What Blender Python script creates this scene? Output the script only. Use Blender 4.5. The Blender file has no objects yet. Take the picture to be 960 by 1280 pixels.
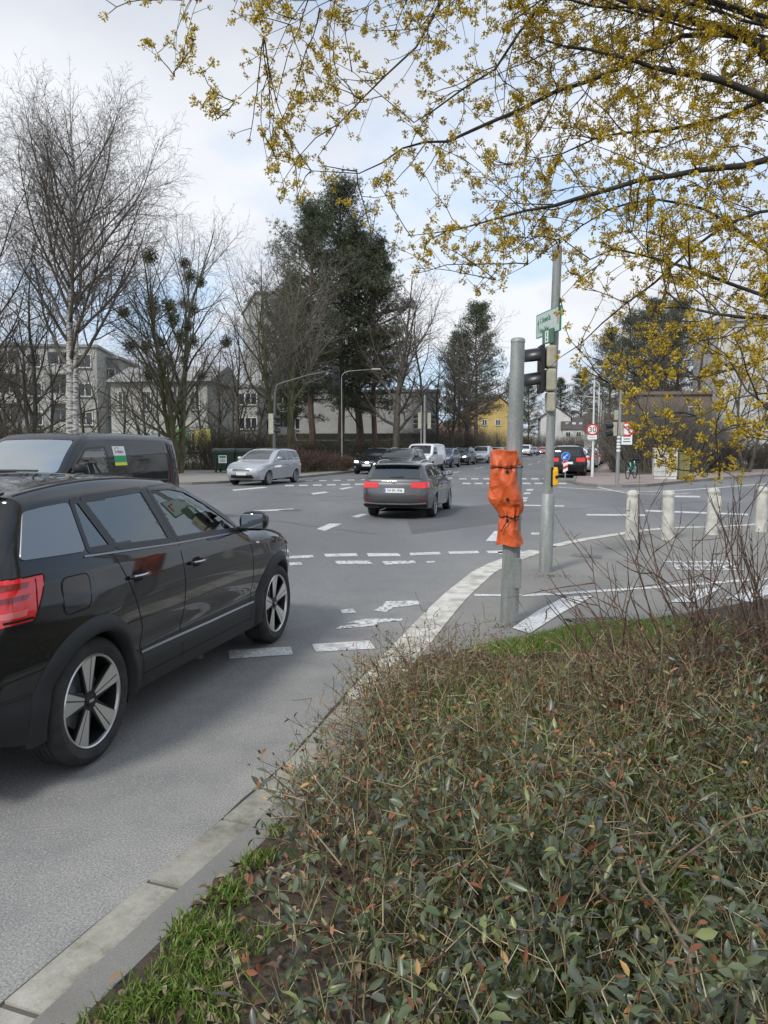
import bpy, bmesh, math, random
import numpy as np
from mathutils import Vector, Matrix
SC = bpy.context.scene
COL = SC.collection
R = math.radians
# ------------------------------------------------------------------ camera
HC = 1.67
PITCH = math.atan(82 / 960)
cam_d = bpy.data.cameras.new('camera')
cam = bpy.data.objects.new('camera', cam_d)
COL.objects.link(cam)
cam.location = (0, 0, HC)
cam.rotation_euler = (R(90) - PITCH, 0, 0)
cam_d.sensor_fit = 'HORIZONTAL'
cam_d.sensor_width = 36
cam_d.lens = 36
cam_d.clip_start = 0.05
cam_d.clip_end = 2000
SC.camera = cam
# ------------------------------------------------------------------ world: hazy broken cloud over a pale blue sky
SUN_EL, SUN_AZ = R(42), R(215)        # azimuth of the sun, clockwise from +Y
W = bpy.data.worlds.new('World')
SC.world = W
W.use_nodes = True
nt = W.node_tree
nt.nodes.clear()
def wn(t, **k):
    n = nt.nodes.new(t)
    for a, b in k.items():
        setattr(n, a, b)
    return n
out = wn('ShaderNodeOutputWorld')
bg = wn('ShaderNodeBackground')
bg.inputs['Strength'].default_value = 0.12
sky = wn('ShaderNodeTexSky', sky_type='NISHITA')
sky.sun_disc = False
sky.sun_elevation = SUN_EL
sky.sun_rotation = SUN_AZ
sky.air_density = 1.0
sky.dust_density = 2.0
tc = wn('ShaderNodeTexCoord')
sep = wn('ShaderNodeSeparateXYZ')
nt.links.new(tc.outputs['Generated'], sep.inputs[0])
addz = wn('ShaderNodeMath', operation='ADD'); addz.inputs[1].default_value = 0.22
nt.links.new(sep.outputs['Z'], addz.inputs[0])
mx = wn('ShaderNodeMath', operation='MAXIMUM'); mx.inputs[1].default_value = 0.08
nt.links.new(addz.outputs[0], mx.inputs[0])
dx = wn('ShaderNodeMath', operation='DIVIDE'); dy = wn('ShaderNodeMath', operation='DIVIDE')
nt.links.new(sep.outputs['X'], dx.inputs[0]); nt.links.new(mx.outputs[0], dx.inputs[1])
nt.links.new(sep.outputs['Y'], dy.inputs[0]); nt.links.new(mx.outputs[0], dy.inputs[1])
cmb = wn('ShaderNodeCombineXYZ')
nt.links.new(dx.outputs[0], cmb.inputs[0]); nt.links.new(dy.outputs[0], cmb.inputs[1])
n1 = wn('ShaderNodeTexNoise'); n1.inputs['Scale'].default_value = 1.25; n1.inputs['Detail'].default_value = 7; n1.inputs['Roughness'].default_value = 0.5
mp = wn('ShaderNodeMapping'); mp.inputs['Location'].default_value = (3.3, 1.9, 0)
nt.links.new(cmb.outputs[0], mp.inputs[0]); nt.links.new(mp.outputs[0], n1.inputs['Vector'])
r1 = wn('ShaderNodeValToRGB')
r1.color_ramp.elements[0].position = 0.36; r1.color_ramp.elements[0].color = (0, 0, 0, 1)
r1.color_ramp.elements[1].position = 0.54; r1.color_ramp.elements[1].color = (1, 1, 1, 1)
nt.links.new(n1.outputs['Fac'], r1.inputs[0])
n2 = wn('ShaderNodeTexNoise'); n2.inputs['Scale'].default_value = 0.9; n2.inputs['Detail'].default_value = 5
mp2 = wn('ShaderNodeMapping'); mp2.inputs['Location'].default_value = (7.1, -2.2, 4)
nt.links.new(cmb.outputs[0], mp2.inputs[0]); nt.links.new(mp2.outputs[0], n2.inputs['Vector'])
r2 = wn('ShaderNodeValToRGB')
r2.color_ramp.elements[0].position = 0.36; r2.color_ramp.elements[0].color = (3.1, 3.35, 3.85, 1)
r2.color_ramp.elements[1].position = 0.60; r2.color_ramp.elements[1].color = (4.9, 5.05, 5.3, 1)
nt.links.new(n2.outputs['Fac'], r2.inputs[0])
# thin high veil whitens the blue gaps too
veil = wn('ShaderNodeMixRGB'); veil.inputs[0].default_value = 0.62
veil.inputs[2].default_value = (3.4, 4.5, 6.1, 1)
nt.links.new(sky.outputs[0], veil.inputs[1])
mixc = wn('ShaderNodeMixRGB')
nt.links.new(r1.outputs[0], mixc.inputs[0]); nt.links.new(veil.outputs[0], mixc.inputs[1]); nt.links.new(r2.outputs[0], mixc.inputs[2])
nt.links.new(mixc.outputs[0], bg.inputs['Color'])
nt.links.new(bg.outputs[0], out.inputs[0])
# ------------------------------------------------------------------ sun (soft, behind thin cloud)
sd = bpy.data.lights.new('sun', 'SUN')
sd.energy = 1.6
sd.angle = R(10)
sd.color = (1.0, 0.965, 0.91)
so = bpy.data.objects.new('sun', sd)
COL.objects.link(so)
so.rotation_euler = Vector((-math.sin(SUN_AZ) * math.cos(SUN_EL), -math.cos(SUN_AZ) * math.cos(SUN_EL), -math.sin(SUN_EL))).to_track_quat('-Z', 'Y').to_euler()
SC.view_settings.view_transform = 'Standard'
SC.view_settings.look = 'None'
SC.view_settings.exposure = 0.68
SC.view_settings.gamma = 1
SC.view_settings.use_curve_mapping = False
SC.render.engine = 'CYCLES'
SC.cycles.max_bounces = 6
SC.cycles.diffuse_bounces = 3
SC.cycles.glossy_bounces = 3
SC.cycles.transparent_max_bounces = 12
SC.cycles.use_denoising = True

# ------------------------------------------------------------------ geometry helpers
SP, CP = math.sin(PITCH), math.cos(PITCH)
def ray(px, py):
    cx, cy = (px - 480) / 960, (640 - py) / 960
    return Vector((cx, CP + cy * SP, -SP + cy * CP))
def G(px, py, z=0.0):
    """Place of the photo's pixel on the level z."""
    d = ray(px, py)
    t = (z - HC) / d.z
    return Vector((d.x * t, d.y * t, z))
def AT(px, py, Y):
    d = ray(px, py)
    t = Y / d.y
    return Vector((d.x * t, Y, HC + d.z * t))

def tag(o, label=None, cat=None, group=None, kind=None):
    if label: o['label'] = label
    if cat: o['category'] = cat
    if group: o['group'] = group
    if kind: o['kind'] = kind
    return o
def empty(name, loc=(0, 0, 0), rz=0.0, label=None, cat=None, group=None):
    o = bpy.data.objects.new(name, None)
    COL.objects.link(o)
    o.location = loc
    o.rotation_euler = (0, 0, rz)
    o.empty_display_size = 0.2
    return tag(o, label, cat, group)
def link(name, me, mats, parent=None, smooth=False):
    o = bpy.data.objects.new(name, me)
    COL.objects.link(o)
    if mats is not None:
        if not isinstance(mats, (list, tuple)): mats = [mats]
        for m in mats: me.materials.append(m)
    if parent is not None: o.parent = parent
    if smooth:
        me.polygons.foreach_set('use_smooth', [True] * len(me.polygons))
    return o
def children_of(o):
    return [c for c in bpy.data.objects if c.parent == o]
def copy_tree(o, parent=None):
    kids = children_of(o)
    c = o.copy(); COL.objects.link(c); c.parent = parent
    for ch in kids: copy_tree(ch, c)
    return c

class MB:
    """Collects shapes for one mesh."""
    def __init__(s):
        s.v = []; s.f = []; s.m = []; s.M = None
    def add(s, vs, fs, m=0):
        b = len(s.v)
        if s.M is not None: vs = [s.M @ Vector(v) for v in vs]
        s.v.extend([tuple(v) for v in vs])
        for f in fs:
            s.f.append(tuple(i + b for i in f)); s.m.append(m)
    def box(s, c, size, m=0, rz=0.0, bev=0.0):
        x, y, z = size[0] / 2, size[1] / 2, size[2] / 2
        if bev > 0:
            bm = bmesh.new()
            bmesh.ops.create_cube(bm, size=1)
            for v in bm.verts: v.co = Vector((v.co.x * 2 * x, v.co.y * 2 * y, v.co.z * 2 * z))
            bmesh.ops.bevel(bm, geom=bm.edges[:], offset=bev, segments=3, affect='EDGES', profile=0.5)
            vs = [v.co.copy() for v in bm.verts]; bm.verts.index_update()
            fs = [[v.index for v in f.verts] for f in bm.faces]
            bm.free()
        else:
            vs = [Vector(p) for p in ((-x, -y, -z), (x, -y, -z), (x, y, -z), (-x, y, -z), (-x, -y, z), (x, -y, z), (x, y, z), (-x, y, z))]
            fs = [(0, 3, 2, 1), (4, 5, 6, 7), (0, 1, 5, 4), (1, 2, 6, 5), (2, 3, 7, 6), (3, 0, 4, 7)]
        if rz:
            q = Matrix.Rotation(rz, 3, 'Z'); vs = [q @ v for v in vs]
        s.add([v + Vector(c) for v in vs], fs, m)
    def tube(s, pts, rad, n=8, m=0, cap=True):
        pts = [Vector(p) for p in pts]
        if not isinstance(rad, (list, tuple)): rad = [rad] * len(pts)
        vs, fs = [], []
        up = None
        for i, p in enumerate(pts):
            a = pts[max(0, i - 1)]; b = pts[min(len(pts) - 1, i + 1)]
            d = (b - a).normalized()
            if up is None:
                up = Vector((0, 0, 1)) if abs(d.z) < 0.9 else Vector((1, 0, 0))
            up = (up - d * up.dot(d)).normalized()
            sd_ = d.cross(up)
            for k in range(n):
                t = 2 * math.pi * k / n
                vs.append(p + (up * math.cos(t) + sd_ * math.sin(t)) * rad[i])
        for i in range(len(pts) - 1):
            for k in range(n):
                fs.append((i * n + k, i * n + (k + 1) % n, (i + 1) * n + (k + 1) % n, (i + 1) * n + k))
        if cap:
            fs.append(tuple(range(n))[::-1]); fs.append(tuple(range((len(pts) - 1) * n, len(pts) * n)))
        s.add(vs, fs, m)
    def lathe(s, prof, c=(0, 0, 0), axis='Z', n=24, m=0):
        vs, fs = [], []
        for (r, h) in prof:
            for k in range(n):
                t = 2 * math.pi * k / n
                a, b = r * math.cos(t), r * math.sin(t)
                p = (a, b, h) if axis == 'Z' else ((a, h, b) if axis == 'Y' else (h, a, b))
                vs.append(Vector(p) + Vector(c))
        for i in range(len(prof) - 1):
            for k in range(n):
                fs.append((i * n + k, i * n + (k + 1) % n, (i + 1) * n + (k + 1) % n, (i + 1) * n + k))
        s.add(vs, fs, m)
    def disc(s, c, r, nrm, n=24, m=0, th=0.002):
        nrm = Vector(nrm).normalized()
        s.tube([Vector(c) - nrm * th / 2, Vector(c) + nrm * th / 2], r, n, m)
    def prism(s, poly, z0, z1, m=0):
        n = len(poly)
        vs = [(p[0], p[1], z0) for p in poly] + [(p[0], p[1], z1) for p in poly]
        fs = [tuple(range(n))[::-1], tuple(range(n, 2 * n))] + [(i, (i + 1) % n, n + (i + 1) % n, n + i) for i in range(n)]
        s.add(vs, fs, m)
    def build(s, name, mats, parent=None, smooth=False, auto=None):
        me = bpy.data.meshes.new(name)
        me.from_pydata(s.v, [], s.f)
        o = link(name, me, mats, parent, smooth or auto is not None)
        if len(set(s.m)) > 1: me.polygons.foreach_set('material_index', s.m)
        if auto is not None: me.set_sharp_from_angle(angle=R(auto))
        me.update()
        return o

def np_mesh(name, V, F, mats, parent=None, smooth=False, mi=None):
    V = np.asarray(V, dtype=np.float32); F = np.asarray(F, dtype=np.int32)
    me = bpy.data.meshes.new(name)
    k = F.shape[1]; n = F.shape[0]
    me.vertices.add(len(V)); me.vertices.foreach_set('co', V.ravel())
    me.loops.add(n * k); me.loops.foreach_set('vertex_index', F.ravel())
    me.polygons.add(n)
    me.polygons.foreach_set('loop_start', np.arange(n, dtype=np.int32) * k)
    try: me.polygons.foreach_set('loop_total', np.full(n, k, dtype=np.int32))
    except Exception: pass
    if mi is not None: me.polygons.foreach_set('material_index', np.asarray(mi, dtype=np.int32))
    me.update(calc_edges=True)
    return link(name, me, mats, parent, smooth)

def seg_geo(P0, P1, R0, R1, k):
    """Tapered k-sided limbs, one per row."""
    P0 = np.asarray(P0, float); P1 = np.asarray(P1, float); R0 = np.asarray(R0, float); R1 = np.asarray(R1, float)
    d = P1 - P0; L = np.linalg.norm(d, axis=1, keepdims=True); d = d / np.maximum(L, 1e-6)
    ref = np.where(np.abs(d[:, 2:3]) > 0.93, np.array([[1.0, 0, 0]]), np.array([[0, 0, 1.0]]))
    a = np.cross(d, ref); a /= np.maximum(np.linalg.norm(a, axis=1, keepdims=True), 1e-6)
    b = np.cross(d, a)
    t = np.arange(k) * 2 * np.pi / k
    ring = a[:, None, :] * np.cos(t)[None, :, None] + b[:, None, :] * np.sin(t)[None, :, None]
    V0 = P0[:, None, :] + ring * R0[:, None, None]
    V1 = (P1 + d * R1[:, None] * 0.4)[:, None, :] + ring * R1[:, None, None]
    V = np.concatenate([V0, V1], axis=1).reshape(-1, 3)
    n = len(P0)
    base = (np.arange(n) * 2 * k)[:, None]
    i = np.arange(k); j = (i + 1) % k
    F = np.stack([base + i, base + j, base + k + j, base + k + i], axis=2).reshape(-1, 4)
    return V, F
def merge_geo(L):
    V, F, b = [], [], 0
    for v, f in L:
        if len(v) == 0: continue
        V.append(v); F.append(np.asarray(f) + b); b += len(v)
    return np.concatenate(V), np.concatenate(F)
def kites(P, D, N, ln, wd, fold=0.15):
    """Leaf shapes: a folded kite from P along D, face normal near N."""
    P = np.asarray(P, float); D = np.asarray(D, float); N = np.asarray(N, float)
    ln = np.asarray(ln, float)[:, None]; wd = np.asarray(wd, float)[:, None]
    D = D / np.maximum(np.linalg.norm(D, axis=1, keepdims=True), 1e-6)
    S = np.cross(D, N); S /= np.maximum(np.linalg.norm(S, axis=1, keepdims=True), 1e-6)
    U = np.cross(S, D)
    v0 = P; v1 = P + D * ln * 0.45 + S * wd * 0.5 + U * wd * fold; v2 = P + D * ln - U * wd * 0.25; v3 = P + D * ln * 0.45 - S * wd * 0.5 + U * wd * fold
    V = np.stack([v0, v1, v2, v3], axis=1).reshape(-1, 3)
    b = (np.arange(len(P)) * 4)[:, None]
    F = np.concatenate([b + np.array([[0, 1, 2]]), b + np.array([[0, 2, 3]])], axis=0)
    return V, F
def leaf6(P, D, N, ln, wd, fold=0.18):
    """Broader pointed leaf, four triangles each side of a folded rib."""
    P = np.asarray(P, float); D = np.asarray(D, float); N = np.asarray(N, float)
    ln = np.asarray(ln, float)[:, None]; wd = np.asarray(wd, float)[:, None]
    D = D / np.maximum(np.linalg.norm(D, axis=1, keepdims=True), 1e-6)
    S = np.cross(D, N); S /= np.maximum(np.linalg.norm(S, axis=1, keepdims=True), 1e-6)
    U = np.cross(S, D)
    q = []
    q.append(P)
    q.append(P + D * ln * 0.3 + S * wd * 0.42 + U * wd * fold)
    q.append(P + D * ln * 0.65 + S * wd * 0.40 + U * wd * fold * 0.7)
    q.append(P + D * ln - U * wd * 0.35)
    q.append(P + D * ln * 0.65 - S * wd * 0.40 + U * wd * fold * 0.7)
    q.append(P + D * ln * 0.3 - S * wd * 0.42 + U * wd * fold)
    q.append(P + D * ln * 0.5 - U * wd * 0.05)
    V = np.stack(q, axis=1).reshape(-1, 3)
    b = (np.arange(len(P)) * 7)[:, None]
    F = np.concatenate([b + np.array([t]) for t in ([0, 1, 6], [1, 2, 6], [2, 3, 6], [3, 4, 6], [4, 5, 6], [5, 0, 6])], axis=0)
    return V, F
def text_mesh(name, s, size, mat, loc, rot, parent=None, ext=0.001, align='CENTER', sx=1.0):
    cu = bpy.data.curves.new(name, 'FONT')
    cu.body = s; cu.size = size; cu.extrude = ext; cu.align_x = align; cu.align_y = 'CENTER'
    tmp = bpy.data.objects.new('tmp_text', cu); COL.objects.link(tmp)
    dg = bpy.context.evaluated_depsgraph_get()
    me = bpy.data.meshes.new_from_object(tmp.evaluated_get(dg))
    bpy.data.objects.remove(tmp)
    o = link(name, me, [], parent)
    me.materials.clear(); me.materials.append(mat)
    o.location = loc; o.rotation_euler = rot; o.scale = (sx, 1, 1)
    return o

# ------------------------------------------------------------------ materials
def mat(name, col=(0.5, 0.5, 0.5), rough=0.6, metal=0.0, coat=0.0, spec=0.5, emis=None, es=0.0):
    m = bpy.data.materials.new(name); m.use_nodes = True
    b = m.node_tree.nodes['Principled BSDF']
    b.inputs['Base Color'].default_value = (*col, 1)
    b.inputs['Roughness'].default_value = rough
    b.inputs['Metallic'].default_value = metal
    b.inputs['Coat Weight'].default_value = coat
    b.inputs['Coat Roughness'].default_value = 0.04
    b.inputs['Specular IOR Level'].default_value = spec
    if emis: b.inputs['Emission Color'].default_value = (*emis, 1); b.inputs['Emission Strength'].default_value = es
    return m
def nodes(m):
    t = m.node_tree
    return t, t.nodes['Principled BSDF']
def ramp(t, src, stops):
    r = t.nodes.new('ShaderNodeValToRGB')
    e = r.color_ramp.elements
    while len(e) < len(stops): e.new(0.5)
    for k, (p, c) in enumerate(stops):
        e[k].position = p; e[k].color = (*c, 1)
    t.links.new(src, r.inputs[0])
    return r.outputs[0]
def noise(t, scale, detail=4, rough=0.55, vec=None, dist=0.0):
    n = t.nodes.new('ShaderNodeTexNoise')
    n.inputs['Scale'].default_value = scale; n.inputs['Detail'].default_value = detail
    n.inputs['Roughness'].default_value = rough; n.inputs['Distortion'].default_value = dist
    if vec is not None: t.links.new(vec, n.inputs['Vector'])
    return n.outputs['Fac']
def objco(t, scale=(1, 1, 1), rz=0.0):
    c = t.nodes.new('ShaderNodeTexCoord'); mp_ = t.nodes.new('ShaderNodeMapping')
    mp_.inputs['Scale'].default_value = scale; mp_.inputs['Rotation'].default_value = (0, 0, rz)
    t.links.new(c.outputs['Object'], mp_.inputs[0])
    return mp_.outputs[0]
def mixn(t, fac, a, b, mode='MIX'):
    n = t.nodes.new('ShaderNodeMixRGB'); n.blend_type = mode
    for i, x in enumerate((fac, a, b)):
        if isinstance(x, (int, float)): n.inputs[i].default_value = x
        elif isinstance(x, tuple): n.inputs[i].default_value = (*x, 1)
        else: t.links.new(x, n.inputs[i])
    return n.outputs[0]
def bump(t, b, h, strength=0.3, dist=0.01):
    n = t.nodes.new('ShaderNodeBump'); n.inputs['Strength'].default_value = strength; n.inputs['Distance'].default_value = dist
    t.links.new(h, n.inputs['Height']); t.links.new(n.outputs[0], b.inputs['Normal'])
def noisy(name, c1, c2, scale=8, rough=0.7, detail=6, bs=0.2, bd=0.01, stretch=(1, 1, 1), lo=0.35, hi=0.65, metal=0.0, coat=0.0):
    m = mat(name, c1, rough, metal, coat)
    t, b = nodes(m)
    v = objco(t, stretch)
    f = noise(t, scale, detail, vec=v)
    t.links.new(ramp(t, f, [(lo, c1), (hi, c2)]), b.inputs['Base Color'])
    if bs: bump(t, b, f, bs, bd)
    return m
def leafmat(name, stops, rough=0.5, trans=0.0, spec=0.3):
    m = mat(name, stops[0][1], rough, spec=spec)
    t, b = nodes(m)
    g = t.nodes.new('ShaderNodeNewGeometry')
    t.links.new(ramp(t, g.outputs['Random Per Island'], stops), b.inputs['Base Color'])
    if trans:
        tr = t.nodes.new('ShaderNodeBsdfTranslucent'); mxs = t.nodes.new('ShaderNodeMixShader'); mxs.inputs[0].default_value = trans
        t.links.new(ramp(t, g.outputs['Random Per Island'], stops), tr.inputs[0])
        o = t.nodes['Material Output']
        t.links.new(b.outputs[0], mxs.inputs[1]); t.links.new(tr.outputs[0], mxs.inputs[2]); t.links.new(mxs.outputs[0], o.inputs[0])
    return m
def glassmat(name, tint=(0.3, 0.35, 0.34), base=0.05):
    m = bpy.data.materials.new(name); m.use_nodes = True
    t = m.node_tree; t.nodes.clear()
    o = t.nodes.new('ShaderNodeOutputMaterial'); tr = t.nodes.new('ShaderNodeBsdfTransparent'); gl = t.nodes.new('ShaderNodeBsdfGlossy')
    tr.inputs[0].default_value = (*tint, 1); gl.inputs['Roughness'].default_value = 0.01; gl.inputs[0].default_value = (0.95, 1.0, 0.99, 1)
    fr = t.nodes.new('ShaderNodeFresnel'); fr.inputs['IOR'].default_value = 1.75
    mu = t.nodes.new('ShaderNodeMath'); mu.operation = 'MULTIPLY_ADD'; mu.inputs[1].default_value = 1.15; mu.inputs[2].default_value = base; mu.use_clamp = True
    t.links.new(fr.outputs[0], mu.inputs[0])
    ms = t.nodes.new('ShaderNodeMixShader')
    t.links.new(mu.outputs[0], ms.inputs[0]); t.links.new(tr.outputs[0], ms.inputs[1]); t.links.new(gl.outputs[0], ms.inputs[2]); t.links.new(ms.outputs[0], o.inputs[0])
    return m
def paint(name, col, metal=0.3, rough=0.3, spec=.5):
    m = mat(name, col, rough, metal, coat=1.0, spec=spec)
    t, b = nodes(m)
    v = objco(t)
    f = noise(t, 900, 1, vec=v)
    t.links.new(mixn(t, 0.12, col, ramp(t, f, [(0.35, tuple(c * 0.6 for c in col)), (0.7, tuple(min(1, c * 1.7) for c in col))])), b.inputs['Base Color'])
    d = noise(t, 3.0, 6, vec=v)
    t.links.new(ramp(t, d, [(0.3, (rough,) * 3), (0.75, (min(1, rough + 0.12),) * 3)]), b.inputs['Roughness'])
    return m

M = {}
M['black_paint'] = paint('black_paint', (0.006, 0.007, 0.008), 0.0, 0.6, .15)
M['grey_paint'] = paint('grey_paint', (0.085, 0.087, 0.090), 0.6, 0.33)
M['silver_paint'] = paint('silver_paint', (0.50, 0.51, 0.53), 0.6, 0.35)
M['white_paint'] = paint('white_car_paint', (0.70, 0.71, 0.72), 0.0, 0.3)
M['blue_paint'] = paint('blue_grey_paint', (0.10, 0.13, 0.18), 0.5, 0.3)
M['red_paint'] = paint('red_paint', (0.40, 0.02, 0.02), 0.1, 0.3)
M['van_paint'] = paint('van_black_paint', (0.007, 0.008, 0.010), 0.0, 0.6, .15)
M['clad'] = noisy('black_plastic_cladding', (0.010, 0.011, 0.012), (0.017, 0.018, 0.019), 300, 0.62, bs=0.1, bd=0.001)
M['blade'] = mat('satin_silver_blade', (0.20, 0.215, 0.225), 0.30, 0.7, 0.25)
M['chrome'] = mat('chrome', (0.75, 0.76, 0.78), 0.12, 1.0)
M['glass_dark'] = mat('tinted_window', (0.012, 0.016, 0.017), 0.03, 0.0, 0.0, 0.9)
M['glass'] = glassmat('car_glass', (0.42, 0.50, 0.48))
M['glass_ws'] = glassmat('windscreen_glass', (0.45, 0.56, 0.52), .38)
M['glass_ws2'] = glassmat('far_windscreen_glass', (0.30, 0.34, 0.33), .10)
M['glass_tint'] = glassmat('privacy_glass', (0.10, 0.11, 0.12))
M['rubber'] = noisy('tyre_rubber', (0.018, 0.018, 0.018), (0.035, 0.034, 0.033), 14, 0.8, bs=0.15, bd=0.002)
M['rim'] = mat('machined_alloy', (0.62, 0.62, 0.60), 0.28, 0.85)
M['rim_dark'] = mat('dark_alloy', (0.03, 0.03, 0.032), 0.4, 0.6)
M['rim_plain'] = mat('painted_alloy', (0.42, 0.43, 0.44), 0.35, 0.7)
M['black'] = mat('matt_black', (0.008, 0.008, 0.009), 0.7)
M['seam'] = mat('panel_gap', (0.002, 0.002, 0.002), 0.9)
M['red_lens'] = mat('red_lens', (0.70, 0.010, 0.014), 0.08, 0, 1.0)
M['dark_red_lens'] = mat('dark_red_lens', (0.20, 0.008, 0.010), 0.1, 0, 1.0)
M['lamp_glass'] = mat('headlamp_glass', (0.55, 0.57, 0.6), 0.08, 0.6, 1.0)
M['lamp_on'] = mat('lit_headlamp', (0.9, 0.9, 0.85), 0.1, 0, 1.0, emis=(1, 0.97, 0.9), es=2.5)
M['plate'] = mat('plate_white', (0.72, 0.73, 0.72), 0.4)
M['plate_blue'] = mat('plate_blue', (0.02, 0.07, 0.35), 0.4)
M['ink'] = mat('black_lettering', (0.01, 0.01, 0.01), 0.5)
M['seat'] = noisy('seat_fabric', (0.03, 0.03, 0.032), (0.06, 0.06, 0.065), 60, 0.85)
M['interior'] = mat('interior_plastic', (0.035, 0.036, 0.037), 0.6)
# galvanised steel
m = mat('galvanised_steel', (0.30, 0.31, 0.31), 0.55, 0.35); M['galv'] = m
t, b = nodes(m)
v = objco(t)
vo = t.nodes.new('ShaderNodeTexVoronoi'); vo.inputs['Scale'].default_value = 55; t.links.new(v, vo.inputs['Vector'])
sp = ramp(t, vo.outputs['Color'], [(0.1, (0.235, 0.25, 0.245)), (0.9, (0.33, 0.345, 0.335))])
gr = ramp(t, noise(t, 3.0, 7, vec=objco(t, (4, 4, 0.7))), [(0.38, (0.16, 0.175, 0.15)), (0.62, (0.34, 0.35, 0.34))])
t.links.new(mixn(t, 0.5, sp, gr), b.inputs['Base Color'])
bump(t, b, noise(t, 60, 4, vec=v), 0.15, 0.003)
M['white_metal'] = noisy('white_coated_steel', (0.66, 0.67, 0.66), (0.52, 0.53, 0.51), 4, 0.45, stretch=(1, 1, 0.3), bs=0)
M['cream'] = noisy('cream_plastic', (0.42, 0.40, 0.31), (0.30, 0.29, 0.22), 9, 0.55, bs=0)
M['signal_black'] = mat('signal_black', (0.012, 0.012, 0.013), 0.35)
M['sign_white'] = mat('sign_white', (0.75, 0.76, 0.75), 0.45)
M['sign_red'] = mat('sign_red', (0.60, 0.02, 0.02), 0.45)
M['sign_blue'] = mat('sign_blue', (0.01, 0.14, 0.55), 0.4)
M['sign_green'] = mat('sign_green', (0.02, 0.22, 0.10), 0.4)
M['sign_pale'] = mat('sign_pale_green', (0.50, 0.58, 0.54), 0.4)
M['yellow'] = mat('yellow_plastic', (0.80, 0.42, 0.01), 0.4)
# ================================================================== SETTING
# asphalt with a paler rim along the kerb, worn wheel tracks, repairs and fine aggregate
m = mat('asphalt', (0.1, 0.1, 0.1), 0.82); M['asphalt'] = m
t, b = nodes(m)
v = objco(t)
big = noise(t, 0.25, 5, vec=objco(t, (1.6, 0.5, 1), R(13)))
basec = ramp(t, big, [(0.3, (0.112, 0.114, 0.116)), (0.5, (0.140, 0.141, 0.142)), (0.72, (0.185, 0.184, 0.181))])
grain = noise(t, 115, 4, 0.8, vec=v)
c1 = mixn(t, 0.75, basec, ramp(t, grain, [(0.36, (0.26, 0.26, 0.26)), (0.5, (0.5, 0.5, 0.5)), (0.62, (0.78, 0.78, 0.77))]), 'OVERLAY')
fl = t.nodes.new('ShaderNodeTexVoronoi'); fl.inputs['Scale'].default_value = 68; t.links.new(v, fl.inputs['Vector'])
c2 = mixn(t, ramp(t, fl.outputs['Distance'], [(0.15, (1, 1, 1)), (0.26, (0, 0, 0))]), c1, (0.42, 0.42, 0.40))
at = t.nodes.new('ShaderNodeAttribute'); at.attribute_name = 'pale_rim'
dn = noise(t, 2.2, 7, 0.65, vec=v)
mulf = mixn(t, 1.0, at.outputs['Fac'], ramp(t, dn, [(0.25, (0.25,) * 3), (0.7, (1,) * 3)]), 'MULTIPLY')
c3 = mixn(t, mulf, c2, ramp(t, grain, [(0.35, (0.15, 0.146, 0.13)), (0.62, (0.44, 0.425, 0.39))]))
# tar seams
w = t.nodes.new('ShaderNodeTexVoronoi'); w.feature = 'DISTANCE_TO_EDGE'; w.inputs['Scale'].default_value = 0.16
t.links.new(mixn(t, 0.12, objco(t, (1, 1, 1), R(13)), ramp(t, noise(t, 1.2, 4, vec=v), [(0, (0, 0, 0)), (1, (3, 3, 3))]), 'ADD'), w.inputs['Vector'])
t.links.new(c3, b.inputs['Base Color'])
bump(t, b, mixn(t, 0.5, grain, fl.outputs['Distance']), 0.45, 0.004)

def asph2(name, a_, b_, tint):
    m = mat(name, a_, 0.85)
    t, b = nodes(m); v = objco(t)
    g = noise(t, 190, 3, 0.7, vec=v)
    c = ramp(t, noise(t, 0.8, 7, 0.6, vec=v), [(0.3, a_), (0.7, b_)])
    c = mixn(t, 0.7, c, ramp(t, g, [(0.3, (0.36,) * 3), (0.7, (0.66,) * 3)]), 'OVERLAY')
    c = mixn(t, ramp(t, noise(t, 1.7, 8, 0.7, vec=v), [(0.55, (0, 0, 0)), (0.75, (0.6,) * 3)]), c, tint)
    t.links.new(c, b.inputs['Base Color']); bump(t, b, g, 0.35, 0.003)
    return m
M['side_asphalt'] = asph2('pavement_asphalt', (0.175, 0.168, 0.152), (0.235, 0.228, 0.205), (0.14, 0.12, 0.092))
m = mat('red_paving', (0.25, 0.17, 0.15), 0.85); M['red_paving'] = m
t, b = nodes(m); v = objco(t, (1, 1, 1), R(15))
bt = t.nodes.new('ShaderNodeTexBrick'); bt.inputs['Scale'].default_value = 5; bt.inputs['Mortar Size'].default_value = 0.02
bt.inputs['Color1'].default_value = (0.27, 0.20, 0.175, 1); bt.inputs['Color2'].default_value = (0.33, 0.27, 0.24, 1); bt.inputs['Mortar'].default_value = (0.16, 0.14, 0.13, 1)
t.links.new(v, bt.inputs['Vector'])
t.links.new(mixn(t, 0.45, bt.outputs[0], ramp(t, noise(t, 1.3, 7, vec=v), [(0.3, (0.20, 0.165, 0.15)), (0.7, (0.36, 0.31, 0.28))])), b.inputs['Base Color'])
m = mat('kerb_concrete', (0.4, 0.4, 0.37), 0.85); M['kerb'] = m
t, b = nodes(m); v = objco(t)
g = noise(t, 120, 4, 0.7, vec=v)
c = ramp(t, noise(t, 4, 10, 0.75, vec=v), [(0.36, (0.17, 0.165, 0.13)), (0.48, (0.29, 0.28, 0.24)), (0.66, (0.40, 0.385, 0.34))])
c = mixn(t, 0.5, c, ramp(t, g, [(0.3, (0.38,) * 3), (0.7, (0.64,) * 3)]), 'OVERLAY')
gi = t.nodes.new('ShaderNodeNewGeometry')
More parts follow.
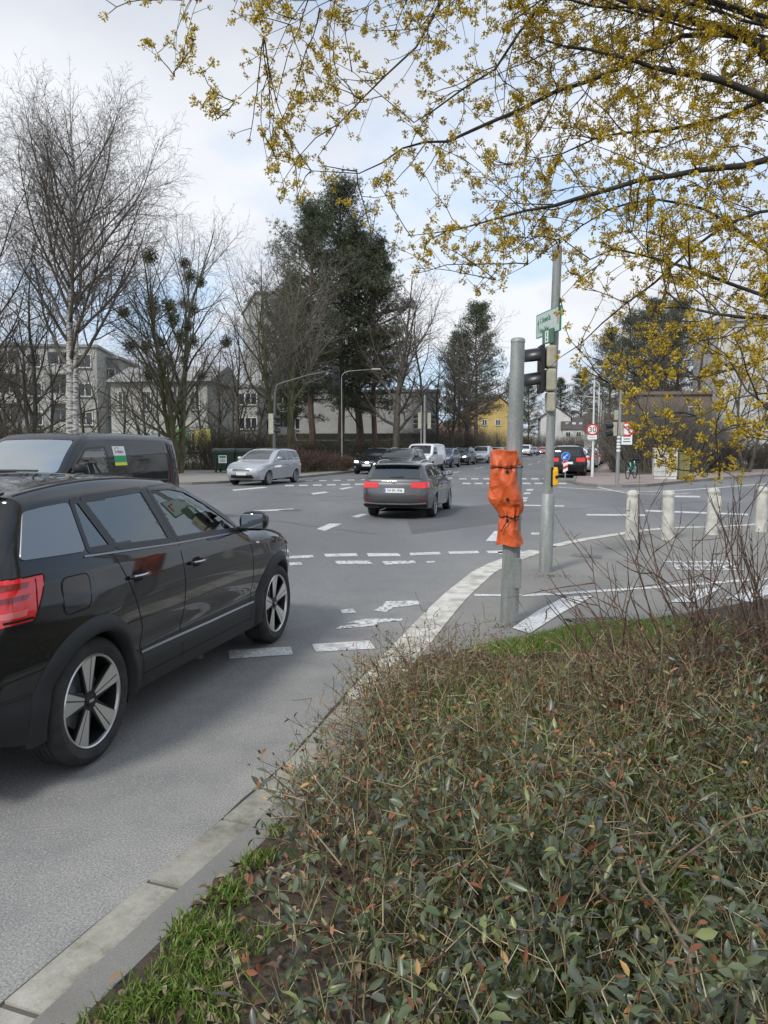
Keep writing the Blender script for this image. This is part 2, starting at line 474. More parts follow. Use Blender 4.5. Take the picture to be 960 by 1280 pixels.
c = mixn(t, 1.0, c, ramp(t, gi.outputs['Random Per Island'], [(0, (0.8, 0.8, 0.79)), (1, (1.05, 1.03, 1.0))]), 'MULTIPLY')
t.links.new(c, b.inputs['Base Color']); bump(t, b, g, 0.3, 0.003)
M['kerb_dark'] = asph2('kerb_back_concrete', (0.15, 0.142, 0.118), (0.235, 0.225, 0.195), (0.105, 0.10, 0.065))
m = mat('road_marking_paint', (0.7, 0.7, 0.68), 0.7); M['mark'] = m
t, b = nodes(m); v = objco(t)
wr = ramp(t, noise(t, 26, 8, 0.75, vec=v), [(0.40, (0, 0, 0)), (0.54, (1, 1, 1))])
wr2 = ramp(t, noise(t, 5, 6, 0.7, vec=v), [(0.33, (0, 0, 0)), (0.5, (1, 1, 1))])
c = mixn(t, wr, (0.34, 0.34, 0.33), (0.68, 0.68, 0.66)); c = mixn(t, wr2, (0.30, 0.30, 0.29), c)
t.links.new(c, b.inputs['Base Color'])
m = mat('worn_marking_paint', (0.6, 0.6, 0.58), 0.75); M['mark_worn'] = m
t, b = nodes(m); v = objco(t)
al = ramp(t, noise(t, 16, 9, 0.8, vec=v), [(0.44, (0, 0, 0)), (0.50, (1, 1, 1))])
t.links.new(mixn(t, al, (0.12, 0.12, 0.12), (0.62, 0.62, 0.60)), b.inputs['Base Color'])
M['edge_white'] = noisy('edge_white', (0.36, 0.34, 0.29), (0.60, 0.58, 0.52), 5, 0.8, detail=10, bs=0.15, lo=.38, hi=.6)
M['soil'] = noisy('soil', (0.035, 0.026, 0.018), (0.085, 0.062, 0.043), 22, 0.95, detail=9, bs=0.9, bd=0.03)
M['turf'] = noisy('turf', (0.045, 0.065, 0.018), (0.10, 0.13, 0.04), 3, 0.95, detail=9, bs=0.5, bd=0.03)
M['field'] = noisy('field', (0.055, 0.058, 0.030), (0.10, 0.085, 0.05), 0.6, 0.95, detail=9, bs=0.3, bd=0.05)

def spline(pts, step=0.3):
    """Catmull-Rom through points, resampled."""
    P = [Vector(p) for p in pts]; P = [P[0] * 2 - P[1]] + P + [P[-1] * 2 - P[-2]]
    o = []
    for i in range(1, len(P) - 2):
        n = max(1, int((P[i + 1] - P[i]).length / step))
        for k in range(n):
            u = k / n
            o.append(0.5 * ((2 * P[i]) + (P[i + 1] - P[i - 1]) * u + (2 * P[i - 1] - 5 * P[i] + 4 * P[i + 1] - P[i + 2]) * u * u + (3 * P[i] - P[i - 1] - 3 * P[i + 1] + P[i + 2]) * u ** 3))
    o.append(P[-2]); return o
def offset(line, w):
    o = []
    for i, p in enumerate(line):
        a = line[max(0, i - 1)]; c = line[min(len(line) - 1, i + 1)]
        d = (c - a); d.z = 0; d.normalize()
        o.append(p + Vector((d.y, -d.x, 0)) * w)       # to the right of travel
    return o
def strip(mb, A, B, z, m=0):
    for i in range(len(A) - 1):
        mb.add([(A[i].x, A[i].y, z), (B[i].x, B[i].y, z), (B[i + 1].x, B[i + 1].y, z), (A[i + 1].x, A[i + 1].y, z)], [(0, 1, 2, 3)], m)

# near kerb line (outer edge, travelled away from the camera then round to the right)
kpx = [(0, 1265), (120, 1162), (240, 1062), (310, 1003), (367, 950), (455, 850), (491, 812), (546, 755), (574, 731), (600, 713), (647, 695), (700, 681), (750, 672), (827, 662), (943, 656.5)]
kp = [G(*p) for p in kpx]
kp = [kp[0] + (kp[0] - kp[2]).normalized() * 9, kp[0] + (kp[0] - kp[2]).normalized() * 3] + kp
e = (kp[-1] - kp[-3]).normalized()
kp += [kp[-1] + e * 6 + Vector((0, 1, 0)), kp[-1] + e * 40 + Vector((0, 8, 0))]
K0 = spline(kp, 0.22)
K1 = offset(K0, 0.15)
far_k = next(i for i, p in enumerate(K0) if p.y > 4.9)
far_w = next(i for i, p in enumerate(K0) if p.y > 12.5)

# ground: one sheet to the horizon
mb = MB(); mb.add([(-900, -200, -0.03), (900, -200, -0.03), (900, 1300, -0.03), (-900, 1300, -0.03)], [(0, 1, 2, 3)])
tag(mb.build('ground', M['field']), kind='structure')
# road: fine sheet near, coarse far
def lin(a, b, n): return list(np.linspace(a, b, n))
xs = lin(-70, -13, 12) + lin(-12, 14, 150) + lin(15, 90, 14)
ys = lin(-12, -1, 8) + lin(-0.5, 26, 150) + lin(28, 60, 14) + lin(70, 330, 8)
XX, YY = np.meshgrid(xs, ys); V = np.stack([XX.ravel(), YY.ravel(), np.zeros(XX.size)], axis=1)
nx, ny = len(xs), len(ys)
I = (np.arange(ny - 1)[:, None] * nx + np.arange(nx - 1)[None, :]).ravel()
F = np.stack([I, I + 1, I + nx + 1, I + nx], axis=1)
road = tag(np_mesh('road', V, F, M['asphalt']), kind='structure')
KA = np.array([(p.x, p.y) for p in K0])
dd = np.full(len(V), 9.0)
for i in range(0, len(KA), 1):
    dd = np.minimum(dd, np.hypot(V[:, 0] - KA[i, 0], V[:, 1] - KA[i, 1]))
pale_rim = np.clip(1.05 - dd / 2.3, 0, 1) ** 1.3  # road colour turns paler towards the near kerb, most in the foreground
pale_rim *= np.where(V[:, 1] < 4.5, 1.0, np.clip(1 - (V[:, 1] - 4.5) / 9, 0.45, 1))
at_ = road.data.attributes.new('pale_rim', 'FLOAT', 'POINT'); at_.data.foreach_set('value', pale_rim.astype(np.float32))

# our corner: pavement, flush kerb
mb = MB()
far_r = [Vector((90, -12, 0)), Vector((kp[0].x, -12, 0))]
poly = [p for p in K1[::2]] + far_r
mb.prism([(p.x, p.y) for p in poly], -0.02, 0.016 if False else 0.030)
tag(mb.build('pavement', M['side_asphalt']), kind='structure')
mb = MB()
def stones(mb, A, B, i0, i1, n, gap, z, m=0):
    """Kerb stones: every n samples a joint, each stone slightly out of line."""
    rr = random.Random(4)
    i = i0
    while i < i1 - n:
        j = i + n
        dz = z + rr.uniform(-0.005, 0.003)
        a = [A[k].copy() for k in range(i, j + 1)]; b_ = [B[k].copy() for k in range(i, j + 1)]
        a[0] = a[0].lerp(a[1], gap); b_[0] = b_[0].lerp(b_[1], gap); a[-1] = a[-1].lerp(a[-2], gap); b_[-1] = b_[-1].lerp(b_[-2], gap)
        ring = a + b_[::-1]
        mb.prism([(p.x, p.y) for p in ring], -0.02, dz, m)
        i = j
stones(mb, K0, offset(K0, 0.150), 0, far_k + 3, 2, 0.045, 0.024)
tag(mb.build('kerb_stones', M['kerb']), kind='structure')
mb = MB(); stones(mb, offset(K0, 0.160), offset(K0, 0.275), 0, far_k + 4, 3, 0.04, 0.026)
tag(mb.build('kerb_back_row', M['kerb_dark']), kind='structure')
mb = MB(); stones(mb, K0, offset(K0, 0.285), far_k, far_w, 4, 0.02, 0.042)
strip(mb, K0[far_w:], offset(K0, 0.2)[far_w:], 0.037)
strip(mb, offset(K0, -0.002)[far_w:], K0[far_w:], 0.036)
tag(mb.build('kerb_edging', M['edge_white']), kind='structure')
mb = MB(); strip(mb, K0[:far_k + 2], offset(K0, .277)[:far_k + 2], 0.012); tag(mb.build('kerb_bedding', mat('kerb_dirt', (.11, .10, .082), .95)), kind='structure')
# dark joint between asphalt and kerb
mb = MB(); rr = random.Random(2)
A = offset(K0, -0.030); A = [p + Vector((rr.uniform(-.014, .014), rr.uniform(-.01, .01), 0)) for p in A]
strip(mb, A[:far_k + 6], K0[:far_k + 6], 0.004)
tag(mb.build('gutter_joint', mat('joint_dirt', (0.045, 0.042, 0.036), 0.95)), kind='structure')

# far blocks
def poly_px(L): return [(G(*p).x, G(*p).y) for p in L]
DF = Vector((0.2607, 0.9654, 0))        # direction of the far street
def along(px, py, s): p = G(px, py) + DF * s; return (p.x, p.y)
left_edge = [(-700, 625), (-200, 611), (150, 607), (240, 606), (300, 603), (372, 598), (425, 592.5)]
LB = poly_px(left_edge)
LE = G(425, 592.5)
mb = MB(); mb.prism(LB + [along(425, 592.5, 30), along(425, 592.5, 320), (-300, 320), (-300, 40)], -0.02, 0.10)
tag(mb.build('left_pavement', asph2('left_paving', (0.23, 0.215, 0.19), (0.28, 0.265, 0.24), (0.19, 0.17, 0.14))), kind='structure')
RB = [along(718, 603.5, 300), along(718, 603.5, 60), along(718, 603.5, 6)] + poly_px([(720, 604.5), (733, 607.5), (750, 609), (775, 609.5), (805, 608.5), (870, 602), (960, 595), (1100, 590), (1500, 583)])
mb = MB(); mb.prism(RB + [(300, 100), (300, 320)], -0.02, 0.11)
tag(mb.build('right_pavement', M['red_paving']), kind='structure')
def kerbline(pts, w, name, mt, z0, z1):
    P = [Vector((p[0], p[1], 0)) for p in pts]; P = spline(P, 1.0)
    A = offset(P, -w)
    mb = MB()
    for i in range(len(P) - 1):
        mb.prism([(A[i].x, A[i].y), (A[i + 1].x, A[i + 1].y), (P[i + 1].x, P[i + 1].y), (P[i].x, P[i].y)], z0, z1)
    return tag(mb.build(name, mt), kind='structure')
kerbline(RB[1:], -0.14, 'right_kerb', M['kerb_dark'], -0.02, 0.118)
kerbline(LB + [along(425, 592.5, 30), along(425, 592.5, 200)], 0.14, 'left_kerb', M['kerb_dark'], -0.02, 0.112)
# planted verge on the left beyond the pavement
mb = MB()
vg = poly_px([(-600, 600), (-100, 592), (228, 588.5), (262, 588.5), (300, 592), (372, 594), (424, 590)]) + [along(424, 590, 90), (-200, 240)]
mb.prism(vg, 0.0, 0.125)
tag(mb.build('left_verge', M['turf']), kind='structure')
mb = MB()
mb.prism(poly_px([(790, 596), (820, 595), (960, 588), (1200, 582)]) + [(200, 150), along(752, 575, 120), along(752, 575, 40)], 0.0, 0.125)
tag(mb.build('right_verge', M['field']), kind='structure')

# road markings ------------------------------------------------------
def A1(x, y): return (220 + x / 2.286, 600 + y / 2.286)
mk = MB(); mw = MB()
def mq(pts, worn=False, z=0.0045):
    (mw if worn else mk).add([(G(*p).x, G(*p).y, z) for p in pts][::-1], [tuple(range(len(pts)))])
for q in ([(150, 488), (328, 477), (334, 500), (152, 512)], [(388, 470), (552, 460), (570, 483), (400, 492)],
          [(423, 212), (515, 210), (520, 218), (428, 220)], [(545, 210), (635, 210), (643, 218), (550, 219)],
          [(667, 209), (752, 206), (758, 213), (670, 216)], [(777, 205), (862, 203), (868, 210), (782, 212)], [(885, 203), (985, 201), (992, 208), (893, 210)],
          [(402, 140), (438, 125), (475, 125), (425, 146)], [(500, 105), (530, 97), (548, 98), (520, 108)],
          [(385, 38), (425, 33), (437, 36), (392, 42)], [(465, 25), (495, 20), (508, 21), (475, 28)],
          [(222, 87), (335, 82), (336, 86), (225, 91)], [(160, 28), (245, 20), (265, 22), (165, 31)]):
    mq([A1(*p) for p in q])
for q in ([(322, 218), (390, 215), (396, 222), (325, 225)], [(452, 232), (550, 231), (563, 240), (462, 241)], [(588, 233), (680, 231), (686, 238), (598, 243)],
          [(470, 372), (505, 368), (515, 380), (475, 382)], [(40, 492), (78, 488), (78, 512), (30, 516)], [(322, 236), (356, 236), (362, 242), (326, 245)], [(715, 233), (738, 232), (742, 236), (718, 238)],
          [(600, 348), (690, 345), (703, 355), (660, 361), (620, 366), (600, 378), (565, 374), (590, 360)],
          [(490, 408), (540, 398), (650, 397), (645, 403), (590, 407), (565, 418), (455, 427), (470, 418), (530, 412)]):
    mq([A1(*p) for p in q], True)
mq([(607, 676.5), (618, 664), (628, 664), (628, 677)])
mq([(622, 690), (634, 689), (634, 692), (624, 693)], True); mq([(664, 666), (674, 666), (674, 668.5), (664, 668.5)])
mq([(655, 631), (705, 632), (705, 633.4), (655, 632.4)])
for (x0, x1, y) in ((659, 667, 611.5), (655.5, 664, 615.8), (652, 660, 622), (651, 659, 625)): mq([(x0, y), (x1, y), (x1 - 1.5, y + 2), (x0 - 1.5, y + 2)])
# two dashed crossing rows over the far arm and dashes up the far street
for k in range(12):
    x = 356 + k * 17.5
    if 455 < x < 572 and k % 1 == 0: pass
    y = 606.5 - k * 0.35
    mq([(x, y), (x + 11, y - .2), (x + 11.5, y + 1.3), (x + .3, y + 1.5)]); mq([(x + 8, y - 5.4), (x + 17, y - 5.5), (x + 17.4, y - 4.5), (x + 8.2, y - 4.4)])
for k in range(9):
    x = 574 + k * 15
    mq([(x, 598 - k * .05), (x + 9, 598), (x + 9.4, 599.3), (x + .2, 599.3)]); mq([(x + 4, 603.6), (x + 14, 603.7), (x + 14.4, 605.2), (x + 4.2, 605.1)])
for k in range(8):
    s0 = 8 + k * 12
    a = G(596, 600) + DF * s0; bb = a + DF * 5; n_ = Vector((DF.y, -DF.x, 0)) * 0.07
    mk.add([(p.x, p.y, 0.0045) for p in (a - n_, a + n_, bb + n_, bb - n_)], [(0, 1, 2, 3)])
    a = G(520, 600) + DF * s0; bb = a + DF * 5
    mk.add([(p.x, p.y, 0.0045) for p in (a - n_, a + n_, bb + n_, bb - n_)], [(0, 1, 2, 3)])
# lines of the side street on the right
for L_ in ([(733, 642.6), (807, 643.2)], [(807, 637.5), (935, 642.4)], [(840, 619.5), (875, 620)]):
    (x0, y0), (x1, y1) = L_
    mq([(x0, y0), (x1, y1), (x1, y1 + 2), (x0, y0 + 2)])
P_ = spline([G(*p) for p in ((700, 609), (740, 611.6), (773, 613.6), (807, 614.3), (850, 612.5), (900, 609), (960, 604.5), (1050, 599))], 0.8)
strip(mk, P_, offset(P_, 0.22), 0.005)
P_ = spline([G(*p) for p in ((735, 606), (790, 617), (830, 618.6), (860, 616.5))], 0.8); strip(mw, P_, offset(P_, 0.16), 0.006)
tag(mk.build('road_markings', M['mark']), kind='structure')
tag(mw.build('worn_road_markings', M['mark_worn']), kind='structure')
pm = MB()
def pq(pts, z=0.0345): pm.add([(G(*p).x, G(*p).y, z) for p in pts][::-1], [tuple(range(len(pts)))])
P_ = spline([G(*p) for p in ((593, 747.5), (647, 748), (700, 746), (740, 743), (813, 738), (880, 733), (960, 726), (1060, 716))], 0.4); strip(pm, offset(P_, -0.055), offset(P_, 0.055), 0.0345)
pq([(640, 790), (672, 768), (705, 750.5), (742, 748.5), (700, 772), (662, 797)], 0.0385)
pq([(836, 757), (873, 740), (903, 738), (867, 757)], 0.0385); pq([(905, 752), (960, 735), (985, 735), (940, 757)], 0.0385)
tag(pm.build('pavement_markings', M['mark']), kind='structure')
pm = MB()
for (y0, y1, a_, b_) in ((704, 705.6, 828, 905), (709, 710.6, 838, 922), (714, 715.4, 850, 930)): pq([(a_, y0), (b_, y0 + .6), (b_ + 3, y1 + .6), (a_ + 2, y1)])
for k in range(6): pq([(836 + k * 14, 704), (840 + k * 14, 704), (850 + k * 15, 715), (846 + k * 15, 715)], 0.0385)
tag(pm.build('worn_pavement_marking', M['mark_worn']), kind='structure')
# drain grate in the corner pavement
gr_ = empty('drain_grate', G(752, 778, 0.036), R(12), 'slatted metal drain grate set in the pavement beside the grass patch', 'drain grate')
mb = MB(); mb.box((0, 0, 0.002), (0.56, 0.40, 0.004)); mb.build('recess', M['seam'], gr_)
mb = MB()
for k in range(11): mb.box((-0.24 + k * 0.048, 0, 0.008), (0.018, 0.36, 0.008))
mb.build('bars', noisy('rusty_iron', (0.12, 0.10, 0.085), (0.22, 0.19, 0.16), 30, 0.7), gr_)
# a patched square and a sunken cover in the pavement
mb = MB(); mb.add([(G(*p).x, G(*p).y, 0.0345) for p in ((718, 694), (752, 697), (752, 701), (712, 697.5))][::-1], [(0, 1, 2, 3)])
tag(mb.build('pavement_patch', asph2('patch_asphalt', (0.13, 0.128, 0.12), (0.16, 0.155, 0.145), (0.12, 0.11, 0.1))), kind='structure')
# planting bed
bed = [p for p in offset(K0, 0.278)[::3] if p.y < 5.5]
mb = MB()
bedpoly = [(p.x, p.y) for p in bed] + [(G(*p).x, G(*p).y) for p in ((515, 826), (560, 820), (610, 812), (645, 806), (690, 799), (720, 787), (770, 783), (850, 772), (960, 752))] + [(7, 9.0), (8, -4)]
mb.prism(bedpoly, 0.0, 0.036)
tag(mb.build('planting_bed', M['soil']), kind='structure')

mb = MB(); mb.prism([(-200, 212), (300, 212), (300, 329), (-200, 329)], -.02, .13)
tag(mb.build('far_verge', M['field']), kind='structure')

# sealed cracks and a utility cover in the carriageway
mb = MB(); rr = random.Random(9)
for (A_, B_, w_) in (((330, 628), (620, 619), .05), ((250, 640), (470, 668), .035), ((300, 615), (460, 622), .06), ((640, 640), (900, 626), .05), ((600, 612), (700, 622), .06)):
    a = G(*A_); b_ = G(*B_); n = max(6, int((b_ - a).length / .35)); P_ = []
    for k in range(n + 1):
        q = a.lerp(b_, k / n); q.x += rr.gauss(0, .035); q.y += rr.gauss(0, .05); P_.append(q)
    P_ = spline(P_, .12); strip(mb, offset(P_, -w_ / 2), offset(P_, w_ / 2 * rr.uniform(.6, 1.2)), .0032)
tag(mb.build('crack_sealant', mat('bitumen', (.085, .085, .086), .75)), kind='structure')
q = G(432, 652); mb = MB(); mb.lathe([(0, .006), (.30, .006), (.31, .004), (.33, .0)], (q.x - 1.6, q.y + 3, 0), n=32)
tag(mb.build('manhole_cover', noisy('cast_iron', (.07, .07, .07), (.12, .115, .11), 30, .6)), 'round cast iron manhole cover in the road left of the grey estate', 'manhole cover')
mb = MB()
for P_ in ([(505, 640), (640, 628), (655, 650), (515, 668)],):
    mb.add([(G(*p).x, G(*p).y, .0022) for p in P_][::-1], [(0, 1, 2, 3)])
tag(mb.build('road_patch', asph2('dark_patch', (.095, .096, .098), (.12, .12, .12), (.10, .10, .10))), kind='structure')
# ================================================================== VEHICLES
def crom(P, n):
    """Catmull-Rom over rows of numbers, n samples between keys; returns list and key indices."""
    P = [np.array(p, float) for p in P]; Q = [2 * P[0] - P[1]] + P + [2 * P[-1] - P[-2]]
    o, keys = [], []
    for i in range(1, len(Q) - 2):
        keys.append(len(o))
        for k in range(n):
            u = k / n
            o.append(0.5 * ((2 * Q[i]) + (Q[i + 1] - Q[i - 1]) * u + (2 * Q[i - 1] - 5 * Q[i] + 4 * Q[i + 1] - Q[i + 2]) * u * u + (3 * Q[i] - Q[i - 1] - 3 * Q[i + 1] + Q[i + 2]) * u ** 3))
    keys.append(len(o)); o.append(Q[-2])
    return np.array(o), keys
class Car:
    """A body swept from paired side-view rows: (rear x, rear z, front x, front z, roof bulge)."""
    def __init__(s, rows, W, Wz, wb, wr, belt, nsub=6, ncol=120, rr=0.07, rb=0.13, crown=(0.10, 0.16, 0.045), track=None):
        s.rows_k = rows; s.Wh = W; s.Wz = Wz; s.wb = wb; s.wr = wr; s.belt = belt; s.rr = rr; s.rb = rb; s.crown = crown
        s.track = track or (W - 0.115)
        s.rows, s.keys = crom(rows, nsub)
        s.ncol = ncol
        Rr = s.rows[:, 0:2]; Fr = s.rows[:, 2:4]; B = s.rows[:, 4]
        # columns bunched a little towards the ends
        u = np.linspace(0, 1, ncol + 1); u = u + 0.045 * -np.sin(2 * np.pi * u) * 1.0; s.u = u
        X = Rr[:, 0:1] + (Fr[:, 0:1] - Rr[:, 0:1]) * u; Z = Rr[:, 1:2] + (Fr[:, 1:2] - Rr[:, 1:2]) * u + B[:, None] * 4 * (u * (1 - u))[None, :]
        s.X, s.Z = X, Z
        top = np.stack([X[-1], Z[-1]], axis=1)
        s.sil = np.concatenate([Rr, top[1:-1], Fr[::-1]])
        s.x0, s.x1 = Rr[:, 0].min(), Fr[:, 0].max(); s.zt = Z.max()
        s.rearx = (Rr[:, 1].copy(), Rr[:, 0].copy()); s.frontx = (Fr[:, 1].copy(), Fr[:, 0].copy())
        s.lift = 0.0
    def dist(s, x, z):
        p = np.stack([np.ravel(x), np.ravel(z)], axis=1)
        A, B = s.sil[:-1], s.sil[1:]
        best = np.full(len(p), 9.0)
        for a, b in zip(A, B):
            d = b - a; L = d @ d
            if L < 1e-9: continue
            t = np.clip(((p - a) @ d) / L, 0, 1)
            best = np.minimum(best, np.hypot(*(p - a - t[:, None] * d).T))
        return best.reshape(np.shape(x))
    def W(s, x, z):
        x = np.asarray(x, float); z = np.asarray(z, float)
        w = np.interp(z, [a for a, _ in s.Wz], [b for _, b in s.Wz])
        L = s.x1 - s.x0
        tf = np.clip((x - (s.x1 - 1.15)) / 1.15, 0, 1); tr = np.clip(((s.x0 + 0.85) - x) / 0.85, 0, 1)
        w = w - 0.13 * tf ** 2.2 - 0.075 * tr ** 2
        for cx in (0.0, s.wb):
            w = w + 0.020 * np.exp(-((x - cx) / 0.42) ** 2 - ((z - 0.72) / 0.22) ** 2)
        # a soft scoop along the lower door
        w = w - 0.018 * np.exp(-((z - 0.50) / 0.10) ** 2) * np.clip(1 - np.abs((x - s.wb / 2) / (s.wb / 2 - 0.25)) ** 4, 0, 1)
        d = s.dist(x, z)
        k = np.clip((z - s.belt) / 0.12, 0, 1); r = s.rb * (1 - k) + s.rr * k
        q = np.clip(1 - d / r, 0, 1)
        w = w - r * (1 - np.sqrt(np.clip(1 - q * q, 0, 1))) * 0.95
        return w
    def warp(s, x, y, z):
        cr, cf, ct = s.crown
        t = np.clip((y / s.Wh) ** 2, 0, 1.2)
        a = np.clip((x - (s.x1 - 1.9)) / 1.9, 0, 1); b = np.clip(((s.x0 + 1.2) - x) / 1.2, 0, 1)
        x2 = x - cf * t * a * a + cr * t * b * b
        z2 = z - ct * t * np.clip((z - 0.6) / max(0.1, s.zt - 0.6), 0, 1) ** 2
        return x2, y, z2 + s.lift
    def side(s, x, z, sg, off=0.0):
        y = sg * (s.W(x, z) + off)
        return s.warp(np.asarray(x, float), y, np.asarray(z, float))
    def endx(s, z, end):
        zz, xx = s.rearx if end < 0 else s.frontx
        o = np.argsort(zz); return np.interp(z, zz[o], xx[o])
    def endpt(s, y, z, end, off=0.0):
        z = np.asarray(z, float); e = 0.02
        x = s.endx(z, end); dx = (s.endx(z + e, end) - s.endx(z - e, end)) / (2 * e)
        nl = np.sqrt(1 + dx * dx); nxn = end / nl; nzn = -end * dx / nl
        return s.warp(x + nxn * off, np.asarray(y, float), z + nzn * off)
    def unwarp(s, xw, zw):
        x, z = np.array(xw, float), np.array(zw, float)
        for _ in range(5):
            X, Y, Z = s.side(x, z, 1.0); x = x + (xw - X); z = z + (zw - (Z))
        return x, z
    def body(s, name, mats, parent, arch_r, clad_key=0, holes=(), end_holes=(), flat_m=0):
        V, F, MI = [], [], []
        nr, nc = s.X.shape
        for sg in (-1, 1):
            x, y, z = s.side(s.X, s.Z, sg)
            x, y, z = x.copy(), y.copy(), z.copy()
            inside = np.zeros(x.shape, bool)
            cell = (s.x1 - s.x0) / s.ncol
            for cx in (0.0, s.wb):
                r = np.hypot(x - cx, z - s.wr)
                near = (r < arch_r + cell * 0.7) & (r > arch_r - cell * 0.7)
                k = np.where(near, arch_r / np.maximum(r, 1e-6), 1.0)
                x = np.where(near, cx + (x - cx) * k, x); z = np.where(near, s.wr + (z - s.wr) * k, z)
                inside |= (r < arch_r + cell * 0.02) & ~near
                inside |= (r <= arch_r - cell * 0.7)
            hol = np.zeros(x.shape, bool)
            for poly in holes: hol |= inpoly(s.X, s.Z, poly)
            b = len(V); V.extend(np.stack([x.ravel(), y.ravel(), z.ravel()], axis=1).tolist())
            for i in range(nr - 1):
                for j in range(nc - 1):
                    q = ((i, j), (i, j + 1), (i + 1, j + 1), (i + 1, j))
                    if any(inside[a] for a in q): continue
                    if all(np.hypot(x[a] - cx, z[a] - s.wr) < arch_r * 1.002 for a in q for cx in ((0.0,) if x[q[0]] < s.wb / 2 else (s.wb,))): continue
                    if all(hol[a] for a in q): continue
                    f = [b + a[0] * nc + a[1] for a in q]
                    F.append(f if sg < 0 else f[::-1]); MI.append(1 if i < s.keys[clad_key] else flat_m)
        # cap over the silhouette
        sx, sz = s.sil[:, 0], s.sil[:, 1]
        Ws = s.W(sx, sz)
        nv = 22
        vv = np.linspace(-1, 1, nv + 1)
        Y = Ws[:, None] * vv[None, :]
        x, y, z = s.warp(np.repeat(sx[:, None], nv + 1, 1), Y, np.repeat(sz[:, None], nv + 1, 1))
        b = len(V); V.extend(np.stack([x.ravel(), y.ravel(), z.ravel()], axis=1).tolist())
        ns = len(sx); nrr = len(s.rows)
        for i in range(ns - 1):
            rear = i < nrr - 1; front = i >= ns - nrr
            for j in range(nv):
                yc = (Y[i, j] + Y[i, j + 1]) / 2; zc = (sz[i] + sz[i + 1]) / 2
                e = -1 if rear else (1 if front else 0)
                if e and any(ee == e and inpoly(np.array([yc]), np.array([zc]), p)[0] for ee, p in end_holes): continue
                F.append([b + i * (nv + 1) + j, b + (i + 1) * (nv + 1) + j, b + (i + 1) * (nv + 1) + j + 1, b + i * (nv + 1) + j + 1])
                row = i if rear else (ns - 1 - i - 1 if front else nrr)
                MI.append(1 if row < s.keys[clad_key] else flat_m)
        # floor pan
        b = len(V); xa, xb = s.x0 + 0.08, s.x1 - 0.08; zb = min(s.rows[0][1], s.rows[0][3]) + s.lift
        for p in ((xa, -0.45), (xb, -0.45), (xb, 0.45), (xa, 0.45)): V.append((p[0], p[1], zb - 0.02))
        F.append([b, b + 1, b + 2, b + 3]); MI.append(1)
        me = bpy.data.meshes.new(name); me.from_pydata(V, [], F); me.update()
        o = link(name, me, mats, parent, True)
        me.polygons.foreach_set('material_index', MI)
        bm = bmesh.new(); bm.from_mesh(me)
        bmesh.ops.remove_doubles(bm, verts=bm.verts, dist=0.0008)
        bmesh.ops.recalc_face_normals(bm, faces=bm.faces)
        bm.to_mesh(me); bm.free()
        me.set_sharp_from_angle(angle=R(50))
        return o
    def pan(s, name, poly, m, parent, sg, off=0.003, res=0.035, rad=0.03, end=0, rim=True):
        """Panel following the body: poly is (x, z) on a side, or (y, z) on an end."""
        P = roundpoly(poly, rad)
        xs_ = [p[0] for p in P]; zs_ = [p[1] for p in P]
        bm = bmesh.new()
        n1_ = max(2, int((max(xs_) - min(xs_)) / res) + 1); n2_ = max(2, int((max(zs_) - min(zs_)) / res) + 1)
        gx = np.linspace(min(xs_), max(xs_), n1_ + 1); gz = np.linspace(min(zs_), max(zs_), n2_ + 1)
        vs = [[bm.verts.new((a, 0, c)) for a in gx] for c in gz]
        for i in range(n2_):
            for j in range(n1_): bm.faces.new((vs[i][j], vs[i][j + 1], vs[i + 1][j + 1], vs[i + 1][j]))
        A = sum(P[i][0] * P[(i + 1) % len(P)][1] - P[(i + 1) % len(P)][0] * P[i][1] for i in range(len(P)))
        if A < 0: P = P[::-1]
        for i in range(len(P)):
            a, c = P[i], P[(i + 1) % len(P)]
            d = Vector((c[0] - a[0], 0, c[1] - a[1]))
            if d.length < 1e-5: continue
            bmesh.ops.bisect_plane(bm, geom=bm.verts[:] + bm.edges[:] + bm.faces[:], plane_co=(a[0], 0, a[1]), plane_no=(d.z, 0, -d.x), clear_outer=True)
        if rim:
            be = [e for e in bm.edges if e.is_boundary]
            ex = bmesh.ops.extrude_edge_only(bm, edges=be)
            for v in [g for g in ex['geom'] if isinstance(g, bmesh.types.BMVert)]: v.co.y = 1.0
        bm.verts.index_update()
        a = np.array([v.co.x for v in bm.verts]); c = np.array([v.co.z for v in bm.verts]); inn = np.array([v.co.y for v in bm.verts]) > 0.5
        o_ = np.where(inn, off - 0.012, off)
        x, y, z = s.side(a, c, sg, o_) if not end else s.endpt(a, c, end, o_)
        for i, v in enumerate(bm.verts): v.co = (x[i], y[i], z[i])
        bmesh.ops.recalc_face_normals(bm, faces=bm.faces)
        me = bpy.data.meshes.new(name); bm.to_mesh(me); bm.free()
        o = link(name, me, m, parent, True); me.set_sharp_from_angle(angle=R(40))
        return o
    def ring(s, mb, poly, wi, off, m=0, sg=1, end=0, rad=0.03, closed=True):
        """Flat trim round a polygon: from its line outward/inward by wi."""
        P = roundpoly(poly, rad); P = dens(P, 0.05, closed)
        A = sum(P[i][0] * P[(i + 1) % len(P)][1] - P[(i + 1) % len(P)][0] * P[i][1] for i in range(len(P)))
        if A < 0: P = P[::-1]
        n = len(P); N = []
        for i in range(n):
            a = P[(i - 1) % n] if closed or i else P[i]; c = P[(i + 1) % n] if closed or i < n - 1 else P[i]
            d = np.array([c[0] - a[0], c[1] - a[1]]); d = d / max(1e-9, np.hypot(*d)); N.append((d[1], -d[0]))
        P = np.array(P); N = np.array(N)
        o_ = P + N * wi * 0.45; i_ = P - N * wi * 0.55
        a = np.concatenate([o_[:, 0], i_[:, 0]]); c = np.concatenate([o_[:, 1], i_[:, 1]])
        x, y, z = s.side(a, c, sg, off) if not end else s.endpt(a, c, end, off)
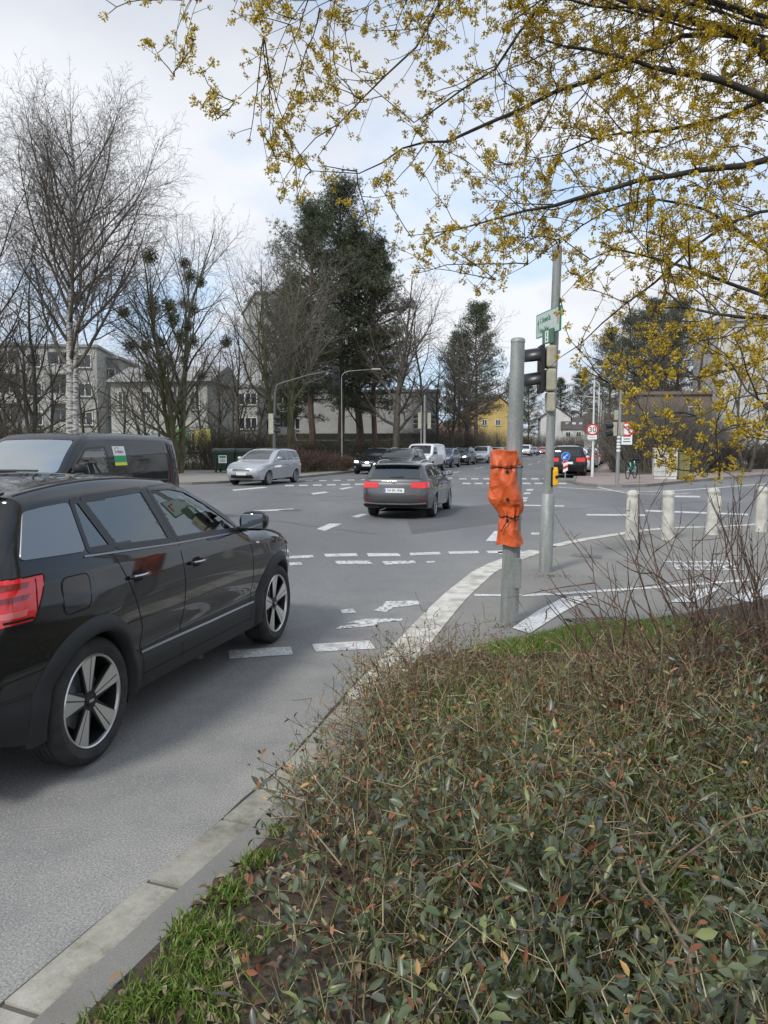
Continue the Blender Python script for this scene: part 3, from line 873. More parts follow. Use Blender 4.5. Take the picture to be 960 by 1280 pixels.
        V = list(zip(x, y, z)); F = [(i, (i + 1) % n, n + (i + 1) % n, n + i) for i in range(n if closed else n - 1)]
        mb.add(V, F, m)
    def line(s, mb, pts, w, off=0.0015, sg=1, m=0, end=0, rad=0.03):
        s.ring(mb, pts if not rad else openround(pts, rad), w, off, m, sg, end, 0, False)
    def arch(s, mb, cx, r0, r1, sg, off0, off1, a0=-12, a1=192, m=0, n=36):
        """Raised lip round a wheel opening."""
        V = []; an = np.radians(np.linspace(a0, a1, n + 1))
        rows_ = [(r0 - 0.004, -0.10), (r0 - 0.004, off0), (r0 + 0.25 * (r1 - r0), off0 + 0.004), (r1 - 0.012, off1 + 0.003), (r1, off1 - 0.012)]
        for rr_, of in rows_:
            xw = cx + rr_ * np.cos(an); zw = s.wr + rr_ * np.sin(an)
            zw = np.maximum(zw, min(s.rows[0][1], s.rows[0][3]) + 0.002)
            x, z = s.unwarp(xw, zw); X, Y, Z = s.side(x, z, sg, of)
            V += list(zip(xw, Y, zw))
        F = []
        for i in range(len(rows_) - 1):
            for j in range(n): F.append((i * (n + 1) + j, i * (n + 1) + j + 1, (i + 1) * (n + 1) + j + 1, (i + 1) * (n + 1) + j))
        mb.add(V, F, m)
    def well(s, mb, cx, r, sg, m=0, n=24):
        w = s.Wh - 0.05; V = []; an = np.linspace(-0.35, math.pi + 0.35, n + 1)
        for yy in (w, w - 0.32):
            V += [(cx + r * math.cos(a), sg * yy, max(0.16, s.wr + r * math.sin(a))) for a in an]
        mb.add(V, [(j, j + 1, n + 2 + j, n + 1 + j) for j in range(n)], m)
        V = [(cx + r * math.cos(a), sg * (w - 0.32), max(0.16, s.wr + r * math.sin(a))) for a in an]
        mb.add(V, [tuple(range(n + 1))], m)
def inpoly(x, z, poly):
    x = np.asarray(x); z = np.asarray(z); r = np.zeros(x.shape, bool); n = len(poly)
    for i in range(n):
        (xa, za), (xb, zb) = poly[i], poly[(i + 1) % n]
        if za == zb: continue
        c = ((za > z) != (zb > z)) & (x < (xb - xa) * (z - za) / (zb - za) + xa)
        r ^= c
    return r
def roundpoly(poly, rad):
    if not rad: return [tuple(p) for p in poly]
    o = []; n = len(poly)
    for i in range(n):
        a, p, c = (np.array(poly[(i + k) % n], float) for k in (-1, 0, 1))
        da, dc = a - p, c - p; la, lc = np.hypot(*da), np.hypot(*dc); r = min(rad, la * 0.4, lc * 0.4)
        p0, p1 = p + da / la * r, p + dc / lc * r
        for t in (0, 0.33, 0.67, 1): o.append(tuple((1 - t) ** 2 * p0 + 2 * t * (1 - t) * p + t * t * p1))
    return o
def openround(pts, rad):
    o = [tuple(pts[0])]
    for i in range(1, len(pts) - 1):
        a, p, c = (np.array(pts[i + k], float) for k in (-1, 0, 1))
        da, dc = a - p, c - p; la, lc = np.hypot(*da), np.hypot(*dc); r = min(rad, la * 0.4, lc * 0.4)
        p0, p1 = p + da / la * r, p + dc / lc * r
        for t in (0, 0.5, 1): o.append(tuple((1 - t) ** 2 * p0 + 2 * t * (1 - t) * p + t * t * p1))
    o.append(tuple(pts[-1])); return o
def dens(P, step, closed):
    o = []; n = len(P)
    for i in range(n if closed else n - 1):
        a, c = np.array(P[i]), np.array(P[(i + 1) % n]); L = np.hypot(*(c - a)); k = max(1, int(L / step))
        for j in range(k): o.append(tuple(a + (c - a) * j / k))
    if not closed: o.append(tuple(P[-1]))
    return o
def inset(poly, d):
    P = [np.array(p, float) for p in poly]; c = sum(P) / len(P); o = []
    for p in P:
        v = c - p; o.append(tuple(p + v / np.hypot(*v) * d))
    return o

def wheel(parent, x, y, r, w, sg, style='split', rimr=None):
    """wheel > rim, hub; y is the outer face."""
    rimr = rimr or r * 0.72
    mb = MB()
    yo = y; yi = y - sg * w
    prof = [(rimr, yo - sg * 0.012), (rimr + 0.012, yo - sg * 0.002), (rimr + 0.5 * (r - rimr), yo + sg * 0.006), (r - 0.018, yo - sg * 0.006), (r - 0.004, yo - sg * 0.022), (r, yo - sg * 0.045)]
    for k in range(4):
        a = yo - sg * (0.045 + (w - 0.09) * (k + 0.4) / 4); prof += [(r, a), (r - 0.007, a - sg * 0.002), (r - 0.007, a - sg * 0.008), (r, a - sg * 0.010)]
    prof += [(r, yi + sg * 0.045), (r - 0.018, yi + sg * 0.006), (rimr, yi)]
    mb.lathe(prof, (x, 0, r), 'Y', 48)
    tw_ = mb.build('wheel', M['rubber'], parent, auto=35)
    mb = MB()
    # barrel and back disc (dark), lip (bright), spokes
    mb.lathe([(rimr + 0.002, yo - sg * 0.012), (rimr - 0.004, yo - sg * 0.004), (rimr - 0.012, yo - sg * 0.008), (rimr - 0.016, yo - sg * 0.02)], (x, 0, r), 'Y', 48, 0)
    mb.lathe([(rimr - 0.016, yo - sg * 0.02), (rimr - 0.03, yo - sg * 0.09), (rimr - 0.035, yo - sg * 0.16), (0.0, yo - sg * 0.16)], (x, 0, r), 'Y', 48, 1)
    mb.lathe([(0.0, yo - sg * 0.085), (rimr * 0.62, yo - sg * 0.085), (rimr * 0.62, yo - sg * 0.11)], (x, 0, r), 'Y', 30, 2)   # brake disc
    def spoke(a, wa, wb_, d0, d1, mi, r0=0.05, r1=None, sk=0.0):
        r1 = r1 or rimr - 0.008
        ca, sa = math.cos(a), math.sin(a); ta, tb = -sa, ca
        vs = []
        for rr_, hw, dep, s_ in ((r0, wa, d0, 0), (r1, wb_, d1, sk)):
            for q in (-1, 1):
                for dd_ in (0, 0.022):
                    px_, pz_ = rr_ * ca + (s_ + q * hw) * ta, rr_ * sa + (s_ + q * hw) * tb
                    vs.append((x + px_, yo - sg * (dep + dd_), r + pz_))
        mb.add(vs, [(0, 2, 6, 4), (1, 5, 7, 3), (0, 4, 5, 1), (2, 3, 7, 6), (4, 6, 7, 5), (0, 1, 3, 2)], mi)
    if style == 'split':
        for k in range(5):
            a = math.radians(97 + 72 * k)
            spoke(a, 0.030, 0.068, 0.030, 0.012, 1, 0.03)
            # two bright faces with a dark slot between
            ca, sa = math.cos(a), math.sin(a); ta, tb = -sa, ca
            for q0, q1, r0 in ((-0.016, -0.003, 0.052), (0.003, 0.016, 0.052)):
                e0, e1 = (-0.064, -0.026) if q0 < 0 else (-0.018, 0.064)
                vs = []
                for rr_, (u0, u1), dep in ((r0, (q0, q1), 0.028), (rimr - 0.009, (e0, e1), 0.0085)):
                    for u_ in (u0, u1): vs.append((x + rr_ * ca + u_ * ta, yo - sg * dep, r + rr_ * sa + u_ * tb))
                vs += [(v_[0], v_[1] - sg * 0.008, v_[2]) for v_ in vs]
                mb.add(vs, [(0, 1, 3, 2), (4, 6, 7, 5), (0, 4, 5, 1), (1, 5, 7, 3), (3, 7, 6, 2), (2, 6, 4, 0)], 0)
        for k in range(5):
            a = math.radians(61 + 72 * k)
            mb.lathe([(0.0, yo - sg * 0.040), (0.010, yo - sg * 0.040), (0.010, yo - sg * 0.07)], (x + 0.056 * math.cos(a), 0, r + 0.056 * math.sin(a)), 'Y', 10, 2)
    else:
        nsp = {'multi': 10, 'five': 5, 'hubcap': 9}[style]
        for k in range(nsp):
            a = math.radians(90 + 360 / nsp * k)
            ww = 0.5 * rimr * 2 * math.pi / nsp * (0.42 if style != 'five' else 0.34)
            spoke(a, ww * 0.45, ww, 0.03, 0.012, 0, 0.04)
    mb.lathe([(0.0, yo - sg * 0.020), (0.028, yo - sg * 0.021), (0.034, yo - sg * 0.028), (0.045, yo - sg * 0.06)], (x, 0, r), 'Y', 24, 1 if style == 'split' else 0)
    if style == 'split':
        for dy in (-0.0135, -0.0045, 0.0045, 0.0135):
            mb.tube([(x + dy + 0.006 * math.cos(t), yo - sg * 0.019, r + 0.006 * math.sin(t)) for t in np.linspace(0, 2 * math.pi, 13)], 0.0013, 5, 0, False)
    mb.build('rim', [M['rim'] if style == 'split' else M['rim_plain'], M['rim_dark'], M['galv']], tw_, auto=30)
    return tw_
def mirror(parent, x, y, z, sg, m, fwd=1):
    mb = MB()
    bm = bmesh.new(); bmesh.ops.create_uvsphere(bm, u_segments=20, v_segments=14, radius=1)
    vs = []
    for v in bm.verts:
        a, b_, c = v.co
        a = math.copysign(abs(a) ** 0.7, a); b_ = math.copysign(abs(b_) ** 0.75, b_); c = math.copysign(abs(c) ** 0.7, c)
        a = a * (0.10 if a > 0 else 0.045); vs.append(Vector((x + a * 1.0 - 0.04 * abs(b_), y + sg * (0.11 * (b_ + 1)), z + c * 0.075)))
    bm.verts.index_update(); fs = [[v.index for v in f.verts] for f in bm.faces]; bm.free()
    mb.add(vs, fs)
    mb.tube([(x + 0.02, y - sg * 0.08, z - 0.085), (x + 0.01, y + sg * 0.06, z - 0.045)], [0.03, 0.022], 10)
    o = mb.build('door_mirror', m, parent, smooth=True)
    mb = MB(); mb.box((x - 0.068, y + sg * 0.11, z), (0.006, 0.17, 0.105), bev=0.002)
    mb.build('mirror_glass', mat('mirror_glass', (0.6, 0.63, 0.65), 0.03, 1.0) if 'mirror_glass_m' not in M else M['mirror_glass_m'], o)
    return o
def seats(parent, W_, xf, xr, zt, belt):
    for (sx, w_, ys) in ((xf, 0.46, (-0.36, 0.36)), (xr, 0.56, (-0.34, 0.34))):
        for y in ys:
            mb = MB()
            mb.M = Matrix.Translation((sx, y, belt - 0.40)) @ Matrix.Rotation(R(-14), 4, 'Y')
            mb.box((0, 0, 0.22), (0.14, w_, 0.62), bev=0.05); mb.box((0.0, 0, 0.66), (0.10, 0.26, 0.19), bev=0.04)
            mb.tube([(0, -0.06, 0.5), (0, -0.06, 0.6)], 0.008, 6); mb.tube([(0, 0.06, 0.5), (0, 0.06, 0.6)], 0.008, 6)
            mb.M = Matrix.Translation((sx, y, belt - 0.40)); mb.box((0.26, 0, -0.06), (0.52, w_, 0.16), bev=0.05)
            mb.build('seat', M['seat'], parent, smooth=True)
    mb = MB(); mb.box((xf + 0.95, 0, belt - 0.13), (0.45, 1.35, 0.24), bev=0.06)
    mb.build('dashboard', M['interior'], parent, smooth=True)
    mb = MB(); mb.box(((xf + xr) / 2 + 0.1, 0, 0.36), (2.9, 1.35, 0.04))
    mb.build('floor_pan', M['interior'], parent)
    mb = MB()
    c = Vector((xf + 0.62, 0.36, belt - 0.03)); ax = Matrix.Rotation(R(-25), 3, 'Y')
    mb.tube([c + ax @ Vector((0, 0.18 * math.cos(t), 0.18 * math.sin(t))) for t in np.linspace(0, 2 * math.pi, 25)], 0.013, 6, 0, False)
    mb.tube([c, c + Vector((0.25, 0, -0.1))], 0.03, 8)
    mb.build('steering_wheel', M['black'], parent, smooth=True)
def handle(C, parent, x, z, sg, m, chrome=True):
    cup = C.pan('handle_recess', [(x - 0.055, z - 0.032), (x + 0.055, z - 0.03), (x + 0.055, z + 0.034), (x - 0.055, z + 0.032)], M['seam'], parent, sg, 0.001, 0.03, 0.03, rim=False)
    cup.name = 'door_handle'
    mb = MB(); pts = []
    for i, (a, o_) in enumerate(((-0.10, 0.002), (-0.085, 0.022), (-0.03, 0.034), (0.03, 0.034), (0.085, 0.022), (0.10, 0.002))):
        X, Y, Z = C.side(np.array([x + a]), np.array([z + 0.004]), sg, o_); pts.append((X[0], Y[0], Z[0]))
    mb.tube(pts, [0.010, 0.013, 0.013, 0.013, 0.013, 0.010], 10)
    mb.build('grip', m, cup, smooth=True)
    if chrome:
        mb = MB(); mb.tube([(p[0], p[1] + sg * 0.009, p[2] + 0.006) for p in pts[1:5]], 0.005, 6); mb.build('grip_strip', M['chrome'], cup, smooth=True)

def plate_obj(C, parent, end, zc, text, w=0.52, yc=0.0):
    p = C.pan('number_plate', [(yc - w / 2, zc - 0.055), (yc + w / 2, zc - 0.055), (yc + w / 2, zc + 0.055), (yc - w / 2, zc + 0.055)], M['plate'], parent, 1, 0.016, 0.1, 0.012, end=end)
    X, Y, Z = C.endpt(np.array([yc, yc - 0.235 * (1 if end < 0 else -1) * -1 * 1.0]), np.array([zc, zc]), end, 0.0205)
    s_ = -end
    # eu band on the reader's left
    yb = yc + (0.236 if end < 0 else -0.236)
    b_ = C.pan('plate_band', [(yb - 0.02, zc - 0.05), (yb + 0.02, zc - 0.05), (yb + 0.02, zc + 0.05), (yb - 0.02, zc + 0.05)], M['plate_blue'], p, 1, 0.018, 0.1, 0.004, end=end, rim=False)
    if text:
        rot = (R(90), 0, R(-90) if end < 0 else R(90))
        yt = yc - 0.02 * (1 if end < 0 else -1)
        X, Y, Z = C.endpt(np.array([yt]), np.array([zc]), end, 0.020)
        text_mesh('plate_text', text, 0.088, M['ink'], (X[0], Y[0], Z[0]), rot, p, 0.001, sx=0.84)
    return p

# ---------------------------------------------------------------- black crossover in front
def build_suv():
    C = Car([(-0.58, 0.27, 3.22, 0.22, 0), (-0.72, 0.38, 3.36, 0.36, 0), (-0.79, 0.50, 3.40, 0.47, 0.0), (-0.80, 0.66, 3.41, 0.62, 0), (-0.76, 0.86, 3.36, 0.77, 0), (-0.74, 0.92, 3.20, 0.87, 0),
             (-0.72, 0.98, 2.85, 0.955, 0), (-0.70, 1.04, 2.48, 1.005, 0), (-0.60, 1.10, 2.10, 1.04, 0.0), (-0.50, 1.21, 1.84, 1.18, 0.0), (-0.38, 1.34, 1.53, 1.335, 0.0), (-0.32, 1.42, 1.32, 1.43, 0.03), (-0.33, 1.445, 1.14, 1.472, 0.045)],
            0.897, [(0.2, 0.855), (0.42, 0.885), (0.50, 0.872), (0.62, 0.888), (0.80, 0.897), (0.92, 0.888), (1.03, 0.868), (1.08, 0.85), (1.43, 0.695), (1.52, 0.63)], 2.60, 0.335, 1.07, nsub=5, ncol=170, rr=0.060, rb=0.11, crown=(0.13, 0.22, 0.055))
    root = empty('suv', label='black compact crossover driving away at the near left with split five-spoke alloy wheels', cat='car')
    q_blade = [(-0.465, 1.150), (0.03, 1.138), (0.065, 1.400), (-0.14, 1.390), (-0.30, 1.375)]
    q_quart = [(0.06, 1.135), (0.29, 1.122), (0.155, 1.410), (0.095, 1.402)]
    q_rear = [(0.32, 1.120), (0.90, 1.090), (0.81, 1.432), (0.185, 1.412)]
    q_front = [(0.975, 1.087), (1.93, 1.055), (1.80, 1.135), (1.52, 1.305), (1.32, 1.398), (1.14, 1.432), (0.885, 1.434)]
    fw = [(-0.60, 1.075), (0.60, 1.075), (0.52, 1.41), (-0.52, 1.41)]; rw = [(-0.58, 1.09), (0.58, 1.09), (0.50, 1.325), (-0.50, 1.325)]
    C.body('body', [M['black_paint'], M['clad']], root, 0.375, 2, holes=[inset(q_quart, 0.012), inset(q_rear, 0.012), inset(q_front, 0.012)], end_holes=[(1, fw), (-1, rw)])
    mb = MB()
    for cx in (0, C.wb):
        for sg in (-1, 1): C.well(mb, cx, 0.385, sg)
    mb.build('wheel_arch_liner', M['black'], root)
    mb = MB()
    for sg in (-1, 1):
        for cx in (0, C.wb): mb = MB(); C.arch(mb, cx, 0.372, 0.458, sg, 0.026, 0.006); mb.build('wheel_arch_trim', M['clad'], root, smooth=True)
    for sg in (-1, 1):
        C.pan('side_window', q_front, M['glass'], root, sg, -0.002, 0.06, 0.03, rim=False)
        C.pan('side_window', q_rear, M['glass_tint'], root, sg, -0.002, 0.06, 0.03, rim=False)
        C.pan('quarter_window', q_quart, M['glass_tint'], root, sg, -0.002, 0.06, 0.015, rim=False)
        C.pan('rear_pillar_blade', q_blade, M['blade'], root, sg, 0.006, 0.04, 0.03)
        mb = MB()
        for q, rd in ((q_front, 0.03), (q_rear, 0.03), (q_quart, 0.015)): C.ring(mb, q, 0.034, 0.003, 0, sg, rad=rd)
        C.line(mb, [(0.945, 1.07), (0.845, 1.437)], 0.05, 0.002, sg)
        mb.build('window_trim', M['signal_black'], root, smooth=True)
        mb = MB()
        C.line(mb, [(0.0, 1.112), (0.9, 1.068), (1.95, 1.035)], 0.010, 0.006, sg)
        C.line(mb, [(0.48, 0.468), (1.35, 0.452), (2.13, 0.445)], 0.014, 0.006, sg); 
        mb.build('bright_strip', mat('dark_bright_strip', (0.25, 0.26, 0.27), 0.25, 0.8), root)
        mb = MB()
        C.line(mb, [(0.97, 1.055), (0.985, 0.80), (0.96, 0.30)], 0.007, 0.0012, sg)          # between doors
        C.line(mb, [(0.25, 1.10), (0.33, 0.94), (0.40, 0.78), (0.47, 0.62), (0.50, 0.30)], 0.007, 0.0012, sg)
        C.line(mb, [(1.98, 1.02), (2.08, 0.88), (2.10, 0.55), (2.08, 0.30)], 0.007, 0.0012, sg)
        C.line(mb, [(0.50, 0.335), (2.08, 0.325)], 0.006, 0.0012, sg)
        C.ring(mb, [(-0.28, 0.84), (-0.05, 0.85), (-0.01, 1.03), (-0.25, 1.03)], 0.006, 0.0012, 0, sg, rad=0.05)       # fuel flap
        C.line(mb, [(-0.74, 0.80), (-0.50, 0.78), (-0.42, 0.66)], 0.006, 0.0012, sg)
        C.line(mb, [(3.36, 0.74), (3.05, 0.80), (2.9, 0.70)], 0.006, 0.0012, sg)
        C.line(mb, [(2.06, 1.045), (2.5, 0.985), (3.0, 0.90)], 0.006, 0.0012, sg)
        mb.build('panel_gap', M['seam'], root)
        C.pan('fuel_flap', [(-0.273, 0.847), (-0.057, 0.857), (-0.017, 1.023), (-0.243, 1.023)], M['black_paint'], root, sg, 0.0022, 0.03, 0.045, rim=False)
        handle(C, root, 0.44, 0.935, sg, M['black_paint']); handle(C, root, 1.15, 0.91, sg, M['black_paint'])
        C.pan('tail_light', [(-0.745, 0.86), (-0.50, 0.86), (-0.41, 0.98), (-0.36, 1.075), (-0.69, 1.07)], M['red_lens'], root, sg, 0.010, 0.03, 0.02)
        C.pan('light_chamber', [(-0.735, 0.895), (-0.545, 0.895), (-0.53, 0.925), (-0.73, 0.922)], mat('clear_red_lens', (.75, .16, .15), .1, 0, 1.0), root, sg, 0.0125, 0.03, 0.004)
        C.pan('light_housing', [(-0.72, 1.02), (-0.50, 1.025), (-0.475, 1.052), (-0.71, 1.048)], M['dark_red_lens'], root, sg, 0.012, 0.03, 0.004)
        mbl = MB(); C.line(mbl, [(-0.475, 0.875), (-0.455, 0.97), (-0.43, 1.06)], 0.006, 0.0125, sg); C.line(mbl, [(-0.73, 0.878), (-0.50, 0.878)], 0.012, 0.0125, sg); C.ring(mbl, [(-0.745, 0.86), (-0.50, 0.86), (-0.41, 0.98), (-0.36, 1.075), (-0.69, 1.07)], 0.008, 0.0115, 0, sg, rad=.02); mbl.build('light_divider', M['seam'], root)
        C.pan('light_bar', [(-0.725, 0.965), (-0.52, 0.972), (-0.49, 0.995), (-0.72, 0.99)], M['dark_red_lens'], root, sg, 0.012, 0.03, 0.004)
        C.pan('tail_light', [(sg * 0.40, 0.87), (sg * 0.785, 0.86), (sg * 0.77, 1.07), (sg * 0.42, 1.06)], M['red_lens'], root, sg, 0.010, 0.03, 0.02, end=-1)
        C.pan('reflector', [(sg * 0.55, 0.485), (sg * 0.80, 0.49), (sg * 0.80, 0.515), (sg * 0.55, 0.515)], M['dark_red_lens'], root, sg, 0.008, 0.03, 0.01, end=-1)
        C.pan('headlight', [(3.10, 0.70), (3.335, 0.70), (3.33, 0.775), (3.05, 0.80)], M['lamp_glass'], root, sg, 0.004, 0.03, 0.02)
        C.pan('headlight', [(sg * 0.45, 0.70), (sg * 0.74, 0.71), (sg * 0.74, 0.78), (sg * 0.45, 0.765)], M['lamp_glass'], root, sg, 0.004, 0.03, 0.02, end=1)
        C.pan('fender_badge', [(2.165, 0.915), (2.225, 0.908), (2.225, 0.922), (2.165, 0.93)], M['chrome'], root, sg, 0.004, 0.03, 0.003)
        X, Y, Z = C.side(np.array([1.84]), np.array([1.07]), sg); mirror(root, 1.90, Y[0] + sg * 0.03, 1.11, sg, M['black_paint'])
        wy = sg * 0.885
        wheel(root, 0.0, wy, C.wr, 0.215, sg, 'split', 0.245); wheel(root, C.wb, wy, C.wr, 0.215, sg, 'split', 0.245)
        # fender vent blade
        C.pan('exhaust_trim', [(sg * 0.50, 0.335), (sg * 0.72, 0.345), (sg * 0.72, 0.358), (sg * 0.50, 0.35)], M['chrome'], root, sg, 0.012, 0.03, 0.006, end=-1)
    C.pan('windscreen', fw, M['glass_ws'], root, 1, 0.001, 0.08, 0.05, end=1, rim=False)
    C.pan('rear_window', [(-0.62, 1.13), (0.62, 1.13), (0.585, 1.375), (-0.585, 1.375)], M['glass_tint'], root, 1, 0.002, 0.08, 0.05, end=-1, rim=False)
    # spoiler over the rear window
    mb = MB(); z_ = [1.395, 1.41, 1.385, 1.365]; V_ = []
    ys_ = np.linspace(-0.585, 0.585, 15)
    prof = [(-0.26, 1.463), (-0.40, 1.447), (-0.50, 1.415), (-0.485, 1.398), (-0.30, 1.388)]
    for (a, c) in prof:
        X, Y, Z = C.warp(np.full(15, a), ys_, np.full(15, c)); V_ += list(zip(X, Y, Z))
    mb.add(V_, [(i * 15 + j, i * 15 + j + 1, (i + 1) * 15 + j + 1, (i + 1) * 15 + j) for i in range(4) for j in range(14)])
    mb.add([V_[i * 15] for i in range(5)], [(0, 1, 2, 3, 4)]); mb.add([V_[i * 15 + 14] for i in range(5)], [(4, 3, 2, 1, 0)])
    mb.build('roof_spoiler', M['black_paint'], root, auto=35)
    xs_ = np.linspace(-0.27, 1.25, 24)
    for sg in (-1, 1):
        mb = MB()
        top_z = np.interp(xs_, C.X[-1], C.Z[-1]); X, Y, Z = C.side(xs_, top_z - 0.012, sg, 0.0)
        mb.tube([(a, b_ - sg * 0.02, c + 0.006) for a, b_, c in zip(X, Y, Z)], 0.008, 6)
        mb.build('roof_trim', M['clad'], root, smooth=True)
    mb = MB(); mb.add([(-0.2, 0.02, 1.48), (-0.05, 0.02, 1.50), (-0.2, 0.0, 1.56), (-0.2, -0.02, 1.48), (-0.05, -0.02, 1.50)], [(0, 1, 2), (3, 2, 4), (0, 2, 3), (1, 4, 2)]); mb.build('antenna', M['black_paint'], root)
    seats(root, 0.8, 0.95, 0.05, 1.4, 1.04)
    plate_obj(C, root, -1, 0.70, '')
    return root
suv = build_suv()
a, b = G(125, 949), G(343, 804)
hd = (b - a); hd.z = 0; hd.normalize()
rgt = Vector((hd.y, -hd.x, 0))
suv.location = a - rgt * 0.87 + Vector((0, 0, 0.003)) + hd * ((b - a).length - 2.6) * 0.5
suv.rotation_euler = (0, 0, math.atan2(hd.y, hd.x))
print('suv wheelbase seen', (b - a).length, 'heading', math.degrees(math.atan2(hd.x, hd.y)))

# ---------------------------------------------------------------- general cars
SPECS = {
 'wagon': dict(rows=[(-0.90, .28, 3.30, .22, 0), (-1.04, .42, 3.47, .40, 0), (-1.075, .60, 3.50, .58, 0), (-1.045, .80, 3.44, .72, 0), (-1.03, .88, 3.20, .84, 0), (-1.01, .94, 2.75, .925, 0), (-0.99, 1.0, 2.12, 1.0, 0), (-0.84, 1.20, 1.74, 1.20, .0), (-0.70, 1.36, 1.36, 1.36, .01), (-0.68, 1.42, 1.12, 1.42, .05)],
    W=0.90, Wz=[(.2, .85), (.45, .885), (.65, .90), (.85, .895), (1.0, .86), (1.4, .67), (1.5, .60)], wb=2.62, wr=.315, belt=1.0, side=[[(-.72, 1.06), (-.08, 1.045), (-.08, 1.345), (-.50, 1.325)], [(-.03, 1.045), (.80, 1.03), (.74, 1.375), (-.03, 1.35)], [(.88, 1.03), (1.93, 1.02), (1.55, 1.22), (1.25, 1.335), (1.0, 1.38), (.81, 1.378)]],
    rw=[(-.66, 1.03), (.66, 1.03), (.56, 1.335), (-.56, 1.335)], fw=[(-.66, 1.04), (.66, 1.04), (.54, 1.355), (-.54, 1.355)]),
 'mpv': dict(rows=[(-.70, .30, 3.45, .24, 0), (-.80, .45, 3.60, .42, 0), (-.84, .62, 3.63, .60, 0), (-.82, .80, 3.57, .74, 0), (-.80, .93, 3.30, .90, 0), (-.79, .98, 2.95, .98, 0), (-.77, 1.05, 2.45, 1.06, 0), (-.72, 1.30, 1.98, 1.32, 0), (-.62, 1.47, 1.56, 1.50, .01), (-.56, 1.54, 1.32, 1.565, .05)],
    W=.90, Wz=[(.2, .85), (.45, .885), (.65, .90), (.9, .895), (1.05, .86), (1.5, .68), (1.62, .60)], wb=2.70, wr=.315, belt=1.05, side=[[(-.60, 1.12), (-.12, 1.105), (-.12, 1.46), (-.48, 1.42)], [(-.07, 1.105), (.82, 1.09), (.78, 1.50), (-.07, 1.465)], [(.90, 1.09), (1.98, 1.08), (1.72, 1.27), (1.42, 1.44), (1.2, 1.50), (.86, 1.505)]],
    rw=[(-.66, 1.07), (.66, 1.07), (.56, 1.44), (-.56, 1.44)], fw=[(-.68, 1.10), (.68, 1.10), (.55, 1.495), (-.55, 1.495)]),
 'hatch': dict(rows=[(-.48, .28, 3.10, .22, 0), (-.62, .42, 3.27, .40, 0), (-.66, .60, 3.31, .58, 0), (-.64, .78, 3.25, .72, 0), (-.61, .86, 3.02, .83, 0), (-.60, .92, 2.60, .92, 0), (-.58, .98, 2.05, .98, 0), (-.44, 1.18, 1.70, 1.19, 0), (-.28, 1.34, 1.32, 1.36, .01), (-.20, 1.40, 1.08, 1.42, .05)],
    W=.88, Wz=[(.2, .83), (.45, .865), (.65, .88), (.85, .875), (.98, .84), (1.4, .66), (1.5, .60)], wb=2.53, wr=.31, belt=.98, side=[[(-.36, 1.06), (-.05, 1.03), (-.05, 1.31), (-.20, 1.29)], [(0, 1.03), (.78, 1.01), (.72, 1.36), (0, 1.33)], [(.86, 1.01), (1.86, 1.0), (1.52, 1.2), (1.2, 1.32), (.98, 1.365), (.80, 1.365)]],
    rw=[(-.63, 1.02), (.63, 1.02), (.53, 1.31), (-.53, 1.31)], fw=[(-.65, 1.02), (.65, 1.02), (.53, 1.35), (-.53, 1.35)]),
 'van': dict(rows=[(-.92, .35, 4.2, .25, 0), (-1.0, .5, 4.4, .45, 0), (-1.02, .75, 4.44, .75, 0), (-1.02, .95, 4.36, .95, 0), (-1.01, 1.05, 4.12, 1.08, 0), (-1.01, 1.12, 3.85, 1.15, 0), (-1.01, 1.20, 3.55, 1.21, 0), (-.99, 1.5, 3.15, 1.54, 0), (-.97, 1.78, 2.78, 1.80, .01), (-.93, 1.88, 2.56, 1.90, .05)],
    W=.975, Wz=[(.2, .91), (.45, .955), (.8, .975), (1.15, .965), (1.5, .92), (1.8, .85), (1.95, .80)], wb=3.5, wr=.33, belt=1.20, side=[[(2.02, 1.17), (3.33, 1.17), (3.0, 1.46), (2.74, 1.66), (2.10, 1.69)]],
    rw=[(-.66, 1.2), (.66, 1.2), (.62, 1.7), (-.62, 1.7)], fw=[(-.80, 1.235), (.80, 1.235), (.70, 1.79), (-.70, 1.79)]),
}
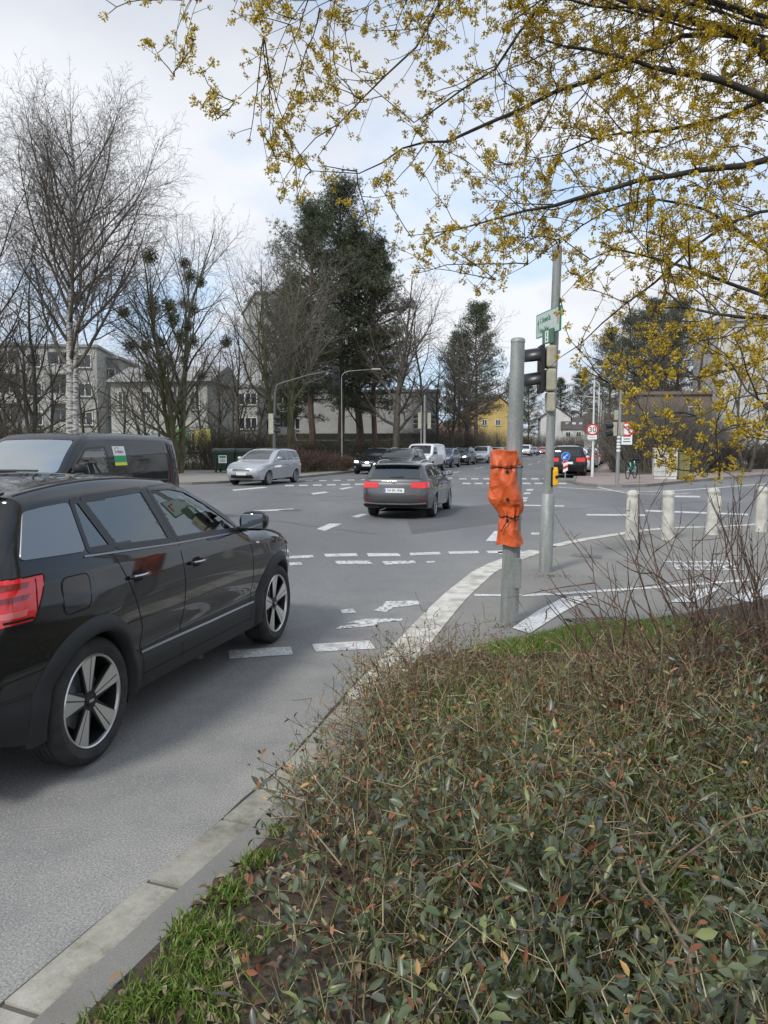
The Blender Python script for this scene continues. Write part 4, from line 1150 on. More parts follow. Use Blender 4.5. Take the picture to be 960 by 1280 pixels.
def gen_car(kind, paintm, hero=False, lod=0, lights='front', text='', wstyle='five', lit=False, small=1.0):
    sp = SPECS[kind]
    C = Car(sp['rows'], sp['W'], sp['Wz'], sp['wb'], sp['wr'], sp['belt'], nsub=(4, 3, 2)[lod], ncol=(130, 80, 56)[lod], rr=0.09 if kind != 'van' else .10, rb=.12, crown=(0.10, 0.20, 0.05))
    root = empty('parked_car')
    van = kind == 'van'
    ar = sp['wr'] + (.05 if not van else .055)
    holes = [inset(q, .012) for q in sp['side']] if hero else []
    eh = [(1, inset(sp['fw'], .01)), (-1, inset(sp['rw'], .01))] if hero and not van else ([(1, inset(sp['fw'], .01))] if hero else [])
    body = C.body('body', [M[paintm], M['clad']], root, ar, 0 if kind != 'van' else 1, holes=holes, end_holes=eh)
    gl = M['glass'] if hero else M['glass_dark']
    mb = MB()
    for cx in (0, C.wb):
        for sg in (-1, 1): C.well(mb, cx, ar + .01, sg)
    mb.build('wheel_arch_liner', M['black'], root)
    b0 = sp['belt']
    for sg in (-1, 1):
        for i, q in enumerate(sp['side']):
            g_ = M['glass_tint'] if hero and i < len(sp['side']) - 1 else gl
            C.pan('side_window', q, g_, root, sg, -.002 if hero else .003, .08, .03, rim=not hero)
        if lod < 2:
            mb = MB()
            for q in sp['side']: C.ring(mb, q, .035, .004 if not hero else .003, 0, sg)
            mb.build('window_trim', M['signal_black'], root, smooth=True)
            mb = MB()
            xs_ = [q[1][0] + .04 for q in sp['side']] if not van else [2.0, 3.42, 0.9]
            for x in xs_: C.line(mb, [(x, b0 - .01), (x + .015, .7), (x - .02, .30)], .009, .0015, sg)
            if not van: C.line(mb, [(sp['side'][0][0][0] + .5, b0 - .01), (.42, .62), (.45, .30)], .009, .0015, sg)
            mb.build('panel_gap', M['seam'], root)
            for x in ([sp['side'][-1][0][0] + .16, sp['side'][-2][0][0] + .30] if not van else [2.22]):
                handle(C, root, x, b0 - .16, sg, M[paintm], False)
            mb = MB()
            for cx in (0, C.wb): C.arch(mb, cx, ar - .003, ar + .03, sg, .008, .003)
            mb.build('wheel_arch_lip', M[paintm] if kind != 'van' else M['clad'], root, smooth=True)
        fz = .66 if not van else .86
        e = C.x1
        hl = M['lamp_on'] if lit else M['lamp_glass']
        C.pan('headlight', [(e - .38, fz), (e - .10, fz - .03), (e - .12, fz + .10), (e - .42, fz + .13)], M['lamp_glass'], root, sg, .004, .05, .02)
        C.pan('headlight', [(sg * .46, fz - .02), (sg * .72, fz - .01), (sg * .72, fz + .11), (sg * .50, fz + .09)], hl if lit else M['lamp_glass'], root, sg, .006, .04, .02, end=1)
        r0 = C.x0
        tz = (.80, .97) if kind == 'wagon' else ((.80, 1.02) if kind != 'van' else (.80, 1.25))
        if not van: C.pan('tail_light', [(r0 + .05, tz[0]), (r0 + .28, tz[0] + .03), (r0 + .30, tz[1] - .02), (r0 + .06, tz[1])], M['red_lens'], root, sg, .007, .05, .02)
        C.pan('tail_light', [(sg * (.42 if not van else .80), tz[0] + .01), (sg * .80, tz[0] - .005), (sg * .78, tz[1] - .02), (sg * (.42 if not van else .80), tz[1] - .03)] if not van else [(sg * .76, tz[0]), (sg * .88, tz[0]), (sg * .86, tz[1]), (sg * .76, tz[1])], M['red_lens'], root, sg, .009, .04, .015, end=-1)
        mx_ = sp['side'][-1][1][0] - .06
        X, Y, Z = C.side(np.array([mx_]), np.array([b0 + .06]), sg)
        mirror(root, mx_, Y[0] + sg * .03, b0 + .10, sg, M[paintm] if kind != 'van' else M['clad'])
        wheel(root, 0, sg * (C.Wh - .012), C.wr, .21, sg, wstyle); wheel(root, C.wb, sg * (C.Wh - .012), C.wr, .21, sg, wstyle)
    C.pan('windscreen', sp['fw'], (M['glass_ws'] if kind == 'van' else M['glass_ws2']) if hero else gl, root, 1, .002 if hero else .004, .09, .06, end=1, rim=not hero)
    if not van:
        C.pan('rear_window', sp['rw'], M['glass_tint'] if hero else gl, root, 1, .003, .09, .06, end=-1, rim=not hero)
    # grille and lower intake
    gz = .62 if not van else .80
    g = C.pan('grille', [(-.42, gz), (.42, gz), (.40, gz + .10), (-.40, gz + .10)], M['clad'], root, 1, .005, .06, .02, end=1)
    mb = MB()
    for k in range(3): C.line(mb, [(-.40, gz + .02 + k * .03), (.40, gz + .02 + k * .03)], .007, .010, 1, end=1, rad=0)
    mb.build('grille_bar', M['chrome'], g)
    C.pan('lower_intake', [(-.55, gz - .30), (.55, gz - .30), (.50, gz - .16), (-.50, gz - .16)], M['signal_black'], root, 1, .004, .06, .02, end=1)
    for sg in (-1, 1): C.pan('fog_light', [(sg * .62, gz - .27), (sg * .74, gz - .27), (sg * .74, gz - .17), (sg * .62, gz - .17)], M['lamp_glass'], root, 1, .005, .06, .02, end=1)
    plate_obj(C, root, 1, gz - .11, text if lights == 'front' else '')
    if not van: plate_obj(C, root, -1, .74 if kind != 'wagon' else .735, text if lights == 'rear' else '')
    mb = MB()
    if kind in ('wagon', 'mpv'):
        xs_ = np.linspace(C.X[-1][0] + .12, C.X[-1][-1] - .12, 20)
        for sg in (-1, 1):
            tz_ = np.interp(xs_, C.X[-1], C.Z[-1]); X, Y, Z = C.side(xs_, tz_ - .012, sg)
            h_ = .045 * np.clip(np.minimum(np.arange(20), 19 - np.arange(20)) / 2.0, 0, 1)
            mb.tube([(a, b_ - sg * .05, c + h) for a, b_, c, h in zip(X, Y, Z, h_)], .016, 8)
        mb.build('roof_rail', M['rim'] if kind == 'wagon' else M['clad'], root, smooth=True)
    if hero: seats(root, .8, .95 if not van else 2.3, .0 if not van else 1.6, 1.4, sp['belt'])
    return root, C

def place(root, px, py, heading, off, name, label, cat='car', group=None):
    """Put the car so that its local point off = (x, y) stands at the pixel; heading = degrees right of straight ahead."""
    p = G(px, py); h = R(heading); hd = Vector((math.sin(h), math.cos(h), 0)); lf = Vector((-hd.y, hd.x, 0))
    root.location = p - hd * off[0] - lf * off[1]
    root.rotation_euler = (0, 0, math.atan2(hd.y, hd.x))
    root.name = name; tag(root, label, cat, group)
    return root
# dark grey estate, seen from behind
golf, C = gen_car('wagon', 'grey_paint', True, 0, 'rear', 'DA BA 3536', 'multi')
mb = MB()
C.line(mb, [(-.80, .43), (-.45, .405), (.45, .405), (.80, .43)], .034, .016, 1, end=-1, rad=.1)
mb.build('bumper_strip', M['chrome'], golf)
C.pan('bumper_lower', [(-.80, .31), (.80, .31), (.84, .385), (-.84, .385)], M['clad'], golf, 1, .006, .06, .02, end=-1)
for sg in (-1, 1): C.pan('reflector', [(sg * .60, .50), (sg * .82, .50), (sg * .82, .53), (sg * .60, .53)], M['dark_red_lens'], golf, 1, .007, .04, .01, end=-1)
C.pan('plate_recess', [(-.42, .655), (.42, .655), (.36, .83), (-.36, .83)], M['grey_paint'], golf, 1, .003, .06, .03, end=-1)
mb = MB(); C.line(mb, [(-.70, 1.035), (.70, 1.035)], .02, .008, 1, end=-1, rad=0); C.line(mb, [(-.22, 1.075), (.12, 1.06)], .03, .012, 1, end=-1, rad=0); mb.build('rear_wiper', M['signal_black'], golf)
X, Y, Z = C.endpt(np.array([0.0]), np.array([.905]), -1, .006)
mb = MB(); cx_, cz_ = X[0], Z[0]
mb.tube([(cx_, .052 * math.cos(t), cz_ + .052 * math.sin(t)) for t in np.linspace(0, 2 * math.pi, 25)], .006, 6, 0, False)
for L_ in ([(.026, .043), (0, .004), (-.026, .043)], [(.044, .02), (.022, -.042), (0, -.004), (-.022, -.042), (-.044, .02)]): mb.tube([(cx_ - .003, y_, cz_ + z_) for y_, z_ in L_], .0045, 6)
mb.build('round_emblem', M['chrome'], golf)
mb = MB(); V_ = []; ys_ = np.linspace(-.60, .60, 13)
for (a_, c_) in ((-.58, 1.428), (-.74, 1.412), (-.80, 1.385), (-.76, 1.37), (-.62, 1.36)):
    X, Y, Z = C.warp(np.full(13, a_), ys_, np.full(13, c_)); V_ += list(zip(X, Y, Z))
mb.add(V_, [(i * 13 + j, i * 13 + j + 1, (i + 1) * 13 + j + 1, (i + 1) * 13 + j) for i in range(4) for j in range(12)])
mb.build('roof_spoiler', M['grey_paint'], golf, auto=35)
place(golf, 549, 646, 13.2, (0, -.89), 'estate_car', 'dark grey estate car with silver roof rails driving away across the junction'); golf.scale = (.905,) * 3

zaf, C = gen_car('mpv', 'silver_paint', True, 0, 'front', '', 'multi')
mb = MB(); cx_, _, cz_ = C.endpt(np.array([0.0]), np.array([.75]), 1, .012); cx_, cz_ = cx_[0], cz_[0]
mb.tube([(cx_, .055 * math.cos(t), cz_ + .055 * math.sin(t)) for t in np.linspace(0, 2 * math.pi, 21)], .008, 6, 0, False)
mb.tube([(cx_, -.085, cz_ - .012), (cx_, .02, cz_ + .012), (cx_, -.02, cz_ - .012), (cx_, .085, cz_ + .012)], .007, 6)
mb.build('emblem', M['chrome'], zaf)
place(zaf, 337, 606.5, 198.5, (2.70, .89), 'minivan', 'silver people carrier turning out of the side road by the green bins')

van, C = gen_car('van', 'van_paint', True, 0, 'front', '', 'hubcap')
# the sticker: white over green over yellow
for (z0, z1, mt) in ((1.52, 1.70, 'sign_white'), (1.385, 1.52, None), (1.325, 1.385, 'y')):
    mt_ = M['sign_white'] if mt == 'sign_white' else (mat('sticker_green', (0.01, 0.30, 0.11), .4) if mt is None else mat('sticker_yellow', (0.75, 0.70, 0.03), .4))
    st = C.pan('side_sticker', [(1.42 , z0), (1.86, z0), (1.86, z1), (1.42, z1)], mt_, van, 1, .003, .06, 0, rim=False)
X, Y, Z = C.side(np.array([1.64]), np.array([1.59]), 1, .007)
text_mesh('sticker_text', 'n Huhn', .10, mat('sticker_red', (.35, .03, .02), .5), (X[0], Y[0], Z[0]), (R(84), 0, R(180)), van, .001)
mb = MB(); C.line(mb, [(1.80, 1.63), (1.72, 1.68), (1.62, 1.66)], .012, .005, 1); mb.build('sticker_mark', mat('sticker_orange', (.45, .12, .02), .5), van)
mb = MB(); C.line(mb, [(-.9, 1.215), (.4, 1.20), (1.9, 1.10)], .05, .004, 1); C.line(mb, [(-.9, 1.80), (0.5, 1.815), (2.0, 1.825)], .012, .004, 1); mb.build('side_crease', M['van_paint'], van)
mb = MB(); C.line(mb, [(.45, 1.26), (-.40, 1.26)], .025, .010, 1, end=1, rad=0); C.line(mb, [(.05, 1.255), (-.65, 1.25)], .025, .012, 1, end=1, rad=0); mb.build('wiper', M['signal_black'], van)
# placed by its rear right-hand top corner against the photo: 17.6 m off
place(van, 0, 1000, 192.5, (0, 0), 'delivery_van', 'black panel van with a white green and yellow sticker on its side at far left', 'van')
p = AT(229, 600, 17.2); h = R(190.5); hd = Vector((math.sin(h), math.cos(h), 0)); lf = Vector((-hd.y, hd.x, 0))
van.location = Vector((p.x, p.y, 0)) - lf * .95 + hd * 1.0
van.rotation_euler = (0, 0, math.atan2(hd.y, hd.x))

# far traffic: prototypes shared by all
QG = 'cars queueing towards the junction on the far street'; PG = 'cars parked along the right kerb of the far street'
protos = {}
def far_car(kind, col, px, py, heading, label, group, lit=False, cat='car', off=None, scale=1.0, name='parked_car', lod=1):
    key = (kind, lit, lod)
    if key not in protos:
        r_, C_ = gen_car(kind, col, False, lod, 'none', '', 'five', lit); protos[key] = r_; r = r_
    else: r = copy_tree(protos[key])
    for ch in [c for c in bpy.data.objects if c.parent == r]:
        if ch.name.split('.')[0] in ('body', 'wheel_arch_lip', 'door_mirror') and ch.material_slots:
            if kind == 'van' and ch.name.startswith(('wheel_arch_lip', 'door_mirror')): continue
            ch.material_slots[0].link = 'OBJECT'; ch.material_slots[0].material = M[col]
    wb = SPECS[kind]['wb']
    if off is None: off = (wb + .8, 0) if heading > 90 else (-.7, 0)
    place(r, px, py, heading, off, name, label, cat, group)
    r.scale = (scale * 1.08,) * 3
    return r
M['black2'] = paint('anthracite_paint', (.03, .032, .035), .4, .3)
far_car('hatch', 'black_paint', 459, 593, 196, 'black hatchback with lit headlamps waiting nearest the verge', QG, True, name='queueing_car')
far_car('wagon', 'black2', 487, 600, 196, 'dark estate half hidden behind the grey estate car', QG, True, name='queueing_car')
far_car('van', 'white_paint', 519, 590.5, 197, 'small white van behind the dark estate in the queue', QG, False, 'van', scale=.90, name='white_van')
far_car('hatch', 'blue_paint', 549, 585, 197, 'blue-grey car waiting right behind the white van', QG, False, name='queueing_car')
far_car('wagon', 'black2', 572, 581.5, 197, 'dark grey estate with headlamps on between the blue-grey and the white car', QG, True, name='queueing_car')
far_car('mpv', 'white_paint', 598, 579, 197, 'pale silver car in the far queue left of the orange cover', QG, False, name='queueing_car')
for k, (px, py, col, kd, lb) in enumerate(((617, 576.0, 'black2', 'hatch', 'dark car directly behind the pale silver one'), (629, 574, 'black_paint', 'wagon', 'black car whose roof shows over the orange cover'), (638, 572.5, 'white_paint', 'hatch', 'pale car just left of the concrete coloured mast'))):
    far_car(kd, col, px, py, 196, lb, QG, False, name='queueing_car')
far_car('van', 'white_paint', 655, 570.5, 196, 'white van seen between the two poles', QG, False, 'van', scale=.95, name='white_van')
far_car('hatch', 'blue_paint', 665, 569.5, 196, 'dark blue car beside the white van between the poles', QG, False, name='queueing_car')
far_car('hatch', 'red_paint', 677, 569, 196, 'red car far down the street left of the second pole', QG, False, name='queueing_car')
P0 = G(709, 597.5)
cols = [('mpv', 'black_paint', 'black people carrier parked nearest the junction behind the blue arrow sign'), ('wagon', 'white_paint', 'white car parked second in the kerbside row'), ('hatch', 'grey_paint', 'grey hatchback parked third in the kerbside row'),
        ('wagon', 'silver_paint', 'silver car parked fourth in the kerbside row'), ('hatch', 'white_paint', 'small white car parked fifth in the kerbside row'), ('wagon', 'blue_paint', 'blue-grey estate parked sixth in the kerbside row'),
        ('hatch', 'silver_paint', 'silver hatchback parked seventh in the kerbside row'), ('mpv', 'black2', 'dark people carrier last but one in the kerbside row'), ('wagon', 'silver_paint', 'silver estate at the far end of the kerbside row')]
for k, (kd, col, lb) in enumerate(cols):
    r = far_car(kd, col, 709, 597.5, 15.3, lb, PG, False)
    hd = Vector((math.sin(R(17.6)), math.cos(R(17.6)), 0)); r.location = r.location + hd * (5.6 * k)
for (px, py, col, lb) in ((696, 577, 'silver_paint', 'silver car driving away in the lane beside the parked row'), (706, 572, 'blue_paint', 'blue car ahead of the silver one in the driving lane'), (694, 569, 'white_paint', 'white car farthest ahead in the driving lane')):
    far_car('hatch', col, px, py, 15.5, lb, 'cars driving away up the far street', False, name='moving_car')
# ================================================================== STREET FURNITURE
def pole(root, pts, rad, name='pole', m='galv', n=24): 
    mb = MB(); mb.tube(pts, rad, n); return mb.build(name, M[m], root, auto=40)
# --- mast with the orange cover
PA = G(636.5, 777, 0.033)
YA = PA.y
TA = AT(647.5, 424, YA)
mast = empty('signal_mast', PA, 0, 'thick bare galvanised mast nearest the camera with the orange cover tied round it', 'traffic signal pole')
top = TA - PA
pole(mast, [(0, 0, -.03), (0, 0, .0), tuple(top * .40), tuple(top)], [.086, .086, .080, .062])
mb = MB(); mb.lathe([(0, 0.012), (.050, .010), (.066, -.004), (.066, -.03)], tuple(top), n=24); mb.build('cap', M['galv'], mast, smooth=True)
mb = MB(); mb.M = Matrix.Translation(top * .18) ; mb.box((0.05, -.066, 0), (.07, .03, .28), bev=.006); mb.build('hatch_cover', M['galv'], mast)
# --- orange cover
prof = [(182, 108, 372), (200, 104, 385), (260, 102, 395), (320, 100, 400), (352, 100, 398), (372, 110, 392), (430, 92, 388), (490, 78, 388), (560, 80, 395), (620, 80, 412), (665, 84, 426), (710, 112, 427), (760, 160, 425), (800, 190, 412), (842, 208, 384), (862, 204, 388), (900, 190, 398), (960, 175, 408), (1040, 168, 425), (1115, 162, 440), (1122, 163, 440)]
zz = np.array([AT(636, 540 + p[0] / 8, YA).z for p in prof]); xl = np.array([AT(600 + p[1] / 8, 620, YA).x for p in prof]); xr = np.array([AT(600 + p[2] / 8, 620, YA).x for p in prof])
rngc = np.random.default_rng(5)
nz, na = 150, 128
zs_ = np.linspace(zz[0], zz[-1], nz); o_ = np.argsort(zz)
xl_ = np.interp(zs_, zz[o_], xl[o_]); xr_ = np.interp(zs_, zz[o_], xr[o_])
tie = np.array([AT(636, 540 + y / 8, YA).z for y in (352, 842)])
V = []
an = np.arange(na) * 2 * np.pi / na
ph = rngc.uniform(0, 6.28, (6,))
for i, z in enumerate(zs_):
    cx, rx = (xl_[i] + xr_[i]) / 2, (xr_[i] - xl_[i]) / 2
    ry = max(.105, rx * .80)
    dt = np.abs(z - tie); g = .9 * np.exp(-(dt[0] / .055) ** 2) + 1.0 * np.exp(-(dt[1] / .085) ** 2)
    w = np.zeros(na)
    s_ = z * 14
    def fold(x): return np.abs(((x / np.pi) % 2) - 1) * 2 - 1
    w += .015 * fold(2.0 * an + s_ * 0.9 + ph[0]) + .011 * fold(3 * an - s_ * .55 + ph[1])
    w += g * (.017 * fold(9 * an + ph[2] + .25 * s_) + .010 * fold(15 * an + ph[3]))
    w += .003 * np.sin(7 * an + 1.7 * s_ + ph[4])
    pinch = 1 - .10 * np.exp(-(dt[0] / .012) ** 2)
    # squared-off section: the box inside pushes the corners out
    sq = 1 + .10 * (1 - g.clip(0, 1)) * np.cos(4 * (an - .4)) * (1 if z > tie[1] else .3)
    x = cx + (rx * pinch + w * .55) * np.cos(an) * sq ** .5; y = YA - .02 + (ry * pinch + w) * np.sin(an) * sq
    V.append(np.stack([x, y, np.full(na, z) + .010 * np.sin(3 * an + ph[5]) * (1 if i in (0, nz - 1) else .3)], 1))
V = np.concatenate(V)
I = (np.arange(nz - 1)[:, None] * na + np.arange(na)[None, :]).ravel(); J = (np.arange(nz - 1)[:, None] * na + (np.arange(na)[None, :] + 1) % na).ravel()
F = np.stack([I, J, J + na, I + na], 1)
cov = empty('protective_cover', (0, 0, 0), 0, 'orange tarpaulin cover tied with cord round the nearest mast', 'cover')
m = mat('orange_tarpaulin', (.55, .095, .02), .5); t, b = nodes(m); v = objco(t)
t.links.new(ramp(t, noise(t, 7, 7, .6, vec=v), [(.3, (.50, .078, .016)), (.7, (.68, .125, .027))]), b.inputs['Base Color'])
cv = t.nodes.new('ShaderNodeTexVoronoi'); cv.inputs['Scale'].default_value = 8; t.links.new(mixn(t, .16, objco(t, (1, 1, .6)), noise(t, 5, 3, .5, vec=v), 'ADD'), cv.inputs['Vector']); bump(t, b, cv.outputs['Distance'], .75, .05)
# top closure folds down to the mast
topc = np.array([[TA.x * .3 + PA.x * .7, YA, zs_[0] + .02]])
ringt = V[:na].copy(); ring2 = ringt * .35 + np.array([PA.x + .01, YA, zs_[0] - .005]) * .65
Vt = np.concatenate([V, ring2]); b0_ = len(V); k = np.arange(na); F = np.concatenate([F, np.stack([k, b0_ + k, b0_ + (k + 1) % na, (k + 1) % na], 1)])
c_ = np_mesh('cover_sheet', Vt, F, m, cov, True); c_.data.set_sharp_from_angle(angle=R(38))
mb = MB()
for zt_, amp in ((tie[0], .004), (tie[1], .006)):
    i = int(np.argmin(np.abs(zs_ - zt_))); rg = V[i * na:(i + 1) * na]
    c0 = rg.mean(0)
    pts = [tuple(c0 + (p - c0) * 1.03 + np.array([0, -.004, amp * math.sin(5 * q)])) for q, p in zip(an, rg)] ; pts.append(pts[0])
    mb.tube(pts, .0055, 6, 0, False)
e = V[int(np.argmin(np.abs(zs_ - tie[0]))) * na]; 
mb.tube([tuple(e), (e[0] + .03, e[1] - .02, e[2] + .006)], .010, 6)
f0 = Vector((PA.x - .02, YA - .135, tie[1]))
mb.tube([f0, f0 + Vector((-.05, -.02, -.05)), f0 + Vector((-.09, .0, -.13))], .004, 6)
mb.tube([f0, f0 + Vector((.03, -.03, -.03)), f0 + Vector((.07, -.01, -.015))], .005, 6)
mb.build('tie_cord', M['ink'], cov, smooth=True)
mb = MB()
for (ex, ey) in ((249, 392), (258, 664), (252, 880)):
    p = AT(600 + ex / 8, 540 + ey / 8, YA); i = int(np.argmin(np.abs(zs_ - p.z))); rg = V[i * na:(i + 1) * na]
    rg = rg[rg[:, 1] < YA - .02]; q = rg[np.argmin(np.abs(rg[:, 0] - p.x))]
    mb.disc((q[0], q[1] - .004, q[2]), .017, (0, -1, .05), 16, th=.008)
mb.build('eyelet', M['ink'], cov, smooth=False)

# --- second mast: stepped, signals, street signs, push button
PB = G(681.8, 714, 0.033); YB = PB.y
def B_(px, py): return AT(px, py, YB) - PB
mastb = empty('signal_mast', PB, 0, 'tall stepped grey mast carrying the street name signs and the signal heads', 'traffic signal pole')
st = B_(685.2, 617); tp = B_(697.2, 308)
pole(mastb, [(0, 0, -.03), (0, 0, 0), tuple(st * .98), tuple(st)], [.088, .088, .086, .070], 'pole_base')
pole(mastb, [tuple(st), tuple(tp)], [.058, .056], 'pole')
mb = MB(); mb.lathe([(0, .006), (.056, .002), (.056, -.02)], tuple(tp), n=20); mb.build('cap', M['galv'], mastb, smooth=True)
# signal heads: cream backs and black hooded fronts pointing left
hz = B_(690, 460)
sg_ = empty('traffic_light', PB, 0, 'cream backed signal head with black hoods on the tall stepped mast', 'traffic light')
mb = MB()
cxs = B_(686, 460)
s0 = B_(686, 432).z; s1 = B_(686, 516).z
mb.box((cxs.x + .01, -.02, (s0 + B_(686, 461).z) / 2), (.13, .24, s0 - B_(686, 461).z - .012), bev=.03)
mb.box((cxs.x + .01, -.02, (B_(686, 461).z + B_(686, 490).z) / 2), (.13, .24, B_(686, 461).z - B_(686, 490).z - .012), bev=.03)
mb.box((cxs.x + .02, -.02, (B_(686, 490).z + s1) / 2), (.11, .20, B_(686, 490).z - s1 - .012), bev=.03)
mb.build('housing', M['cream'], sg_, smooth=False)
mb = MB(); fx = cxs.x - .085
mb.box((fx - .02, -.02, (s0 + B_(686, 492).z) / 2), (.05, .27, s0 - B_(686, 492).z), bev=.015); mb.build('front_board', M['signal_black'], sg_)
for (yy, L_) in ((447, .26), (477, .24)):
    zc = B_(670, yy).z
    mb = MB(); V_ = []; nn = 18
    for xx, rr_ in ((fx - .04, .125), (fx - .04 - L_, .118)):
        for k in range(nn + 1):
            a_ = math.radians(-15 + 210 * k / nn); V_.append((xx, -.02 + rr_ * math.cos(a_), zc + rr_ * math.sin(a_) - (0.03 if xx < fx - .1 else 0)))
    for xx, rr_ in ((fx - .04 - L_, .112), (fx - .04, .119)):
        for k in range(nn + 1):
            a_ = math.radians(-15 + 210 * k / nn); V_.append((xx, -.02 + rr_ * math.cos(a_), zc + rr_ * math.sin(a_) - (0.03 if xx < fx - .1 else 0)))
    mb.add(V_, [(j * (nn + 1) + k, j * (nn + 1) + k + 1, (j + 1) * (nn + 1) + k + 1, (j + 1) * (nn + 1) + k) for j in range(3) for k in range(nn)])
    h_ = mb.build('hood', M['signal_black'], sg_, smooth=True)
    mb = MB(); mb.lathe([(0, fx - .055), (.06, fx - .052), (.10, fx - .044)], (0, -.02, zc), 'X', 24); mb.build('lens', mat('dark_lens', (.06, .006, .008), .15, 0, 1), sg_, smooth=True)
mb = MB(); 
for yy in (440, 505): z_ = B_(690, yy).z; mb.box((cxs.x + .06, 0, z_), (.16, .05, .04))
mb.build('bracket', M['galv'], sg_)
# street name signs
def sign_board(label, c0, c1, hgt, yaw, matb, z_off=0):
    pass
sgn = empty('street_sign', PB, 0, 'pale street name sign with an arrow and two lines of green lettering', 'street sign')
# its outline in the photo: left edge x 671.5 y 399-421, right edge x 700 y 384-409; it points away, nearer at the right
A_, B2 = AT(671.5, 410, YB + .46) - PB, AT(700.6, 396, YB - .30) - PB
hh = .30
d_ = (B2 - A_); d_.z = 0; wS = d_.length; d_.normalize(); yaw = math.atan2(d_.y, d_.x)
zc = (A_.z + B2.z) / 2 
Tm = Matrix.Translation((A_ + B2) / 2 * 1.0) @ Matrix.Rotation(yaw, 4, 'Z')
ctr = (A_ + B2) / 2; ctr.z = zc
mb = MB(); mb.M = Matrix.Translation(ctr) @ Matrix.Rotation(yaw, 4, 'Z')
mb.box((0, 0, 0), (wS, .02, hh), bev=.006); mb.build('board', M['sign_pale'], sgn)
def on_board(par, lx, lz, s, size, m_, sx=1.0):
    p = mb_M @ Vector((lx, -.0125, lz)); return text_mesh('lettering', s, size, m_, p, (R(90), 0, yaw), par, .001, 'LEFT', sx)
mb_M = Matrix.Translation(ctr) @ Matrix.Rotation(yaw, 4, 'Z')
on_board(sgn, -wS / 2 + .13, .055, 'C.-Strandt-Str.', .10, M['sign_green'], .62)
on_board(sgn, -wS / 2 + .12, -.075, 'Nou-Weg', .10, M['sign_green'], .75)
mb = MB(); mb.M = mb_M; x0 = -wS / 2 + .065
mb.add([(x0 - .03, -.0125, .02), (x0 + .03, -.0125, .02), (x0, -.0125, .09)], [(0, 1, 2)]); mb.add([(x0 - .009, -.0125, -.09), (x0 + .009, -.0125, -.09), (x0 + .009, -.0125, .02), (x0 - .009, -.0125, .02)], [(0, 1, 2, 3)])
mb.build('arrow', M['sign_green'], sgn)
mb = MB(); mb.M = mb_M; x0 = wS / 2 - .085
mb.add([(x0 - .045, -.0125, .06), (x0 + .045, -.0125, .06), (x0 + .045, -.0125, .042), (x0 - .045, -.0125, .042)], [(0, 1, 2, 3)]); mb.add([(x0 + .02, -.0125, .042), (x0 + .045, -.0125, .042), (x0 + .045, -.0125, -.06), (x0 + .02, -.0125, -.06)], [(0, 1, 2, 3)])
mb.build('house_number_mark', M['sign_red'], sgn)
mb = MB(); mb.M = mb_M
for k in range(10):   # frame
    pass
for (sx_, sz_, w_, h_) in ((0, hh / 2, wS, .008), (0, -hh / 2, wS, .008), (-wS / 2, 0, .012, hh), (wS / 2, 0, .012, hh)): mb.box((sx_, 0, sz_), (w_ * 1.0, .024, h_ * .999))
mb.build('frame', M['sign_green'], sgn)
sg2 = empty('route_sign', PB, 0, 'small green sign with a white panel hanging under the street name sign', 'sign')
A_, B2 = AT(678.5, 424, YB + .12) - PB, AT(692, 417, YB - .16) - PB
d_ = B2 - A_; d_.z = 0; w2 = d_.length; yaw = math.atan2(d_.y, d_.x); ctr = (A_ + B2) / 2; ctr.z -= .0
mb_M = Matrix.Translation(ctr) @ Matrix.Rotation(yaw, 4, 'Z')
mb = MB(); mb.M = mb_M; mb.box((0, 0, 0), (w2, .015, .18)); mb.build('board', mat('dull_green', (.07, .16, .10), .5), sg2)
mb = MB(); mb.M = mb_M; mb.box((-.02, -.010, 0), (w2 * .30, .004, .145)); mb.build('white_panel', M['sign_white'], sg2)
mb = MB(); mb.M = mb_M; mb.box((-.02, -.0135, .03), (.02, .003, .06)); mb.box((-.02, -.0135, -.035), (.03, .003, .03)); mb.build('pictogram', M['sign_green'], sg2)
# yellow push button box
pb = empty('push_button', PB, 0, 'yellow push button box on the tall stepped mast', 'push button')
z0 = B_(690, 608).z; z1 = B_(690, 584).z; xb = B_(693.5, 600).x
mb = MB(); mb.box((xb - .005, -.01, (z0 + z1) / 2 - .01), (.075, .12, (z1 - z0) * .86), bev=.022); mb.box((xb, -.01, z1 - .03), (.06, .10, .06), bev=.02); mb.build('housing', M['yellow'], pb, smooth=False)
mb = MB(); mb.box((xb - .05, -.01, (z0 + z1) / 2), (.03, .10, (z1 - z0)), bev=.004); mb.build('back_plate', M['signal_black'], pb)
mb = MB(); mb.disc((xb + .01, -.077, (z0 + z1) / 2 + .0), .022, (0, -1, 0), 16, th=.01); mb.build('button', M['signal_black'], pb)

